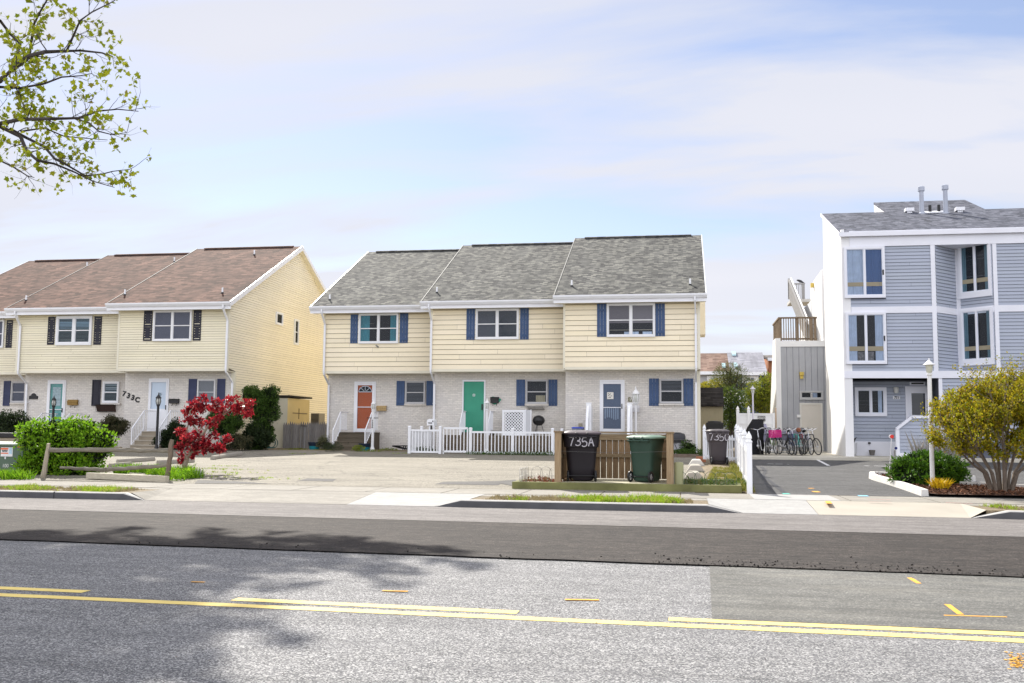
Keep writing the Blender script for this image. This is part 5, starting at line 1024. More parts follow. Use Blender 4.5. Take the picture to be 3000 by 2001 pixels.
# ------------------------------------------------------------------ white picket fence along the drive
def gothic(m, x, y, z, w=.115):
    e = w/2
    pr = [(e*1.18, 0), (e*1.18, .03), (e*.75, .05), (e*.75, .065), (e*1.05, .09), (e*.9, .14), (e*.5, .19), (e*.12, .235), (.002, .24)]
    m.rblock([(a, a, q) for a, q in pr], 12, (x, y, z), 0, 6)
PF = [(onG(2200, 1449).x, 21.95), (1.78, 34.4)]
def picket(P0, P1, lab, npost, h=1.0, first=True, last=True, fh=1.08, pk=.075, gap=.055):
    a, b = V((*P0, 0)), V((*P1, 0)); d = b-a; L = d.length; d.normalize(); nn = V((-d.y, d.x, 0)); g = lambda q: gz(max(21.7, q.y)); t = thing('picket_fence', (*P0, g(a)), lab, 'fence', 'white picket fences')
    for i in range(npost):
        if (i == 0 and not first) or (i == npost-1 and not last): continue
        q = a+d*L*i/(npost-1); z = g(q); m = MB(); e = .0575; m.box(q.x-e, q.x+e, q.y-e, q.y+e, z-.2, z+h+.08); po = m.build('post', PVC, t, bevel=.008); m = MB(); gothic(m, q.x, q.y, z+h+.08); m.build('post_cap', PVC, po)
        if i == npost-1: continue
    for i in range(npost-1):
        q0, q1 = a+d*L*i/(npost-1), a+d*L*(i+1)/(npost-1); l = (q1-q0).length; m = MB(); ZZ = lambda q, z: V((q.x, q.y, g(q)+z))
        for z in (.14, h-.16): m.bar(ZZ(q0, z), ZZ(q1, z), .045, .09)
        m.build('rail', PVC, t); m = MB(); k = int((l-.12)/(pk+gap))
        for j in range(k):
            q = q0+d*(.06+(l-.12)*(j+.5)/k); f = (j+.5)/k; dip = -.10*math.sin(math.pi*f); zt = g(q)+h+.0+dip; zb = g(q)+.05; w2 = pk/2; u = d*w2; n2 = nn*.02
            for sg in (0,): 
                pts = [V((q.x, q.y, 0))-u, V((q.x, q.y, 0))+u]
                poly = [pts[0]+V((0, 0, zb)), pts[1]+V((0, 0, zb)), pts[1]+V((0, 0, zt-.05)), V((q.x, q.y, zt)), pts[0]+V((0, 0, zt-.05))]
                m.prism([p_+n2*.5 for p_ in poly], -n2)
        o = m.build('pickets', PVC, t)
    return t
picket(PF[0], PF[1], 'white picket fence with gothic post caps running back along the drive', 5)
picket((PF[1][0]-.06, PF[1][1]+.1), (.75, 36.0), 'low white picket fence behind the bin marked 735C', 2, h=.95, first=False)
# weathered stockade fence in the gap between the rows
GP = wood('weathered_picket', (.14, .13, .125), (.29, .28, .27), 2, knots=False); YP = 43.2; t = thing('stockade_fence', (xat(890, YP), YP, GB), 'weathered grey pointed board fence between the two rows of houses', 'fence'); m = MB(); x = xat(829, YP); xe = -15.82; r = random.Random(4); zt_ = zat(890, 1237, YP)
while x < xe-.02: w = .095; h = zt_+r.uniform(-.03, .05); m.prism([(x, YP, GB-.05), (x+w, YP, GB-.05), (x+w, YP, h-.14), (x+w/2, YP, h), (x, YP, h-.14)], (0, .02, 0)); x += w+r.uniform(.004, .012)
m.build('boards', GP, t); m = MB(); 
for z in (.9, 1.5): m.box(xat(829, YP), xe, YP+.02, YP+.06, z, z+.08)
m.build('rail', GP, t)
# lean-to shed against the yellow gable
YLt = 43.45; sx0, sx1 = -19.33, xat(841, YLt); sz = zat(841, 1166, YLt); t = thing('lean_to_shed', ((sx0+sx1)/2, YLt, GB), 'yellow and beige lean-to shed with a dark flat roof against the gable wall', 'shed'); yb2 = onX(907, 1176, sx1).y
m = MB(); m.box(sx0, sx1-.02, YLt, yb2, GB-.1, sz); m.build('shed_wall', paint('beige_shed', (.56, .53, .42), .65, .06, 1, .05, dirt=.15), t); m = MB(); m.box(sx1-.02, sx1, YLt+.002, yb2, GB-.1, sz-.002); d_ = m.build('side_panel', paint('yellow_shed', (.66, .53, .26), .6, .06, 1, .05), t); m = MB(); m.box(sx1, sx1+.02, YLt+.6, yb2-.3, sz-.7, sz-.66); m.box(sx1, sx1+.02, (YLt+yb2)/2-.02, (YLt+yb2)/2+.02, sz-.95, sz-.45); m.build('latch', plain('rust', (.16, .10, .05)), d_)
m = MB(); m.prism([(sx0, YLt-.08, sz+.05), (sx0, yb2+.08, sz+.05), (sx0, yb2+.08, sz+.13), (sx0, YLt-.08, sz+.13)], (sx1-sx0+.1, 0, 0)); m.build('shed_roof', paint('tar_roof', (.03, .028, .026), .9, .3), t)
x0_, x1_ = xat(909, 47.5), xat(934, 47.5); t = thing('air_conditioner', (x0_, 47.5, GB), 'tan air conditioner unit behind the weathered board fence', 'air conditioner'); m = MB(); m.box(x0_, x1_, 47.5, 48.3, GB, zat(920, 1211, 47.5)); m.build('case', paint('taupe_metal', (.24, .22, .18), .5, .1), t, bevel=.02); m = MB(); z = GB+.2
while z < zat(920, 1214, 47.5): m.box(x0_+.04, x1_-.04, 47.48, 47.5, z, z+.015); z += .06
m.build('louvre', BLACK, t)
# small iron table, hose reel, flower tubs
Y = 42.7; a, b = xat(878, Y), xat(900, Y); zt2 = zat(889, 1247.5, Y); t = thing('garden_table', ((a+b)/2, Y, GB), 'thin black bird table in front of the weathered fence', 'table'); MB().lathe([(.16, -.02), (.17, 0), (.1, .015)], ((a+b)/2, Y, zt2), 16).build('top', BLACK, t)
for dx in (-.1, .1, 0): MB().tube([((a+b)/2+dx, Y+(.08 if dx == 0 else -.05), zt2), ((a+b)/2+dx, Y+(.1 if dx == 0 else -.06), GB)], .012, 6).build('leg', plain('grey_iron', (.3, .3, .31)), t)
p = onY(792, 1297, 42.4); t = thing('hose_reel', (p.x, 42.4, GB), 'coiled dark green garden hose beside the tall dark shrub', 'hose'); m = MB()
for i in range(7): m.torus((p.x-.05+i*.02, 42.4+.02*i, GB+.27), (.5, -1, .1), .26-.02*(i % 4), .016, 22, 6)
m.build('hose_coil', paint('hose_green', (.03, .10, .09), .4, .15), t)
def tub(u, v, Y, r, lab, seed):
    p = onY(u, v, Y); t = thing('flower_tub', (p.x, Y, GB), lab, 'plant pot', 'teal flower tubs'); m = MB(); m.lathe([(r*.74, 0), (r*.88, r*.62)], (p.x, Y, GB), 18); m.build('tub', paint('teal_tub', (.015, .20, .24), .35, .06), t, smooth=True); m = MB(); m.lathe([(r*.88, r*.62), (r, r*1.1), (r*1.04, r*1.12), (r*1.04, r*1.22), (r*.95, r*1.22), (r*.93, r*1.1)], (p.x, Y, GB), 18); m.build('rim', paint('dark_tub_rim', (.012, .022, .045), .35, .1), t, smooth=True); MB().lathe([(r*.9, r*1.05), (.01, r*1.12)], (p.x, Y, GB), 14).build('soil', SOIL, t); return p
tub(921, 1317, 41.4, .28, 'teal flower tub in front of the weathered board fence', 1); tub(1068, 1317, 40.5, .26, 'teal flower tub at the steps of the orange door', 2)
m = MB(); p = onY(1178, 1314, 41.5); pts = []
for i in range(60): a_ = i*.42; pts.append((p.x-.25+.25*c(a_)+.005*i, 41.6+.22*s(a_), GB+.06+.012*(i % 15)+.05*(s(a_*.5)**2)))
m.tube(pts, .022, 6); tag(m.build('garden_hose', plain('black_hose', (.012, .013, .02), .4)), 'black garden hose lying coiled at the foot of the brick wall', 'hose')
# ------------------------------------------------------------------ left corner: transformer, split-rail fence, wheel stops
YTf = 24.2; t = thing('transformer_box', (xat(20, YTf), YTf, gz(YTf)), 'green utility transformer box with a warning sticker at the left edge', 'transformer'); TG = paint('transformer_green', (.10, .15, .105), .5, .08, 1, .03, dirt=.15); xa, xb = xat(-80, YTf), xat(70, YTf); zT = zat(20, 1302, YTf); g = gz(YTf)
m = MB(); m.box(xa, xb, YTf, YTf+1.1, g, zT-.02); m.build('cabinet', TG, t, bevel=.015); m = MB(); m.hexa([(xa-.03, YTf-.05, zT-.02), (xb+.03, YTf-.05, zT-.02), (xb+.03, YTf+1.15, zT-.02), (xa-.03, YTf+1.15, zT-.02)], [(xa-.03, YTf-.05, zT+.02), (xb+.03, YTf-.05, zT+.02), (xb+.03, YTf+1.15, zT+.06), (xa-.03, YTf+1.15, zT+.06)]); m.build('lid', paint('transformer_lid', (.34, .40, .33), .5, .08), t)
def sticker(u0, u1, v0, v1, mat, d=.012, par=None, nm='sticker'): a, b = onY(u0, v1, YTf), onY(u1, v0, YTf); m = MB(); m.box(a.x, b.x, YTf-d, YTf-.001, a.z, b.z); return m.build(nm, mat, par or t)
st_ = sticker(2, 38, 1311, 1337, WHITEP, .006); ORS = paint('orange_label', (.75, .13, .03), .5, .05)
for v0, v1 in ((1312.5, 1317), (1326.5, 1329)): sticker(3, 25, v0, v1, ORS, .009, st_, 'band')
sticker(27, 36, 1312.5, 1330, paint('label_blue', (.45, .62, .75), .5, .3, 20), .009, st_, 'band')
text('WARNING', onY(14, 1319.7, YTf-.01), .035, BLACK, st_, 'lettering'); text('KEEP AWAY', onY(14, 1323, YTf-.01), .028, BLACK, st_, 'lettering'); sticker(14, 18, 1338, 1345, WHITEP); text('100', onY(16, 1365, YTf-.005), .13, paint('pale_stencil', (.55, .58, .52), .6, .05), t, 'lettering', bold=.003)
m = MB(); a = onY(13, 1381, YTf); m.box(a.x-.06, a.x+.06, YTf-.05, YTf, a.z-.02, a.z+.05); m.box(a.x-.04, a.x+.04, YTf-.04, YTf, a.z-.13, a.z-.02); m.build('padlock', BLACK, t); sticker(52, 62, 1304, 1311, paint('hazard_label', (.55, .22, .06), .5, .5, 30))
Y = 29.0; t = thing('storage_box', (xat(0, Y), Y, gz(Y)), 'low dark lidded storage box behind the transformer at the left edge', 'box'); a, b = xat(-90, Y), xat(52, Y); m = MB(); m.box(a, b, Y, Y+1, gz(Y)-.1, zat(20, 1283, Y)); m.build('base', paint('tan_block', (.34, .29, .22), .8, .15), t); m = MB(); m.box(a-.05, b+.02, Y-.05, Y+1.05, zat(20, 1283, Y), zat(20, 1268, Y)); m.build('lid', paint('dark_lid', (.022, .02, .022), .5, .1), t, bevel=.03)
OLDW = wood('silver_wood', (.12, .105, .082), (.29, .265, .215), 0, knots=False); YSR = 22.6
def rough(m, a, b, r0, r1, n=10, seed=0):
    r = random.Random(seed); a, b = V(a), V(b); pts = [a+(b-a)*i/n+V((r.uniform(-1, 1), r.uniform(-1, 1), r.uniform(-1, 1)))*.012 for i in range(n+1)]; m.tube(pts, [(r0+(r1-r0)*i/n)*r.uniform(.85, 1.12) for i in range(n+1)], 7); return m
t = thing('split_rail_fence', (xat(320, YSR), YSR, gz(YSR)), 'weathered split-rail fence with leaning posts in front of the green bush', 'fence'); q = lambda u, v, dy=0: onY(u, v, YSR+dy)
rough(MB(), q(126, 1404), q(143, 1298), .075, .05, 8, 1).build('post', wood('post_tan', (.30, .25, .18), (.50, .44, .35), 2, knots=False), t, smooth=True); rough(MB(), q(488, 1414), q(504, 1288), .07, .055, 8, 2).build('post', wood('post_dark', (.12, .09, .065), (.26, .21, .16), 2, knots=False), t, smooth=True)
rough(MB(), q(146, 1318), q(503, 1320), .055, .05, 16, 3).build('rail', OLDW, t, smooth=True); m = MB(); rough(m, q(178, 1370), q(312, 1377), .03, .055, 10, 4); rough(m, q(308, 1377, .03), q(492, 1362), .055, .045, 10, 5); m.build('rail', OLDW, t, smooth=True)
m = MB(); a, b = onG(205, 1410), onG(452, 1416); m.bar((a.x, 22.5, gz(22.5)+.09), (b.x+.1, 22.05, gz(22)+.07), .14, .15); tag(m.build('fallen_timber', wood('pale_timber', (.40, .36, .27), (.58, .53, .42), 0, knots=False), bevel=.015), 'pale square timber lying on the ground under the split-rail fence', 'timber'); STOP = paint('wheel_stop_concrete', (.36, .33, .28), .9, .12, 3, .3, dirt=.4)
def wheelstop(a, b, lab, wd=.16, h=.13):
    a, b = V((a.x, a.y, gz(a.y)+.005)), V((b.x, b.y, gz(b.y)+.005)); d = (b-a).normalized(); n_ = V((-d.y, d.x, 0)).normalized(); m = MB(); pr = [(-wd/2, 0), (wd/2, 0), (wd/2*.9, h*.6), (wd/2*.55, h), (-wd/2*.55, h), (-wd/2*.9, h*.6)]; A = [a+n_*x+V((0, 0, z)) for x, z in pr]; B = [b+n_*x+V((0, 0, z)) for x, z in pr]; m.hexa(A, B); return tag(m.build('wheel_stop', STOP, bevel=.015), lab, 'wheel stop', 'concrete wheel stops')
wheelstop(onG(345, 1358), onG(450, 1350), 'concrete wheel stop seen between the rails of the split-rail fence'); wheelstop(onG(322, 1371), onG(382, 1366), 'short end of a concrete wheel stop beside the green bush'); wheelstop(onG(462, 1361), onG(566, 1355), 'concrete wheel stop just behind the trunk of the red maple'); wheelstop(onG(622, 1347), onG(706, 1333), 'concrete wheel stop right of the red maple, nearest the tall dark shrub'); wheelstop(onG(520, 1336), onG(600, 1331), 'concrete wheel stop farthest back behind the red foliage')
m = MB(); p = onG(568, 1397); m.obox((p.x, p.y, gz(p.y)+.08), (.34, .2, .2), .2); tag(m.build('stone_block', CONC, bevel=.03), 'pale stone block beside the weeds under the red maple', 'stone')
for i, (u, v, lab) in enumerate(((2040, 1362, 'rounded concrete block farthest back in the row beside the grass strip'), (2037, 1379, 'middle concrete block in the row beside the grass strip'), (2032, 1402, 'yellowish concrete block nearest the bed in the row beside the grass strip'))):
    p = onG(u, v); m = MB(); m.hexa([(p.x-.28, p.y-.5, gz(p.y)-.02), (p.x+.28, p.y-.5, gz(p.y)-.02), (p.x+.25, p.y+.5, gz(p.y)-.02), (p.x-.25, p.y+.5, gz(p.y)-.02)], [(p.x-.14, p.y-.42, gz(p.y)+.17), (p.x+.14, p.y-.42, gz(p.y)+.17), (p.x+.13, p.y+.45, gz(p.y)+.19), (p.x-.13, p.y+.45, gz(p.y)+.19)]); tag(m.build('stone_block', STOP if i else CONC, bevel=.05), lab, 'stone')
BRK = paint('red_brick', (.42, .17, .09), .85, .15, 8, .2)
for u, v, rz, lab in ((2056, 1355, .2, 'loose red brick right of the concrete blocks, the nearer one'), (2051, 1346, -.3, 'loose red brick right of the concrete blocks, the farther one')): p = onG(u, v); m = MB(); m.obox((p.x, p.y, gz(p.y)+.06), (.26, .14, .1), rz); tag(m.build('loose_brick', BRK, bevel=.01), lab, 'brick')
# barbecue and things in front of the right-hand house
Y = 39.2; p = onY(1990, 1330, Y); t = thing('gas_barbecue', (p.x, Y, gz(Y)), 'covered dark gas barbecue right of the enclosure, against the brick wall', 'barbecue'); g = gz(Y); zz = zat(1985, 1267, Y); m = MB(); m.rblock([(.40, .25, zz-g-.28), (.40, .25, zz-g-.15), (.36, .22, zz-g-.05), (.2, .15, zz-g)], 20, (p.x-.15, Y, g), 0, 3); m.build('hood', plain('dark_hood', (.03, .03, .035), .4, .4), t, smooth=True); m = MB(); m.box(p.x-.45, p.x+.2, Y-.2, Y+.2, zz-.40, zz-.285); m.box(p.x-.95, p.x-.5, Y-.2, Y+.2, zz-.34, zz-.30); m.box(p.x+.22, p.x+.5, Y-.2, Y+.2, zz-.34, zz-.30); m.build('shelf', BLACK, t); m = MB(); m.box(p.x-.42, p.x+.16, Y-.17, Y+.2, g+.08, zz-.405); m.build('cabinet', paint('grey_cabinet', (.42, .42, .44), .5, .1), t)
m = MB(); m.tube([(p.x-.1, Y-.22, zz-.42), (p.x-.2, Y-.25, g+.5), (p.x-.05, Y-.26, g+.2), (p.x+.05, Y-.26, g+.1)], .012, 6); m.build('gas_hose', BLACK, t)
Yt = 39.9; p = onY(1693, 1262, Yt); t = thing('storage_tote', (p.x, Yt, GB), 'blue plastic tote showing above the enclosure, left of the white stair rail', 'tote'); zt3 = zat(1693, 1251, Yt); m = MB(); m.rblock([(.2, .14, 0), (.23, .17, zt3-GB-.06)], 16, (p.x, Yt, GB), 0, 6); m.build('tub', paint('dim_tote', (.25, .27, .32), .5, .05), t); m = MB(); m.rblock([(.25, .18, zt3-GB-.06), (.25, .18, zt3-GB-.02), (.2, .14, zt3-GB)], 16, (p.x, Yt, GB), 0, 6); m.build('lid', paint('blue_tote', (.05, .09, .55), .4, .05), t)
# ------------------------------------------------------------------ bits by the flats
def pot(u, v, Y, prof, mat, lab, kind='plant_pot', cat='plant pot'):
    p = onY(u, v, Y); t = thing(kind, (p.x, Y, gz(Y)+.1), lab, cat); MB().lathe(prof, (p.x, Y, gz(Y)+.1), 18).build('pot', mat, t, smooth=True); return t, p
t, p = pot(2495, 1327, YR-.6, [(.12, 0), (.19, .08), (.20, .2), (.195, .42), (.215, .43), (.215, .47), (.18, .47), (.17, .40)], paint('old_white_pot', (.55, .56, .58), .5, .15, 5, dirt=.3), 'white pot with one black leaf by the pier of the flats'); z = gz(YR)+.5; m = MB(); m.prism([(p.x+.02, YR-.6, z), (p.x+.10, YR-.6, z), (p.x+.12, YR-.6, z+.1), (p.x+.2, YR-.6, z+.28), (p.x+.06, YR-.6, z+.18)], (0, .02, 0)); m.tube([(p.x-.12, YR-.6, z), (p.x-.16, YR-.6, z+.4)], .008, 5); m.build('leaf', BLACK, t)
pot(2555, 1328, YR-.35, [(.08, 0), (.12, .19), (.125, .2), (.11, .2), (.1, .15)], paint('taupe_pot', (.16, .15, .14), .6, .1), 'small taupe pot against the white footing of the flats')
for (ut, vt, ub, vb, mt, lab) in ((2612, 1279, 2604, 1395, paint('red_reflector', (.75, .06, .05), .3, .05), 'thin white marker stake with a red round reflector by the juniper'), (2624, 1313, 2628, 1352, paint('blue_reflector', (.02, .03, .16), .3, .05), 'thin white marker stake with a dark blue round reflector by the juniper')):
    p = onG(ub, vb); g = gz(p.y); tp = onY(ut, vt, p.y); t = thing('marker_stake', (p.x, p.y, g), lab, 'marker stake', 'driveway marker stakes'); MB().tube([(p.x, p.y, g-.05), tp], .011, 6).build('stake', WHITEP, t); m = MB(); m.tube([(tp.x-.015, tp.y+.02, tp.z), (tp.x-.015, tp.y-.0, tp.z)], .055, 16); m.build('backing', WHITEP, t); m = MB(); m.tube([(tp.x+.008, tp.y-.001, tp.z), (tp.x+.008, tp.y-.02, tp.z)], .05, 16); m.build('reflector', mt, t)
# bird on the landing rail
m = MB(); x, y, z = LAND; t = thing('bird', LAND, 'dark bird perched on the top landing rail of the stair tower', 'bird'); m.tube([(x-.19, y, z+.17), (x-.13, y, z+.165), (x-.06, y, z+.14), (x+.04, y, z+.10), (x+.13, y, z+.05), (x+.24, y, z-.0)], [.012, .045, .062, .07, .045, .012], 10); m.tube([(x-.02, y-.02, z+.08), (x-.01, y-.02, z)], .008, 5); m.tube([(x-.02, y+.02, z+.08), (x-.01, y+.02, z)], .008, 5); m.build('body', plain('bird_grey', (.03, .03, .035), .6), t, smooth=True)
# white vinyl privacy fence with the sign
YPV = 44.2; t = thing('privacy_fence', (xat(2200, YPV), YPV, gz(YPV)), 'tall white panel fence carrying the private property sign', 'fence'); g = gz(YPV); zt4 = zat(2230, 1211, YPV); x0_, x1_ = xat(2164, YPV), xat(2270, YPV); m = MB(); m.box(x0_, x1_, YPV-.02, YPV+.02, g, zt4-.05); m.build('panel', PVC, t); m = MB(); m.box(x0_, x1_, YPV-.05, YPV+.05, zt4-.06, zt4); zl = zat(2230, 1240, YPV); m.box(x0_, x1_, YPV-.05, YPV+.05, zl-.05, zl+.03); m.build('rail', PVC, t)
for u in (2162, 2194): x = xat(u, YPV); m = MB(); m.box(x-.06, x+.06, YPV-.08, YPV+.06, g, zt4+.08); po = m.build('post', PVC, t); m = MB(); gothic(m, x, YPV-.01, zt4+.08, .13); m.build('post_cap', PVC, po)
m = MB(); x = xat(2267, YPV); m.box(x-.05, x+.05, YPV-.07, YPV+.06, g, zt4+.02); m.build('post', PVC, t)
a, b = onY(2220, 1234, YPV-.06), onY(2242, 1219, YPV-.06); sg = thing('warning_sign', ((a.x+b.x)/2, YPV-.06, a.z), 'small black private property sign on the tall white panel fence', 'sign'); m = MB(); m.box(a.x, b.x, YPV-.07, YPV-.055, a.z, b.z); m.build('plate', BLACK, sg); h = b.z-a.z
for i, (tx, sz) in enumerate((('PRIVATE', .074), ('PROPERTY', .07), ('NO TRESPASSING', .034))): text(tx, ((a.x+b.x)/2, YPV-.073, b.z-h*(.24+.29*i)), sz, WHITEP, sg, 'lettering', bold=.002)
m = MB(); x = xat(2274, 44.8); m.tube([(x, 44.8, gz(44)), (x, 44.8, zat(2274, 1195, 44.8))], .03, 8); tag(m.build('standpipe', paint('rusty_white_pipe', (.55, .40, .28), .6, .3, 3)), 'thin rusty white pipe standing against the stair tower', 'pipe')
# shed and condenser behind the house
YSh = 50; t = thing('garden_shed', (xat(2090, YSh), YSh, gz(YSh)), 'tan garden shed with a dark shingle roof behind the houses', 'shed'); a, b = xat(2040, YSh), xat(2122, YSh); ze_ = zat(2090, 1189, YSh); m = MB(); m.box(a, b-.05, YSh, YSh+2.4, gz(YSh), ze_); m.build('shed_wall', paint('tan_board', (.40, .36, .25), .7, .08, 1, .05, streak=True), t); m = MB(); m.box(xat(2064, YSh), xat(2111, YSh), YSh-.03, YSh, gz(YSh), zat(2090, 1228, YSh)); m.build('shed_door', MATS['tan_board'], t); zr_ = zat(2090, 1140, YSh+1.2); m = MB(); m.prism([(a, YSh-.2, ze_-.05), (a, YSh+1.2, zr_), (a, YSh+2.6, ze_-.05), (a, YSh+2.6, ze_+.03), (a, YSh+1.2, zr_+.08), (a, YSh-.2, ze_+.03)], (b-a, 0, 0)); m.build('shed_roof', shingle('dark_shingle', [(.02, .018, .018), (.035, .032, .03), (.05, .045, .045), (.06, .055, .05)], row=.22, w=.3), t)
Yc = 46; a, b = xat(2069, Yc), xat(2120, Yc); t = thing('air_conditioner', ((a+b)/2, Yc, gz(Yc)), 'black air conditioner unit in front of the tan shed', 'air conditioner'); zc_ = zat(2090, 1238, Yc); m = MB(); m.box(a, b, Yc, Yc+.75, gz(Yc), zc_); m.build('case', paint('dark_metal', (.03, .03, .032), .5, .2), t, bevel=.03); m = MB(); m.lathe([((b-a)*.42, 0), ((b-a)*.40, .06), (.1, .08)], ((a+b)/2, Yc+.37, zc_), 18); m.build('fan_guard', BLACK, t)
# ------------------------------------------------------------------ bicycles
def bike(loc, rz, fm, lab, basket=None, seatm=None, lean=0, tire=None):
    t = thing('bicycle', (0, 0, 0), lab, 'bicycle', 'bicycles parked at the rack'); seatm = seatm or BLACK; ws = .33; X0, X2 = -.52, .52
    for x in (X0, X2):
        m = MB(); m.torus((x, 0, ws), (0, 1, 0), ws-.025, .022, 26, 6); w = m.build('wheel', tire or BLACK, t, smooth=True); m = MB()
        for i in range(12): a = i*math.pi/6; m.tube([(x, 0, ws), (x+.30*c(a), 0, ws+.30*s(a))], .003, 3)
        m.torus((x, 0, ws), (0, 1, 0), .295, .01, 24, 5); m.tube([(x, -.05, ws), (x, .05, ws)], .025, 8); m.build('rim', plain('steel', (.5, .5, .5), .3, .5, .7), w)
    bb = (-.08, 0, .30); st = (-.24, 0, .78); hd = (.36, 0, .80); hd2 = (.40, 0, .62); m = MB()
    m.tube([st, bb], .018, 7); m.tube([(-.22, 0, .74), hd], .017, 7); m.tube([bb, hd2], .02, 7); m.tube([hd, hd2], .022, 7)
    for y in (-.05, .05): m.tube([bb, (X0, y, ws)], .011, 6); m.tube([(-.22, 0, .74), (X0, y, ws)], .010, 6); m.tube([hd2, (.46, y, .5), (X2, y, ws)], .013, 6)
    m.build('frame', fm, t, smooth=True); m = MB(); m.tube([hd, (.33, 0, .92)], .014, 6); m.tube([(.16, .30, .99), (.24, .24, 1.0), (.36, .14, .98), (.34, 0, .93), (.36, -.14, .98), (.24, -.24, 1.0), (.16, -.30, .99)], .013, 6); ho = m.build('handlebar', plain('chrome', (.55, .55, .56), .25, .5, .8), t, smooth=True); m = MB()
    for y in (.24, -.24): m.tube([(.24, y, 1.0), (.12, y*1.3, .985)], .019, 8)
    m.build('grip', BLACK, ho); m = MB(); m.tube([st, (-.27, 0, .88)], .013, 6); m.build('seat_post', MATS['chrome'], t); m = MB(); m.tube([(-.42, 0, .93), (-.34, 0, .94), (-.24, 0, .93), (-.12, 0, .92)], [.06, .10, .06, .022], 8); m.build('saddle', seatm, t, smooth=True); m = MB(); m.tube([(-.08, -.06, .30), (-.08, .06, .30)], .09, 14); m.bar((-.08, .07, .30), (.0, .07, .16), .02); m.bar((-.08, -.07, .30), (-.16, -.07, .44), .02); m.bar((.0, .07, .16), (.0, .16, .16), .06, .02); m.bar((-.16, -.07, .44), (-.16, -.16, .44), .06, .02); m.build('crank', MATS['steel'], t)
    if basket:
        m = MB(); x0, x1, y0, y1, z0, z1 = .42, .68, -.2, .2, .66, .92
        for q in range(7):
            z = z0+(z1-z0)*q/6; m.tube([(x0, y0, z), (x1, y0, z), (x1, y1, z), (x0, y1, z)], .011, 4, close=True)
        for q in range(9): y = y0+(y1-y0)*q/8; m.bar((x1, y, z0), (x1, y, z1), .03, .01); m.bar((x0, y, z0), (x0, y, z1), .03, .01)
        for q in range(1, 6): x = x0+(x1-x0)*q/6; m.bar((x, y0, z0), (x, y0, z1), .03, .01); m.bar((x, y1, z0), (x, y1, z1), .03, .01)
        m.box(x0, x1, y0, y1, z0-.01, z0); m.build('basket', basket, t)
    t.location = loc; t.rotation_euler = (R(lean), 0, rz); return t
YBk = 38.9; gb_ = gz(YBk)+.10; PINK = paint('pink_basket', (.62, .03, .24), .5, .08); SIL = plain('silver_frame', (.45, .46, .48), .3, .5, .5); TEALF = paint('mint_frame', (.14, .46, .40), .4, .05); GRNF = paint('sage_frame', (.30, .38, .22), .4, .08); DKF = plain('dark_frame', (.03, .03, .035), .4); REDF = paint('maroon_frame', (.20, .025, .03), .4, .05); NVY = plain('navy_frame', (.04, .06, .14), .4)
bk_ = [(2228, -92, SIL, 'silver bicycle at the left end of the rack, by the lamp post', None, None, 6), (2264, -80, GRNF, 'sage green bicycle with a bright pink front basket', PINK, None, 3), (2249, -100, DKF, 'black bicycle between the silver one and the pink basket', None, None, -4), (2304, -70, DKF, 'dark bicycle leaning right of the pink basket', None, None, 8), (2321, -82, NVY, 'navy bicycle left of the mint green one', None, None, 4), (2340, 98, TEALF, 'mint green bicycle with a brown saddle in the middle of the rack', None, paint('brown_saddle', (.20, .07, .035), .6, .1), -4), (2354, -88, REDF, 'maroon bicycle right of the mint green one', None, None, 5), (2366, -78, SIL, 'silver bicycle with high handlebars near the right end of the rack', None, None, 4), (2378, -68, DKF, 'black bicycle at the right end of the rack by the beige door', None, None, 9)]
for u, a_, fm, lab, bs, se, ln in bk_: bike((xat(u, YBk), YBk+rnd.uniform(-.15, .15)+.25, gb_), R(a_), fm, lab, bs, se, ln)
m = MB(); x0_, x1_ = xat(2214, YBk+.9), xat(2372, YBk+.9); t = thing('bicycle_rack', (x0_, YBk+.9, gb_), 'long grey metal bicycle rack against the flats', 'bicycle rack')
yy = YBk+.75; m.tube([(x0_, yy, gb_), (x0_, yy, gb_+.78), (x1_, yy, gb_+.78), (x1_, yy, gb_)], .022, 7); k = 16
for i in range(1, k): x = x0_+(x1_-x0_)*i/k; m.tube([(x, yy, gb_+.05), (x, yy, gb_+.78)], .012, 5)
m.tube([(x0_, yy, gb_+.06), (x1_, yy, gb_+.06)], .018, 6); m.build('rail', plain('rack_grey', (.30, .31, .33), .4, .4, .4), t)
def cover(P, mat, lab, seed, sx, sy, sz, tilt=0):
    r = random.Random(seed); m = MB(); prof = []; k = 9
    for i in range(k+1): t_ = i/k; prof.append((sx*(1-.5*t_**2), sy*(1-.55*t_**2), sz*t_, tilt*t_*t_, 0))
    m.rblock(prof, 22, P, .2, 2.2)
    for v in m.b.verts: f = s(v.co.x*17+seed)*s(v.co.z*11)*.03; v.co += V((f, f*.6, f*.4))
    return tag(m.build('rain_cover', mat, smooth=True), lab, 'cover')
cover((xat(2203, 39.7), 39.7, gb_), plain('black_cloth', (.012, .012, .014), .7, .2), 'black cloth cover draped to a peak over a bicycle by the picket fence', 3, .45, .4, 1.35, .25); cover((xat(2231, 39.9), 39.9, gb_+.45), paint('lilac_cloth', (.33, .32, .42), .8, .08), 'pale grey cloth over a bicycle right of the black cover', 5, .34, .3, .72, .0); cover((xat(2312, 39.9), 39.9, gb_+.55), paint('slate_cloth', (.16, .16, .20), .7, .1), 'slate grey cover lying over the bicycles in the middle', 8, .75, .25, .36, .1)
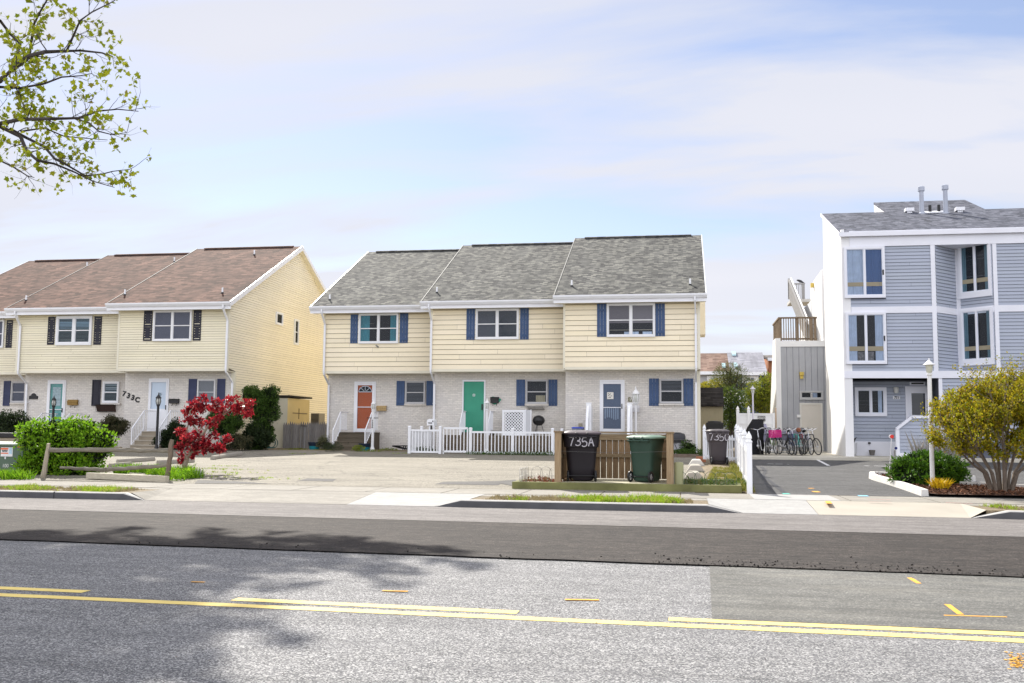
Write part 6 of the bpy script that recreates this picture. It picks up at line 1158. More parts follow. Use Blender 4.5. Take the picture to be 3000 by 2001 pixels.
# ------------------------------------------------------------------ vegetation
def rdir(r):
    z = r.uniform(-1, 1); a = r.uniform(0, 2*math.pi); q = math.sqrt(1-z*z); return V((q*c(a), q*s(a), z))
def leaf(m, p, d, up, L, W, fold=.25):
    sd = d.cross(up)
    if sd.length < .05: sd = d.cross(V((1, .3, 0)))
    sd.normalize(); nn = sd.cross(d); a = p; b = p+d*L; l = p+d*L*.45+sd*W/2+nn*W*fold; r_ = p+d*L*.45-sd*W/2+nn*W*fold
    vs = [m.b.verts.new(q) for q in (a, r_, b, l)]; m.b.faces.new((vs[0], vs[1], vs[2])); m.b.faces.new((vs[0], vs[2], vs[3]))
def blobs(m, lst, n, size, seed, shell=.55, droop=0, asp=.5, rough=1.0):
    """leaves spread through ellipsoids (centre, (rx,ry,rz)); more near the outside"""
    r = random.Random(seed); wts = [q[1][0]*q[1][1]*q[1][2] for q in lst]; tot = sum(wts)
    for (ce, ra), w in zip(lst, wts):
        ce = V(ce)
        for _ in range(int(n*w/tot)):
            d = rdir(r); k = (shell+(1-shell)*r.random()) if r.random() < .8 else r.random(); k *= 1+rough*.12*s(d.x*7+ce.x*3)*s(d.z*9+ce.y*5)+r.gauss(0, .04)
            p = ce+V((d.x*ra[0], d.y*ra[1], d.z*ra[2]))*k; ld = (d*.7+rdir(r)*.9+V((0, 0, .25-droop))).normalized(); z = size*r.uniform(.6, 1.35); leaf(m, p, ld, rdir(r), z, z*asp)
def clumpy(lst, k, rad, seed, zmin=-.7):
    r = random.Random(seed); out = []
    for ce, ra in lst:
        n = max(2, int(k*ra[0]*ra[2]*4))
        for _ in range(n):
            d = rdir(r)
            while d.z < zmin: d = rdir(r)
            q = r.uniform(.62, 1.02); rr = rad*r.uniform(.6, 1.3); out.append(((ce[0]+d.x*ra[0]*q, ce[1]+d.y*ra[1]*q, ce[2]+d.z*ra[2]*q), (rr, rr, rr*.8)))
    return out
def twigs(m, base, lst, n, r0, seed):
    r = random.Random(seed); base = V(base)
    for i in range(n):
        ce, ra = lst[r.randrange(len(lst))]; d = rdir(r); tgt = V(ce)+V((d.x*ra[0], d.y*ra[1], abs(d.z)*ra[2]))*.8; mid = base.lerp(tgt, .5)+rdir(r)*.12; m.tube([base+rdir(r)*.05, base.lerp(mid, .5)+rdir(r)*.05, mid, tgt], [r0, r0*.7, r0*.45, r0*.15], 5)
def shrub(name, u, v, lst, lab, cat, leafm, n, size, seed, stem=None, nt=8, tr=.02, Y=None, cl=(26, .16), **k):
    """lst = [(u, v, dy, rx, ry, rz)] blobs measured on the plane Y"""
    g = onG(u, v) if Y is None else onY(u, v, Y); Y = g.y; z0 = gz(max(21.7, Y)); t = thing(name, (g.x, Y, z0), lab, cat); L = [(tuple(onY(a, b, Y+dy)), (rx, ry, rz)) for a, b, dy, rx, ry, rz in lst]
    m = MB(); blobs(m, clumpy(L, cl[0], cl[1], seed), int(n*.75), size, seed, **k); blobs(m, L, int(n*.25), size, seed+5, shell=.3); m.build('foliage', leafm, t, fix=False); inner = [(ce, (ra[0]*.72, ra[1]*.72, ra[2]*.72)) for ce, ra in L]; m = MB(); blobs(m, inner, int(n*.35), size*1.3, seed+9, shell=.75); m.build('inner_shade_foliage', SHADELEAF, t, fix=False); m = MB(); twigs(m, (g.x, Y, z0-.03), L, nt, tr, seed+1); m.build('stem', stem or BARK, t); return t
BARK = paint('bark', (.10, .075, .055), .9, .3, 14, .5); BARKL = paint('pale_bark', (.30, .25, .19), .85, .25, 10, .4); BARKD = paint('dark_bark', (.055, .045, .04), .9, .3, 12, .5)
BRIGHT = leafmat('bright_leaf', [(.12, .27, .010), (.20, .42, .014), (.28, .52, .022), (.07, .16, .010), (.36, .58, .03)], .45)
DARKG = leafmat('dark_leaf', [(.018, .035, .012), (.03, .055, .016), (.05, .075, .022), (.012, .022, .010)], .2)
SHADELEAF = leafmat('deep_leaf', [(.010, .020, .006), (.016, .03, .008), (.008, .014, .005)], .1)  # near-black leaves paint the shade inside each shrub
MIDG = leafmat('mid_leaf', [(.04, .085, .014), (.065, .13, .018), (.11, .20, .03), (.022, .045, .012)], .3)
OLIVE = leafmat('olive_leaf', [(.07, .07, .03), (.10, .09, .045), (.05, .06, .02), (.13, .11, .06)], .2)
RED = leafmat('maple_leaf', [(.14, .010, .020), (.32, .014, .03), (.52, .024, .035), (.07, .007, .014), (.60, .09, .09), (.40, .016, .03)], .5, .35)
GOLD = leafmat('gold_leaf', [(.22, .24, .010), (.38, .33, .012), (.52, .41, .014), (.09, .12, .010), (.56, .40, .02), (.28, .36, .015), (.18, .10, .03)], .5)
JUN = leafmat('juniper_leaf', [(.030, .095, .006), (.075, .19, .010), (.15, .31, .014), (.010, .035, .006)], .2)
SPRING = leafmat('spring_leaf', [(.36, .44, .015), (.50, .56, .025), (.60, .62, .04), (.27, .36, .015), (.40, .34, .06)], .62)
GRASSM = leafmat('grass_blade', [(.16, .32, .012), (.28, .46, .018), (.40, .52, .04), (.44, .40, .12), (.20, .38, .014)], .5)
DRY = leafmat('dry_grass', [(.30, .24, .12), (.38, .32, .18), (.22, .18, .09)], .3)
# bright bush behind the split-rail fence
YB_ = 24.0; L = [(198, 1316, .2, 1.0, .7, .66), (130, 1330, 0, .5, .55, .6), (268, 1314, .2, .5, .6, .5), (170, 1262, .2, .55, .5, .30), (235, 1258, .3, .5, .5, .28), (100, 1285, .1, .45, .5, .35), (300, 1295, .1, .32, .4, .28), (200, 1370, 0, 1.0, .5, .35), (95, 1365, -.2, .38, .4, .40)]
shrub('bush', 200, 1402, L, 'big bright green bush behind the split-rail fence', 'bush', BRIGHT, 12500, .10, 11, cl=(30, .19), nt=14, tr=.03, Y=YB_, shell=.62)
# clipped hedges and shrubs of the left row
shrub('hedge', 30, 1290, [(25, 1248, 0, .95, .6, .62), (-30, 1250, 0, .9, .6, .6), (58, 1240, 0, .4, .5, .45)], 'dark clipped hedge at the left edge behind the transformer', 'hedge', DARKG, 9000, .075, 12, Y=35.0)
shrub('hedge', 330, 1290, [(328, 1250, 0, .62, .5, .48), (350, 1255, 0, .35, .4, .4)], 'brownish clipped hedge left of the white stair rails', 'hedge', OLIVE, 6500, .065, 13, Y=39.3)
shrub('shrub', 520, 1315, [(515, 1262, 0, .35, .35, .45), (490, 1285, -.2, .5, .4, .32), (470, 1300, -.3, .4, .3, .2), (535, 1290, 0, .4, .4, .35)], 'dark rounded shrub between the black lamp post and the red maple', 'shrub', DARKG, 7000, .075, 14, Y=39.2)
shrub('shrub', 665, 1310, [(655, 1248, 0, .62, .5, .48), (690, 1235, .1, .35, .4, .42), (630, 1225, .1, .3, .3, .3)], 'green clipped shrub below the navy shutters, behind the maple', 'shrub', MIDG, 9000, .075, 15, Y=39.0, nt=12)
shrub('shrub', 760, 1322, [(760, 1195, 0, .55, .6, .75), (790, 1165, 0, .40, .5, .55), (735, 1160, .1, .4, .5, .4), (770, 1260, -.2, .42, .5, .75), (755, 1305, -.4, .42, .4, .3), (800, 1215, 0, .22, .3, .4)], 'tall dark shrub at the corner of the yellow gable', 'shrub', MIDG, 17000, .08, 16, Y=40.6, nt=14, tr=.03)
shrub('shrub', 740, 1322, [(745, 1280, -.1, .45, .3, .62), (772, 1290, -.15, .3, .3, .5)], 'black shaded undergrowth at the foot of the tall shrub', 'shrub', DARKG, 6500, .085, 18, Y=40.1)
shrub('shrub', 690, 1325, [(690, 1298, 0, .45, .3, .32), (720, 1300, 0, .3, .3, .3), (662, 1305, 0, .3, .3, .24)], 'dry brown shrub in front of the tall dark one', 'shrub', OLIVE, 5000, .06, 17, Y=39.0)
shrub('shrub', 945, 1318, [(948, 1297, 0, .30, .3, .26), (965, 1308, 0, .25, .25, .16)], 'small silvery shrub right of the teal tub by the fence', 'shrub', leafmat('silver_leaf', [(.14, .15, .07), (.20, .20, .10), (.09, .10, .05)], .2), 1500, .05, 19, Y=41.2)
shrub('shrub', 2010, 1322, [(2015, 1313, 0, .36, .3, .26), (2028, 1318, 0, .2, .2, .2)], 'small dark green shrub beside the covered barbecue', 'shrub', MIDG, 1900, .05, 20, Y=39.0)
m = MB(); blobs(m, [(tuple(onY(u, 1327, 38.6)), (.45, .3, .14)) for u in (1970, 1995, 2025, 2052)], 2600, .05, 21); tag(m.build('ground_cover', MIDG, fix=False), 'low green ground cover behind a brick edging by the right-hand house', 'plants', kind='stuff')
m = MB(); 
for i in range(9): u = 1978+i*7.5; p = onY(u, 1340, 37.9); m.obox((p.x, 37.9, gz(37.9)+.06), (.22, .12, .14), rnd.uniform(-.1, .1))
tag(m.build('brick_edging', paint('brown_edging', (.17, .13, .10), .9, .25, 5, .2)), 'low brown block edging under the ground cover by the right-hand house', 'edging')
m = MB(); blobs(m, [(tuple(onY(u, 1322+rnd.uniform(-2, 3), 41.0)), (.4, .35, .09)) for u in (825, 850, 875, 900, 935, 960)], 3800, .05, 23); tag(m.build('ground_cover', leafmat('lime_leaf', [(.20, .26, .02), (.12, .16, .02), (.30, .32, .04), (.06, .09, .02)], .3), fix=False), 'lime and dark ground cover in front of the weathered fence', 'plants', kind='stuff')
m = MB(); blobs(m, [(tuple(onY(u, 1331, 38.15)), (.3, .2, .10)) for u in range(1385, 1615, 22)], 2800, .05, 24); blobs(m, [(tuple(onY(u, 1320, 39.3)), (.25, .2, .16)) for u in (1215, 1228, 1240, 1258)], 700, .06, 25); tag(m.build('ground_cover', MIDG, fix=False), 'dark weeds along the foot of the white rail fence', 'plants', kind='stuff')
m = MB(); blobs(m, [(tuple(onY(1050, 1314, 39.6)), (.28, .2, .14)), (tuple(onY(1140, 1318, 41.2)), (.5, .2, .06)), (tuple(onY(1090, 1322, 39.6)), (.4, .2, .05))], 900, .06, 26); tag(m.build('weeds', leafmat('lime_weed', [(.24, .30, .03), (.16, .22, .02), (.32, .34, .05)], .3), fix=False), 'yellow green weeds at the steps of the orange door', 'plants', kind='stuff')
m = MB(); blobs(m, [(tuple(onY(u, 1311, 39.2)), (.3, .3, .22)) for u in (965, 985)], 800, .05, 27); tag(m.build('weeds', DARKG, fix=False), 'dark creeping plant left of the orange door steps', 'plants', kind='stuff')
# bedding plants in the timber bed
m = MB(); blobs(m, [((bx0+.3+.22*i, YE+.5+.3*(i % 2), zd-.02), (.18, .25, .10)) for i in range(5)], 700, .05, 28); tag(m.build('bedding_plants', leafmat('reddish_leaf', [(.24, .07, .05), (.30, .12, .08), (.16, .05, .04), (.14, .18, .05)], .3), fix=False), 'reddish low plants in the left end of the timber bed', 'plants', kind='stuff')
m = MB(); blobs(m, [((ex1+.35+.28*i, YE+.55, zd+.0), (.16, .3, .10)) for i in range(5)], 650, .08, 29, asp=.22); tag(m.build('bedding_plants', MIDG, fix=False), 'sparse green sprouts in the right end of the timber bed', 'plants', kind='stuff')
# red japanese maple
def limbs(m, segs):
    for pts, r0, r1 in segs: k = len(pts); m.tube(pts, [r0+(r1-r0)*i/(k-1) for i in range(k)], 7)
YMp = 25.2; q = lambda u, v, dy=0: onY(u, v, YMp+dy); g = gz(YMp); b0 = q(536, 1385)
mp = thing('maple_tree', (b0.x, YMp, g), 'small red leaved maple leaning right at the corner of the parking lot', 'tree'); m = MB()
limbs(m, [([V((b0.x-.03, YMp, g-.05)), q(547, 1346), q(560, 1322), q(590, 1278), q(610, 1248), q(640, 1215)], .075, .022), ([q(560, 1322), q(556, 1290, .1), q(548, 1258, .1), q(556, 1225)], .03, .012), ([q(590, 1278), q(562, 1240, -.1), q(556, 1205, -.1), q(592, 1168)], .028, .01), ([q(610, 1248), q(650, 1215, .1), q(700, 1188, .1), q(735, 1180)], .025, .008), ([q(557, 1327), q(600, 1312, -.1), q(640, 1312, -.1), q(680, 1295)], .026, .008), ([q(550, 1340), q(538, 1320), q(530, 1300), q(545, 1270)], .02, .008), ([q(534, 1380), q(536, 1360), q(543, 1335)], .03, .012), ([q(640, 1215), q(670, 1195), q(690, 1170)], .018, .007), ([q(600, 1262), q(572, 1238), q(545, 1228)], .018, .007)])
m.build('trunk', BARKL, mp, smooth=True); m = MB(); L = []
for u, v, k in ((590, 1167, .16), (566, 1188, .26), (550, 1204, .2), (575, 1206, .18), (549, 1236, .22), (572, 1232, .2), (533, 1228, .13), (624, 1186, .24), (606, 1203, .22), (640, 1196, .2), (682, 1172, .24), (660, 1180, .22), (664, 1202, .26), (690, 1198, .22), (724, 1182, .24), (742, 1178, .14), (705, 1200, .2), (640, 1222, .16), (724, 1207, .13), (612, 1240, .2), (625, 1247, .13), (576, 1264, .25), (550, 1284, .26), (585, 1292, .32), (548, 1308, .2), (612, 1284, .24), (530, 1266, .12), (612, 1308, .26), (650, 1310, .22), (672, 1292, .18), (640, 1318, .16), (566, 1318, .22), (536, 1336, .18), (535, 1350, .13), (565, 1332, .12), (530, 1310, .12), (596, 1322, .14)):
    L.append((tuple(q(u, v, rnd.uniform(-.25, .25))), (k*.72, k*.8, k*.5)))
blobs(m, clumpy(L, 55, .085, 3, -1), 3300, .10, 31, shell=.3, droop=.25, asp=.6, rough=2.0); m.build('crown', RED, mp, fix=False)
# weeds at its foot
def tuft(m, ctr, n, h, sp, r, w=.012):
    for _ in range(n):
        a = r.uniform(0, 6.283); k = r.random()**.6*sp; p = V((ctr[0]+k*c(a), ctr[1]+k*s(a), ctr[2])); ln = h*r.uniform(.45, 1.1); dr_ = V((r.gauss(0, .35), r.gauss(0, .35), 1)).normalized(); sd = V((c(a+1), s(a+1), 0))*w/2; tip = p+dr_*ln+V((dr_.x, dr_.y, -.15))*ln*.35; md = p+dr_*ln*.55
        vs = [m.b.verts.new(x) for x in (p-sd, p+sd, md+sd*.8, tip, md-sd*.8)]; m.b.faces.new(vs)
r = random.Random(8); m = MB()
for u, v, k in ((505, 1402, .3), (520, 1398, .3), (545, 1396, .35), (565, 1400, .3), (470, 1390, .4), (440, 1386, .4), (410, 1384, .35), (380, 1382, .25), (535, 1385, .35), (355, 1388, .2), (30, 1402, .3), (10, 1404, .3), (60, 1404, .3)):
    p = onG(u, v); tuft(m, (p.x, p.y, gz(p.y)), 130, .30, k, r, .022)
for u, v in ((555, 1402), (515, 1408), (540, 1404), (495, 1398), (455, 1392)): p = onG(u, v); blobs(m, [((p.x, p.y, gz(p.y)+.1), (.22, .2, .16))], 260, .06, int(u))
tag(m.build('weeds', BRIGHT, fix=False), 'tall bright green weeds under the split-rail fence and the red maple', 'weeds', kind='stuff')
# verge grass, strip beside the fence
def grassfield(name, poly, n, h, lab, mat, seed, zf=None, clump=1.6, thr=.45, w=.010):
    r = random.Random(seed); m = MB(); xs = [p[0] for p in poly]; ys = [p[1] for p in poly]; cnt = 0; tries = 0
    while cnt < n and tries < n*12:
        tries += 1; x, y = r.uniform(min(xs), max(xs)), r.uniform(min(ys), max(ys)); ins = False
        for i in range(len(poly)):
            (xa, ya), (xb, yb) = poly[i], poly[i-1]
            if (ya > y) != (yb > y) and x < (xb-xa)*(y-ya)/(yb-ya)+xa: ins = not ins
        if not ins: continue
        f = .5+.28*s(x*clump+seed)+.22*s(x*clump*2.7+y*3.1+1)+.15*s(x*6.1-y*5)
        if r.random() > (f-thr)*2.5+.12: continue
        tuft(m, (x, y, (zf(y) if zf else .145)), 5, h*(.35+1.5*r.random()**2)*(.5+.8*max(0, f)), .05, r, w); cnt += 1
    return tag(m.build(name, mat, fix=False), lab, 'grass', kind='stuff')
a, b = VX[1]; grassfield('grass', [(a+.35, YK+.18), (b-.45, YK+.18), (b-.6, YS-.6), (a+.9, YS-.6)], 1500, .085, 'bright tufts of grass on the verge in front of the timber bed', GRASSM, 3, thr=.42)
a, b = VX[0]; grassfield('grass', [(-16, YK+.2), (b-.5, YK+.2), (b-.7, YS-.5), (-16, YS-.5)], 900, .055, 'thin grass on the verge at the left, dense near its right end', GRASSM, 5, thr=.45); grassfield('grass', [(b-2.6, YK+.2), (b-.4, YK+.2), (b-.6, YS-.55), (b-2.4, YS-.5)], 700, .085, 'dense grass at the right end of the left verge', GRASSM, 6, thr=.2)
a, b = VX[2]; grassfield('grass', [(a+.5, YK+.25), (a+6, YK+.25), (a+6, YS-.6), (a+.2, YS-.6)], 1100, .07, 'grass patches on the verge at the right edge', GRASSM, 7, thr=.35)
for i_, (lo_, hi_, lb_) in enumerate(((-16, VX[0][1]-.3, 'left'), (VX[1][0]+.3, VX[1][1]-.3, 'mid'), (VX[2][0]+.3, VX[2][0]+7, 'right'))):
    grassfield('dry_grass', [(lo_, YK+.18), (hi_, YK+.18), (hi_, YS-.55), (lo_, YS-.55)], 1100, .05, {'left': 'straw coloured dry grass on the bare verge at the left', 'mid': 'straw coloured dry grass around the green tufts in front of the timber bed', 'right': 'straw coloured dry grass on the verge at the right edge'}[lb_], DRY, 20+i_, thr=.05, clump=2.3, w=.012)
GX0, GX1 = .15, 1.55; mb = MB(); pts = [(onG(2090, 1362).x, 30.2), (onG(2140, 1362).x, 33.0), (1.66, 33.6), (1.38, 22.2), (onG(2145, 1425).x, 23.3), (onG(2050, 1425).x, 23.3)]
slopesheet('yard_strip', [(onG(2050, 1425).x, 23.2), (1.36, 21.9), (1.72, 34.3), (.85, 34.3)], SOIL, .012)
grassfield('grass', [(onG(2065, 1425).x, 23.3), (1.30, 22.6), (1.6, 31), (.9, 31)], 2600, .08, 'yellowing grass strip between the concrete blocks and the picket fence', leafmat('yellow_grass', [(.20, .24, .02), (.30, .30, .05), (.38, .32, .12), (.14, .20, .015)], .35), 9, zf=lambda y: gz(y)+.01, thr=.15)
grassfield('grass', [(1.2, 22.0), (1.5, 22.0), (1.75, 33), (1.5, 33)], 900, .12, 'long grass along the foot of the white picket fence', MATS['yellow_grass'], 10, zf=lambda y: gz(y)+.01, thr=.1)
m = MB(); r = random.Random(12)
for u, v in ((640, 1375), (655, 1384), (690, 1377), (700, 1387), (610, 1398), (640, 1391), (780, 1404), (760, 1400), (600, 1372), (665, 1366), (900, 1330), (1170, 1329)): 
    p = onG(u, v)
    for j in range(10): tuft(m, (p.x+r.gauss(0, .35), p.y+r.gauss(0, .12), gz(p.y)), 6, .06, .06, r)
tag(m.build('weeds', GRASSM, fix=False), 'small weeds growing in the cracks of the parking lot', 'weeds', kind='stuff')
# ------------------------------------------------------------------ mulch island with kerb, crape myrtle, juniper
MUL = paint('bark_mulch', (.075, .035, .02), .95, .4, 25, .6); isl = [gp(2556, 1399), gp(2706, 1452), (onG(2710, 1453).x+.2, 21.8), (onG(2900, 1458).x+6, 21.8), (onG(2980, 1430).x+5, 23.3), gp(2950, 1432), gp(2812, 1424), gp(2800, 1412), gp(2700, 1392), gp(2620, 1388)]
slopesheet('mulch_bed', isl, MUL, .06); m = MB(); r = random.Random(2); xs = [p[0] for p in isl]; ys = [p[1] for p in isl]; n = 0
while n < 5200:
    x, y = r.uniform(min(xs), max(xs)), r.uniform(min(ys), max(ys)); ins = False
    for i in range(len(isl)):
        (xa, ya), (xb, yb2) = isl[i], isl[i-1]
        if (ya > y) != (yb2 > y) and x < (xb2-xa)*(y-ya)/(yb2-ya)+xa if (xb2 := xb) is not None else 0: ins = not ins
    if ins: m.obox((x, y, gz(max(21.6, y))+.07+r.uniform(0, .03)), (r.uniform(.02, .08), r.uniform(.012, .03), .012), r.random()*6, r.gauss(0, .4), r.gauss(0, .4)); n += 1
mc, nt, bs = nodes('mulch_chip', .95, .1); gg = N(nt, 'ShaderNodeNewGeometry'); nt.links.new(ramp(nt, gg.outputs['Random Per Island'], [(0, (.03, .014, .009)), (.6, (.11, .05, .028)), (1, (.24, .12, .07))]), bs.inputs['Base Color']); tag(m.build('mulch', mc), 'red brown bark mulch covering the island bed', 'mulch', kind='stuff')
WK = paint('white_kerb', (.66, .64, .60), .8, .1, 4, .2, dirt=.35)
def islkerb(uv, w=.16, h=.14):
    P = [onG(*q) for q in uv]; m = MB()
    for a, b in zip(P, P[1:]): d = (b-a).normalized(); nn = V((-d.y, d.x, 0))*w/2; f = lambda q, sg, hh: V((q.x+nn.x*sg, q.y+nn.y*sg, gz(max(21.6, q.y))+hh)); m.hexa([f(a, -1, -.05), f(a, 1, -.05), f(a, .8, h), f(a, -.8, h)], [f(b, -1, -.05), f(b, 1, -.05), f(b, .8, h), f(b, -.8, h)])
    return struct('island_kerb', m, WK)
islkerb([(2710, 1454), (2650, 1433), (2600, 1417), (2568, 1408), (2554, 1402), (2556, 1397), (2575, 1397), (2600, 1399)]); islkerb([(2772, 1423), (2800, 1416), (2850, 1410)]); islkerb([(2812, 1428), (2870, 1430), (2935, 1433)]); islkerb([(2950, 1436), (3010, 1438), (3080, 1440)])
YJ = 25.0; shrub('juniper', 2700, 1412, [(2700, 1375, 0, .72, .6, .36), (2655, 1388, -.2, .36, .4, .26), (2752, 1382, 0, .52, .5, .30), (2718, 1356, .2, .45, .45, .26), (2785, 1392, .1, .30, .4, .22), (2685, 1402, -.5, .42, .4, .18)], 'dark green spreading juniper on the mulch island', 'shrub', JUN, 17000, .10, 41, Y=YJ, asp=.24, nt=14, cl=(34, .16))
p = onG(2755, 1442); t = thing('flower_clump', (p.x, p.y, p.z+.06), 'bright yellow flower clump at the foot of the large white lamp post', 'flowers'); m = MB(); r = random.Random(3); tuft(m, (p.x, p.y, p.z+.05), 260, .30, .16, r, .03); pq = onG(2690, 1426); 
for i in range(5): tuft(m, (pq.x+.14*i-.2, pq.y, pq.z+.05), 45, .12, .12, r, .03)
m.build('petals', leafmat('yellow_petal', [(.62, .42, .01), (.72, .50, .02), (.55, .34, .01)], .3), t, fix=False)
p = onY(2725, 1330, 35.5); t = thing('dry_grass_clump', (p.x, 35.5, gz(35.5)), 'pale dried ornamental grass between the steps and the juniper', 'plant'); m = MB(); r = random.Random(9)
for i in range(5): tuft(m, (p.x+.25*i-.35, 35.5+r.uniform(-.2, .2), gz(35.5)), 90, 1.25, .18, r, .012)
m.build('blades', leafmat('straw', [(.48, .45, .38), (.36, .33, .27), (.56, .52, .46)], .3), t, fix=False)
# crape myrtle: several stems fanning out
YC = 22.9; g = gz(YC)+.05; q = lambda u, v, dy=0: onY(u, v, YC+dy); cr = thing('crape_myrtle', (q(2935, 1432).x, YC, g), 'multi-stemmed tree with yellow green and bronze leaves on the mulch island', 'tree'); m = MB(); r = random.Random(21); tips = []
REJ = None
def inframe(p):
    d = V(p)-EYE; z = d.dot(FW)
    if z < .1: return False
    u, v = 1500+FPX*d.dot(RT)/z, 1000.5-FPX*d.dot(UP)/z; return -50 < u < 3050 and -40 < v < 2050
def grow(m, p, d, ln, rad, depth, r, tips, spread=.5, up=.12, nseg=4, minr=.004, kids=(2, 3), sh=.74):
    pts = [p]; rr = [rad]; dd = d.copy()
    for i in range(nseg): dd = (dd+rdir(r)*.16+V((0, 0, up*.35))).normalized(); p = p+dd*ln/nseg; pts.append(p); rr.append(rad*(1-.42*(i+1)/nseg))
    if REJ and any(REJ(x) for x in pts): return
    m.tube(pts, rr, 7 if rad > .02 else 5 if rad > .008 else 3, caps=False)
    if depth == 0 or rad < minr: tips.append((p, dd)); return
    for i in range(r.randint(*kids)):
        f = r.uniform(.45, 1.0) if i else 1.0; k = min(nseg, max(1, int(f*nseg))); nd = (dd+rdir(r)*spread+V((0, 0, up))).normalized(); grow(m, pts[k], nd, ln*r.uniform(.62, .88), rr[k]*sh, depth-1, r, tips, spread, up, nseg, minr, kids, sh)
    if depth <= 2: tips.append((p, dd))
bx = q(2930, 1436).x
for u, v, dx, dy in ((2790, 1275, -.14, -.1), (2830, 1240, -.05, .2), (2870, 1205, 0, 0), (2910, 1175, .03, .2), (2960, 1160, .08, -.1), (3010, 1180, .14, 0), (3070, 1220, .2, .1), (2850, 1290, -.1, -.3), (2935, 1215, .05, -.35), (3060, 1300, .2, -.2), (2810, 1320, -.15, .2), (2975, 1230, .1, .35)):
    a = V((bx+dx, YC+dy*.4, g-.05)); tg = q(u, v, dy*2.2); d = (tg-a).normalized(); k1 = a+V((d.x*.25, d.y*.25, .45)); k2 = a.lerp(tg, .55)+V((0, 0, .1)); m.tube([a, k1, k2, tg], [.042, .034, .024, .014], 7); 
    for kk in (k2, a.lerp(tg, .8), tg):
        for _ in range(3): grow(m, kk, (d+rdir(r)*.7).normalized(), .42, .011, 2, r, tips, .6, .1, 3, .003)
m.build('trunk', paint('myrtle_bark', (.17, .135, .105), .85, .25, 10, .4), cr, smooth=True); m = MB()
for p, d in tips:
    for _ in range(9):
        o = rdir(r)*.12*r.random()**.5; ld = (d+rdir(r)*.9).normalized(); z = r.uniform(.035, .07); leaf(m, p+o, ld, rdir(r), z, z*.55)
L = [(tuple(q(u, v, dy)), (rx, ry, rz)) for u, v, dy, rx, ry, rz in ((2900, 1190, .3, .9, .8, .4), (2840, 1322, -.2, .4, .5, .10), (2905, 1335, -.4, .3, .4, .10), (3000, 1325, -.3, .5, .5, .14), (2950, 1260, -.2, .6, .6, .25), (2810, 1200, .1, .45, .6, .35), (2990, 1190, -.2, .6, .7, .4), (2870, 1250, -.3, .6, .5, .25), (2790, 1300, -.1, .32, .4, .18), (2860, 1170, 0, .62, .8, .32), (2950, 1145, 0, .62, .9, .33), (2790, 1225, 0, .38, .6, .26), (2830, 1270, -.2, .48, .6, .20), (2930, 1215, -.5, .7, .5, .3), (3020, 1170, 0, .6, .9, .5), (2765, 1278, 0, .28, .4, .15), (2850, 1215, -.4, .5, .5, .22), (2990, 1115, 0, .4, .6, .26), (3060, 1250, 0, .5, .8, .5), (2880, 1300, -.3, .4, .5, .13), (2980, 1290, -.5, .4, .5, .15))]
blobs(m, clumpy(L, 36, .13, 44, -1), 24000, .068, 44, shell=.3, asp=.55); m.build('crown', GOLD, cr, fix=False)
# dry seed heads on top
m = MB()
for i in range(150): u, v = r.uniform(2700, 3000), r.uniform(1085, 1140) if r.random() < .7 else r.uniform(1140, 1260); p = q(u, v if u > 2830 else v+40+(2830-u)*.6, r.uniform(-.5, .5)); blobs(m, [(tuple(p), (.03, .03, .04))], 6, .025, i, asp=.8)
m.build('seed_heads', leafmat('seed_brown', [(.12, .06, .045), (.18, .09, .06)], .1), cr, fix=False)
# ------------------------------------------------------------------ street tree at the left: limbs reach in over the verge
YT_ = 15.2; q = lambda u, v, dy=0: onY(u, v, YT_+dy); st = thing('street_tree', (-15.0, 18.9, .142), 'large street tree with young yellow green leaves reaching in at the upper left', 'tree'); m = MB(); r = random.Random(33); tips = []
trunk = [V((-15.0, 18.9, .0)), V((-14.97, 18.88, 1.5)), V((-14.95, 18.85, 3.0)), V((-14.9, 18.75, 4.2))]; m.tube(trunk+[V((-15.0, 18.8, 6.5)), V((-15.4, 19.0, 9.0)), V((-15.9, 19.2, 11.5))], [.24, .20, .19, .18, .15, .11, .06], 12)
def limb(pts, r0, r1, kids=5, dep=2, ln=.8, sp=.6):
    k = len(pts); m.tube(pts, [r0+(r1-r0)*i/(k-1) for i in range(k)], 7, caps=False)
    for i in range(1, k):
        a, b = pts[i-1], pts[i]; d = (b-a).normalized()
        for _ in range(kids):
            f = r.random(); p = a.lerp(b, f); nd = (d*.8+rdir(r)*.75+V((0, 0, .12))).normalized(); rad = max(.006, (r0+(r1-r0)*(i-1+f)/(k-1))*.36); grow(m, p, nd, ln*r.uniform(.6, 1.1), min(rad, .022), dep, r, tips, sp, .10, 4, .003, (1, 3), .72)
    tips.append((pts[-1], (pts[-1]-pts[-2]).normalized()))
T4 = trunk[-1]
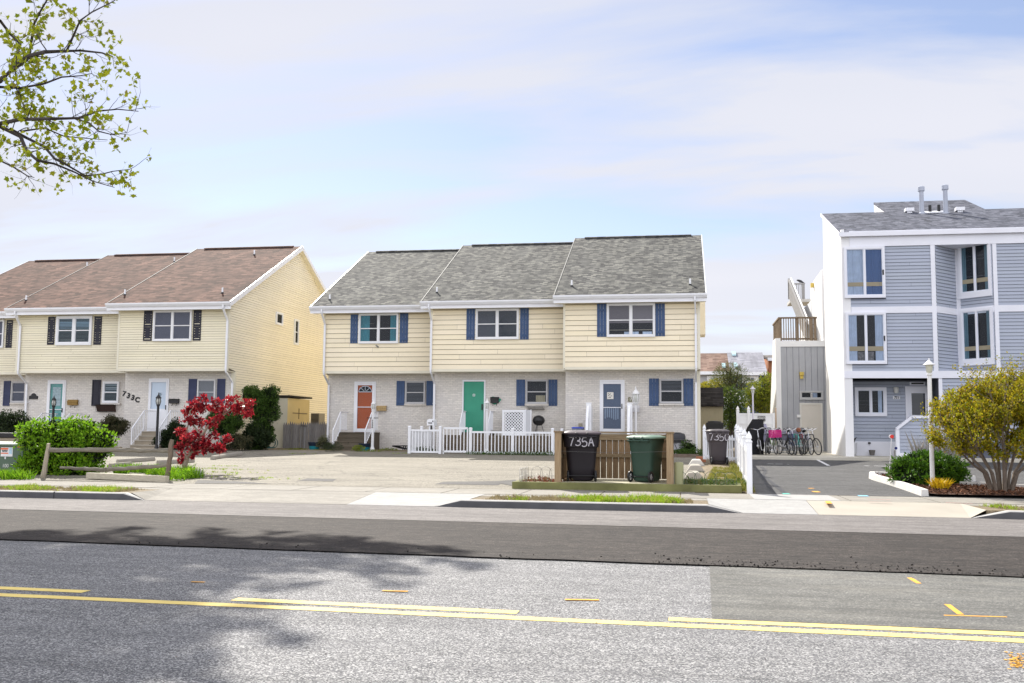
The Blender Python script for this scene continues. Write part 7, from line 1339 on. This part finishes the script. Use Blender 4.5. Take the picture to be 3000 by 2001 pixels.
vis = [([(-170, 300), (0, 236), (40, 200), (85, 165), (130, 152), (190, 150), (235, 148), (300, 155), (330, 165)], .07, .008, 1), ([(85, 165), (92, 120), (100, 70), (120, 30), (150, -20)], .035, .012, 2), ([(195, 150), (215, 105), (235, 60), (270, 35), (330, 5), (350, -10)], .026, .006, 2), ([(0, 255), (60, 258), (130, 245), (180, 226), (235, 222), (270, 215)], .03, .006, 2), ([(-170, 380), (0, 362), (60, 350), (150, 348), (230, 346), (290, 325), (345, 320), (405, 326)], .05, .006, 1), ([(215, 346), (260, 360), (290, 385), (330, 395), (372, 388)], .02, .005, 2), ([(-170, 345), (0, 370), (60, 400), (80, 445), (110, 470), (160, 480), (220, 505), (270, 530), (335, 549)], .05, .006, 1), ([(30, 378), (80, 405), (130, 430), (160, 465), (190, 480), (250, 515), (300, 510), (330, 502), (380, 496)], .035, .006, 1), ([(-150, 430), (0, 470), (40, 490), (80, 515), (100, 520)], .025, .006, 2), ([(60, 385), (130, 375), (190, 400), (250, 405), (315, 410)], .02, .005, 2), ([(45, 205), (50, 245), (62, 290), (75, 330)], .016, .006, 2), ([(0, 60), (30, 100), (60, 130), (50, 165), (40, 205)], .03, .012, 2)]
for uv, r0, r1, kd in vis:
    n = len(uv); dyb = r.uniform(-.5, .5); limb([q(u, v, dyb+.6*s(i*.9+u*.01)) for i, (u, v) in enumerate(uv)], r0*.85, r1, kd+1, 2, .34, .7)
vt = len(tips)
A0 = [q(-170, 300), q(-170, 380), q(-170, 345), q(-150, 430)]
for a in A0: m.tube([T4, T4.lerp(a, .5)+V((0, 0, .25)), a], [.12, .09, .06], 8, caps=False)
REJ = inframe
SH1, SH2 = s(R(30))/math.tan(R(41)), c(R(30))/math.tan(R(41)); cnt = 0; tr_ = 0
poly = [(0, 1535), (500, 1560), (1180, 1638), (1050, 1720), (900, 1800), (720, 1900), (560, 2001), (0, 2001)]
while cnt < 100 and tr_ < 20000:
    tr_ += 1; u, v = r.uniform(-500, 1180), r.uniform(1535, 2300)
    if u > 0 and (v-1530) < u*.085: continue
    if u > 1180-(v-1640)*1.9 and v > 1640: continue
    if v > 1740 and u > 900-(v-1640)*2.1: continue
    if r.random() > (1.1-.6*max(0, u)/1180)*(1 if v < 1650 else .42 if v < 1850 else .7) or (u < -250 and r.random() < .6): continue
    g_ = onZ(u, v, 0); h = r.uniform(5.0, 16.5) if v > 1660 else r.uniform(11.5, 17.0); tg = V((g_.x-SH1*h, g_.y+SH2*h, h)); st0 = V((-15.2, 18.9, max(4.4, min(11.5, h-1.5-.3*abs(tg.x+14.9)))))
    if inframe(tg) or (tg-st0).length > 11.5 or tg.y > 29: continue
    if any(inframe(st0.lerp(tg, k_/14)+V((0, 0, .4*s(math.pi*k_/14)))+V((o_, 0, 0))) for k_ in range(15) for o_ in (0, .35)): continue
    md = st0.lerp(tg, .5)+V((0, 0, .35))
    if inframe(md): continue
    cnt += 1; limb([st0, st0.lerp(md, .5)+V((0, 0, .15)), md, md.lerp(tg, .6), tg], .07, .014, 3, 2, .95, .75)
for i in range(14):
    an = i*2.4+r.uniform(-.2, .2); el = r.uniform(.05, 1.0); T4 = V((-14.9-.9*i/34, 18.75+.4*i/34, 4.6+6.6*i/34)); d = V((c(an)*c(el), s(an)*c(el)-.15, s(el))).normalized()
    L_ = r.uniform(3.6, 6.2); pts = [T4, T4+d*L_*.35+V((0, 0, .2)), T4+d*L_*.7+rdir(r)*.2, T4+d*L_+rdir(r)*.3]
    while len(pts) > 2 and any(inframe(x) for x in pts): pts.pop()
    if any(inframe(pts[i].lerp(pts[i+1], k_/6)+V((.3, 0, 0))) for i in range(len(pts)-1) for k_ in range(7)): continue
    limb(pts, .075, .02, 6, 2, 1.2, .7)
m.build('trunk', BARKD, st, smooth=True)
lm = MB()
def mapleleaf(p, d, nrm, z):
    d = d.normalized(); sd = d.cross(nrm)
    if sd.length < .05: return
    sd.normalize(); nn = sd.cross(d); out = [(0, 0), (.28, .12), (.55, .0), (.42, .30), (.72, .55), (.36, .58), (.0, 1.0), (-.36, .58), (-.72, .55), (-.42, .30), (-.55, .0), (-.28, .12)]
    vs = [lm.b.verts.new(p+sd*x*z+d*y*z+nn*abs(x)*z*.25) for x, y in out]
    ce = lm.b.verts.new(p+d*.35*z)
    for i in range(len(vs)): lm.b.faces.new((ce, vs[i], vs[(i+1) % len(vs)]))
for i, (p, d) in enumerate(tips):
    near = i < vt
    if near and r.random() < .38: continue
    if not near and inframe(p): continue
    if not near and (s(p.x*3.6+1)+s(p.y*4.1)+s(p.z*3.2+p.x) < .75): continue
    for _ in range(r.randint(2, 5) if near else 26):
        o = rdir(r)*(.09 if near else .26)*r.random()**.5; z = r.uniform(.045, .10) if near else r.uniform(.13, .24); ld = (d*.5+rdir(r)+V((0, 0, -.1))).normalized()
        if near: mapleleaf(p+o, ld, rdir(r), z)
        else:
            leaf_m = lm; leaf(leaf_m, p+o, ld, rdir(r), z, z*.8)
lm.build('crown', SPRING, st, fix=False)
# ------------------------------------------------------------------ background houses and trees
YH = 95.0; H = lambda u, v, Y=YH: onY(u, v, Y)
def farhouse(u0, u1, vt, ve, vb, wallm, roofm, lab, wins, Y=YH, ext=(0, 0), sky=()):
    a, b = H(u0, ve, Y), H(u1, ve, Y); x0, x1 = a.x-ext[0], b.x+ext[1]; ze = a.z; zr2 = H(u0, vt, Y+5).z; g = .6; t = thing('far_house', ((x0+x1)/2, Y, g), lab, 'house', 'houses in the street behind'); m = MB(); m.box(x0+.1, x1-.1, Y, Y+10, g, ze); m.hexa([(x0+.1, Y+.3, ze), (x0+.1, Y+9.7, ze), (x0+.1, Y+5, zr2-.2)], [(x1-.1, Y+.3, ze), (x1-.1, Y+9.7, ze), (x1-.1, Y+5, zr2-.2)]); m.build('wall', wallm, t); m = MB(); m.prism([(x0, Y-.4, ze-.1), (x0, Y+5, zr2), (x0, Y+10.4, ze-.1), (x0, Y+10.4, ze+.1), (x0, Y+5, zr2+.2), (x0, Y-.4, ze+.1)], (x1-x0, 0, 0)); rf = m.build('roof', roofm, t); m = MB(); m.box(x0, x1, Y-.5, Y-.4, ze-.2, ze+.1); m.build('gutter', METALW, t)
    for (ua, ub, va, vb2, col) in wins:
        p, q_ = H(ua, vb2, Y), H(ub, va, Y); m = MB(); m.box(p.x, q_.x, Y-.12, Y, p.z, q_.z); f = m.build('window', WHITEP, t); n = 2; w = (q_.x-p.x)
        m = MB()
        for i in range(n): m.box(p.x+w*(.27+.25*i), p.x+w*(.46+.25*i), Y-.14, Y-.11, p.z+.25, q_.z-.2)
        m.build('pane', col, f)
    for (ua, ub, va, vb2) in sky:
        d = ray((ua+ub)/2, (va+vb2)/2); sl = (zr2-ze)/5.4; k = (ze-CH-sl*(Y-.4))/(d.z-sl*d.y); p = EYE+d*k; w = (ub-ua)/2900*Y/2; m = MB(); m.prism([(p.x-w, p.y-.5, p.z-.5*sl+.22), (p.x+w, p.y-.5, p.z-.5*sl+.22), (p.x+w, p.y+.5, p.z+.5*sl+.22), (p.x-w, p.y+.5, p.z+.5*sl+.22)], (0, 0, .15)); m.build('skylight', paint('skylight_glass', (.45, .62, .65), .2, .05), rf)
    return t
PGL = plain('far_glass', (.30, .42, .45), .1, .6); DGL = plain('far_dark_glass', (.05, .07, .08), .1, .6)
farhouse(2046, 2138, 1041, 1092, 1270, paint('pale_grey_wall', (.42, .42, .44), .7, .06), shingle('far_brown_shingle', [(.15, .09, .07), (.20, .13, .10), (.24, .16, .12), (.28, .19, .15)], row=.3, w=.6), 'grey house with a brown roof in the street behind', [(2071, 2116, 1102, 1125, PGL)], ext=(20, 0), sky=((2115, 2126, 1077, 1082),))
farhouse(2137.5, 2247, 1039, 1094, 1270, paint('slate_blue_wall', (.075, .11, .20), .7, .08), shingle('far_grey_shingle', [(.25, .25, .28), (.29, .29, .32), (.33, .33, .36), (.36, .36, .40)], row=.3, w=.6), 'dark blue house with a pale grey roof in the street behind', [(2175, 2222, 1101, 1123, DGL), (2165, 2188, 1156, 1185, PGL)], ext=(0, 0), sky=((2144, 2156, 1041, 1048), (2150, 2160, 1075, 1082)))
farhouse(2248, 2400, 1046, 1052, 1270, paint('orange_brick_wall', (.40, .16, .07), .8, .08), shingle('far_dark_shingle', [(.10, .09, .09), (.14, .13, .12), (.18, .16, .15), (.2, .19, .18)], row=.3, w=.6), 'orange brown house partly hidden by the stair tower', [], Y=100, ext=(0, 6))
def fartree(u, vb, Y, blb, lab, leafm, n, size, seed, name='tree', trunkr=.14, top=None, bark=None, **k):
    p = onY(u, vb, Y); g = .6; t = thing(name, (p.x, Y, g), lab, 'tree', 'trees behind the fence'); L = [(tuple(onY(a, b, Y+dy)), rr) for a, b, dy, rr in blb]; m = MB(); tp = onY(top[0], top[1], Y); m.tube([(p.x, Y, g-.1), (p.x*.6+tp.x*.4, Y, g+(tp.z-g)*.45), tuple(tp)], [trunkr, trunkr*.7, trunkr*.25], 8); r_ = random.Random(seed)
    for ce, ra in L:
        ce = V(ce); f = max(.15, min(.85, (ce.z-g)/(tp.z-g)-.2)); b_ = V((p.x, Y, g)).lerp(V(tp), f)
        for j in range(3): m.tube([b_, b_.lerp(ce, .6)+rdir(r_)*.2, ce+V([x*y*.6 for x, y in zip(rdir(r_), ra)])], [trunkr*.4, trunkr*.25, .02], 5)
    m.build('trunk', bark or BARKD, t); m = MB(); blobs(m, L, n, size, seed, **k); m.build('crown', leafm, t, fix=False); return t
PINE = leafmat('pine_needle', [(.10, .13, .03), (.16, .18, .04), (.05, .08, .02), (.20, .20, .06)], .25)
fartree(2142, 1245, 62, [(2138, 1085, 0, (.9, .9, .45)), (2120, 1100, 0, (.8, .9, .35)), (2160, 1095, .3, (.8, .8, .3)), (2140, 1112, 0, (1.3, 1.0, .35)), (2115, 1128, 0, (.9, .8, .3)), (2175, 1120, 0, (.8, .8, .3)), (2190, 1130, 0, (.7, .8, .3)), (2150, 1135, .4, (.9, .8, .3))], 'sparse pine with a flat layered crown behind the shed', PINE, 3600, .20, 51, 'pine_tree', .2, (2140, 1082), asp=.12)
fartree(2140, 1245, 57, [(2140, 1165, 0, (1.0, .9, .7)), (2135, 1205, 0, (.9, .9, .9)), (2150, 1230, 0, (.9, .8, .7))], 'dark green leafy tree below the pine, right of the shed', leafmat('far_green', [(.04, .08, .015), (.08, .13, .02), (.14, .19, .03), (.02, .04, .012)], .3), 4200, .13, 52, top=(2140, 1150))
FY = leafmat('far_yellow', [(.20, .25, .015), (.28, .32, .025), (.12, .17, .015), (.36, .36, .04), (.08, .11, .015)], .4)
fartree(2232, 1205, 58, [(2232, 1150, 0, (1.1, 1.0, .8)), (2250, 1125, 0, (.7, .8, .6)), (2215, 1165, .2, (.8, .8, .6)), (2248, 1175, 0, (.9, .9, .8)), (2205, 1150, 0, (.5, .6, .35)), (2245, 1105, 0, (.4, .5, .3)), (2222, 1190, 0, (1.0, .8, .5)), (2195, 1170, .1, (.4, .4, .3))], 'airy yellow green tree behind the thin lamp post', FY, 5200, .12, 53, top=(2240, 1110))
fartree(2085, 1160, 66, [(2082, 1132, 0, (1.1, .9, .35)), (2065, 1136, 0, (.7, .8, .3)), (2105, 1122, .2, (.6, .6, .3)), (2090, 1150, 0, (1.2, .9, .4))], 'yellow bush showing above the dark shed roof', leafmat('far_gold', [(.34, .32, .02), (.45, .40, .03), (.22, .22, .02)], .4), 2600, .13, 54, 'bush', .1, (2085, 1135))
m = MB(); r = random.Random(55); Lr = [((x, 84+r.uniform(-2, 2), 1.2+r.uniform(0, .8)), (2.2, 1.5, 1.6)) for x in range(-12, 45, 3)]; blobs(m, Lr, 7000, .3, 56); tag(m.build('far_greenery', leafmat('far_mass', [(.05, .08, .02), (.09, .12, .03), (.12, .12, .05)], .3), fix=False), 'mixed greenery along the back gardens behind the fence', 'greenery', kind='stuff')
# ------------------------------------------------------------------ sun and sky
AZ, EL = R(30), R(42)                      # sun behind the houses, to the left
sun = bpy.data.lights.new('sun', 'SUN'); so = bpy.data.objects.new('sun', sun); COL.objects.link(so); sun.energy = 3.7; sun.angle = R(.5); sun.color = (1, .95, .87)
D = V((-s(AZ)*c(EL), c(AZ)*c(EL), s(EL))); so.rotation_euler = D.to_track_quat('Z', 'Y').to_euler(); so.location = (-20, 30, 40)
w = bpy.data.worlds.new('World'); sc.world = w; w.use_nodes = True; nt = w.node_tree; bg = nt.nodes['Background']
sk = N(nt, 'ShaderNodeTexSky'); sk.sky_type = 'NISHITA'; sk.sun_disc = False; sk.sun_elevation = EL; sk.sun_rotation = -AZ; sk.air_density = 1.0; sk.dust_density = .4; sk.ozone_density = 1.5
tc = N(nt, 'ShaderNodeTexCoord'); sp = N(nt, 'ShaderNodeSeparateXYZ'); nt.links.new(tc.outputs['Generated'], sp.inputs[0])
ad = N(nt, 'ShaderNodeMath', operation='ADD'); ad.inputs[1].default_value = .22; nt.links.new(sp.outputs['Z'], ad.inputs[0]); mx = N(nt, 'ShaderNodeMath', operation='MAXIMUM'); mx.inputs[1].default_value = .08; nt.links.new(ad.outputs[0], mx.inputs[0])
dx = N(nt, 'ShaderNodeMath', operation='DIVIDE'); dy = N(nt, 'ShaderNodeMath', operation='DIVIDE'); nt.links.new(sp.outputs['X'], dx.inputs[0]); nt.links.new(mx.outputs[0], dx.inputs[1]); nt.links.new(sp.outputs['Y'], dy.inputs[0]); nt.links.new(mx.outputs[0], dy.inputs[1])
cb = N(nt, 'ShaderNodeCombineXYZ'); nt.links.new(dx.outputs[0], cb.inputs['X']); nt.links.new(dy.outputs[0], cb.inputs['Y'])
mp = N(nt, 'ShaderNodeMapping'); mp.inputs['Scale'].default_value = (.8, 2.4, 1); mp.inputs['Rotation'].default_value = (0, 0, R(18)); mp.inputs['Location'].default_value = (3.1, .6, 0); nt.links.new(cb.outputs[0], mp.inputs[0])
n1 = N(nt, 'ShaderNodeTexNoise', Scale=1.3, Detail=7, Roughness=.52, Distortion=.35); nt.links.new(mp.outputs[0], n1.inputs['Vector'])
n2 = N(nt, 'ShaderNodeTexNoise', Scale=.42, Detail=3, Roughness=.5); nt.links.new(mp.outputs[0], n2.inputs['Vector'])
sm = N(nt, 'ShaderNodeMath', operation='MULTIPLY_ADD'); sm.inputs[1].default_value = .95; nt.links.new(n1.outputs['Fac'], sm.inputs[0]); nt.links.new(n2.outputs['Fac'], sm.inputs[2])
cov = ramp(nt, sm.outputs[0], [(.78, .16), (1.02, .96)])
skm = mix(nt, (0, 0, 0), sk.outputs[0], 1.0); ms = N(nt, 'ShaderNodeVectorMath', operation='SCALE'); ms.inputs['Scale'].default_value = .07; tn = mix(nt, sk.outputs[0], (1.0, .935, .985), 1.0, 'MULTIPLY'); nt.links.new(tn, ms.inputs[0])
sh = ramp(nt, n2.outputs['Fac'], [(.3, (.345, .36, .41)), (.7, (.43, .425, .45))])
bk2 = N(nt, 'ShaderNodeMapRange', interpolation_type='SMOOTHSTEP'); bk2.inputs['From Min'].default_value = .25; bk2.inputs['From Max'].default_value = -.8; bk2.inputs['To Min'].default_value = 1.0; bk2.inputs['To Max'].default_value = 2.15; nt.links.new(sp.outputs['Y'], bk2.inputs['Value'])  # clouds behind the camera brightened as added fill for the shaded facades
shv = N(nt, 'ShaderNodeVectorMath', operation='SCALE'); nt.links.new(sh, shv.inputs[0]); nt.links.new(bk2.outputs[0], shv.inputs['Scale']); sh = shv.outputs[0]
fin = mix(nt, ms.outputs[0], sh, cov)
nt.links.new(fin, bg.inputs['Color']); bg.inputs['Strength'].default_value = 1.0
sc.view_settings.view_transform = 'Standard'; sc.view_settings.look = 'None'; sc.view_settings.exposure = 1.1; sc.view_settings.gamma = 1
sc.cycles.max_bounces = 8; sc.cycles.transparent_max_bounces = 12; sc.cycles.use_denoising = True
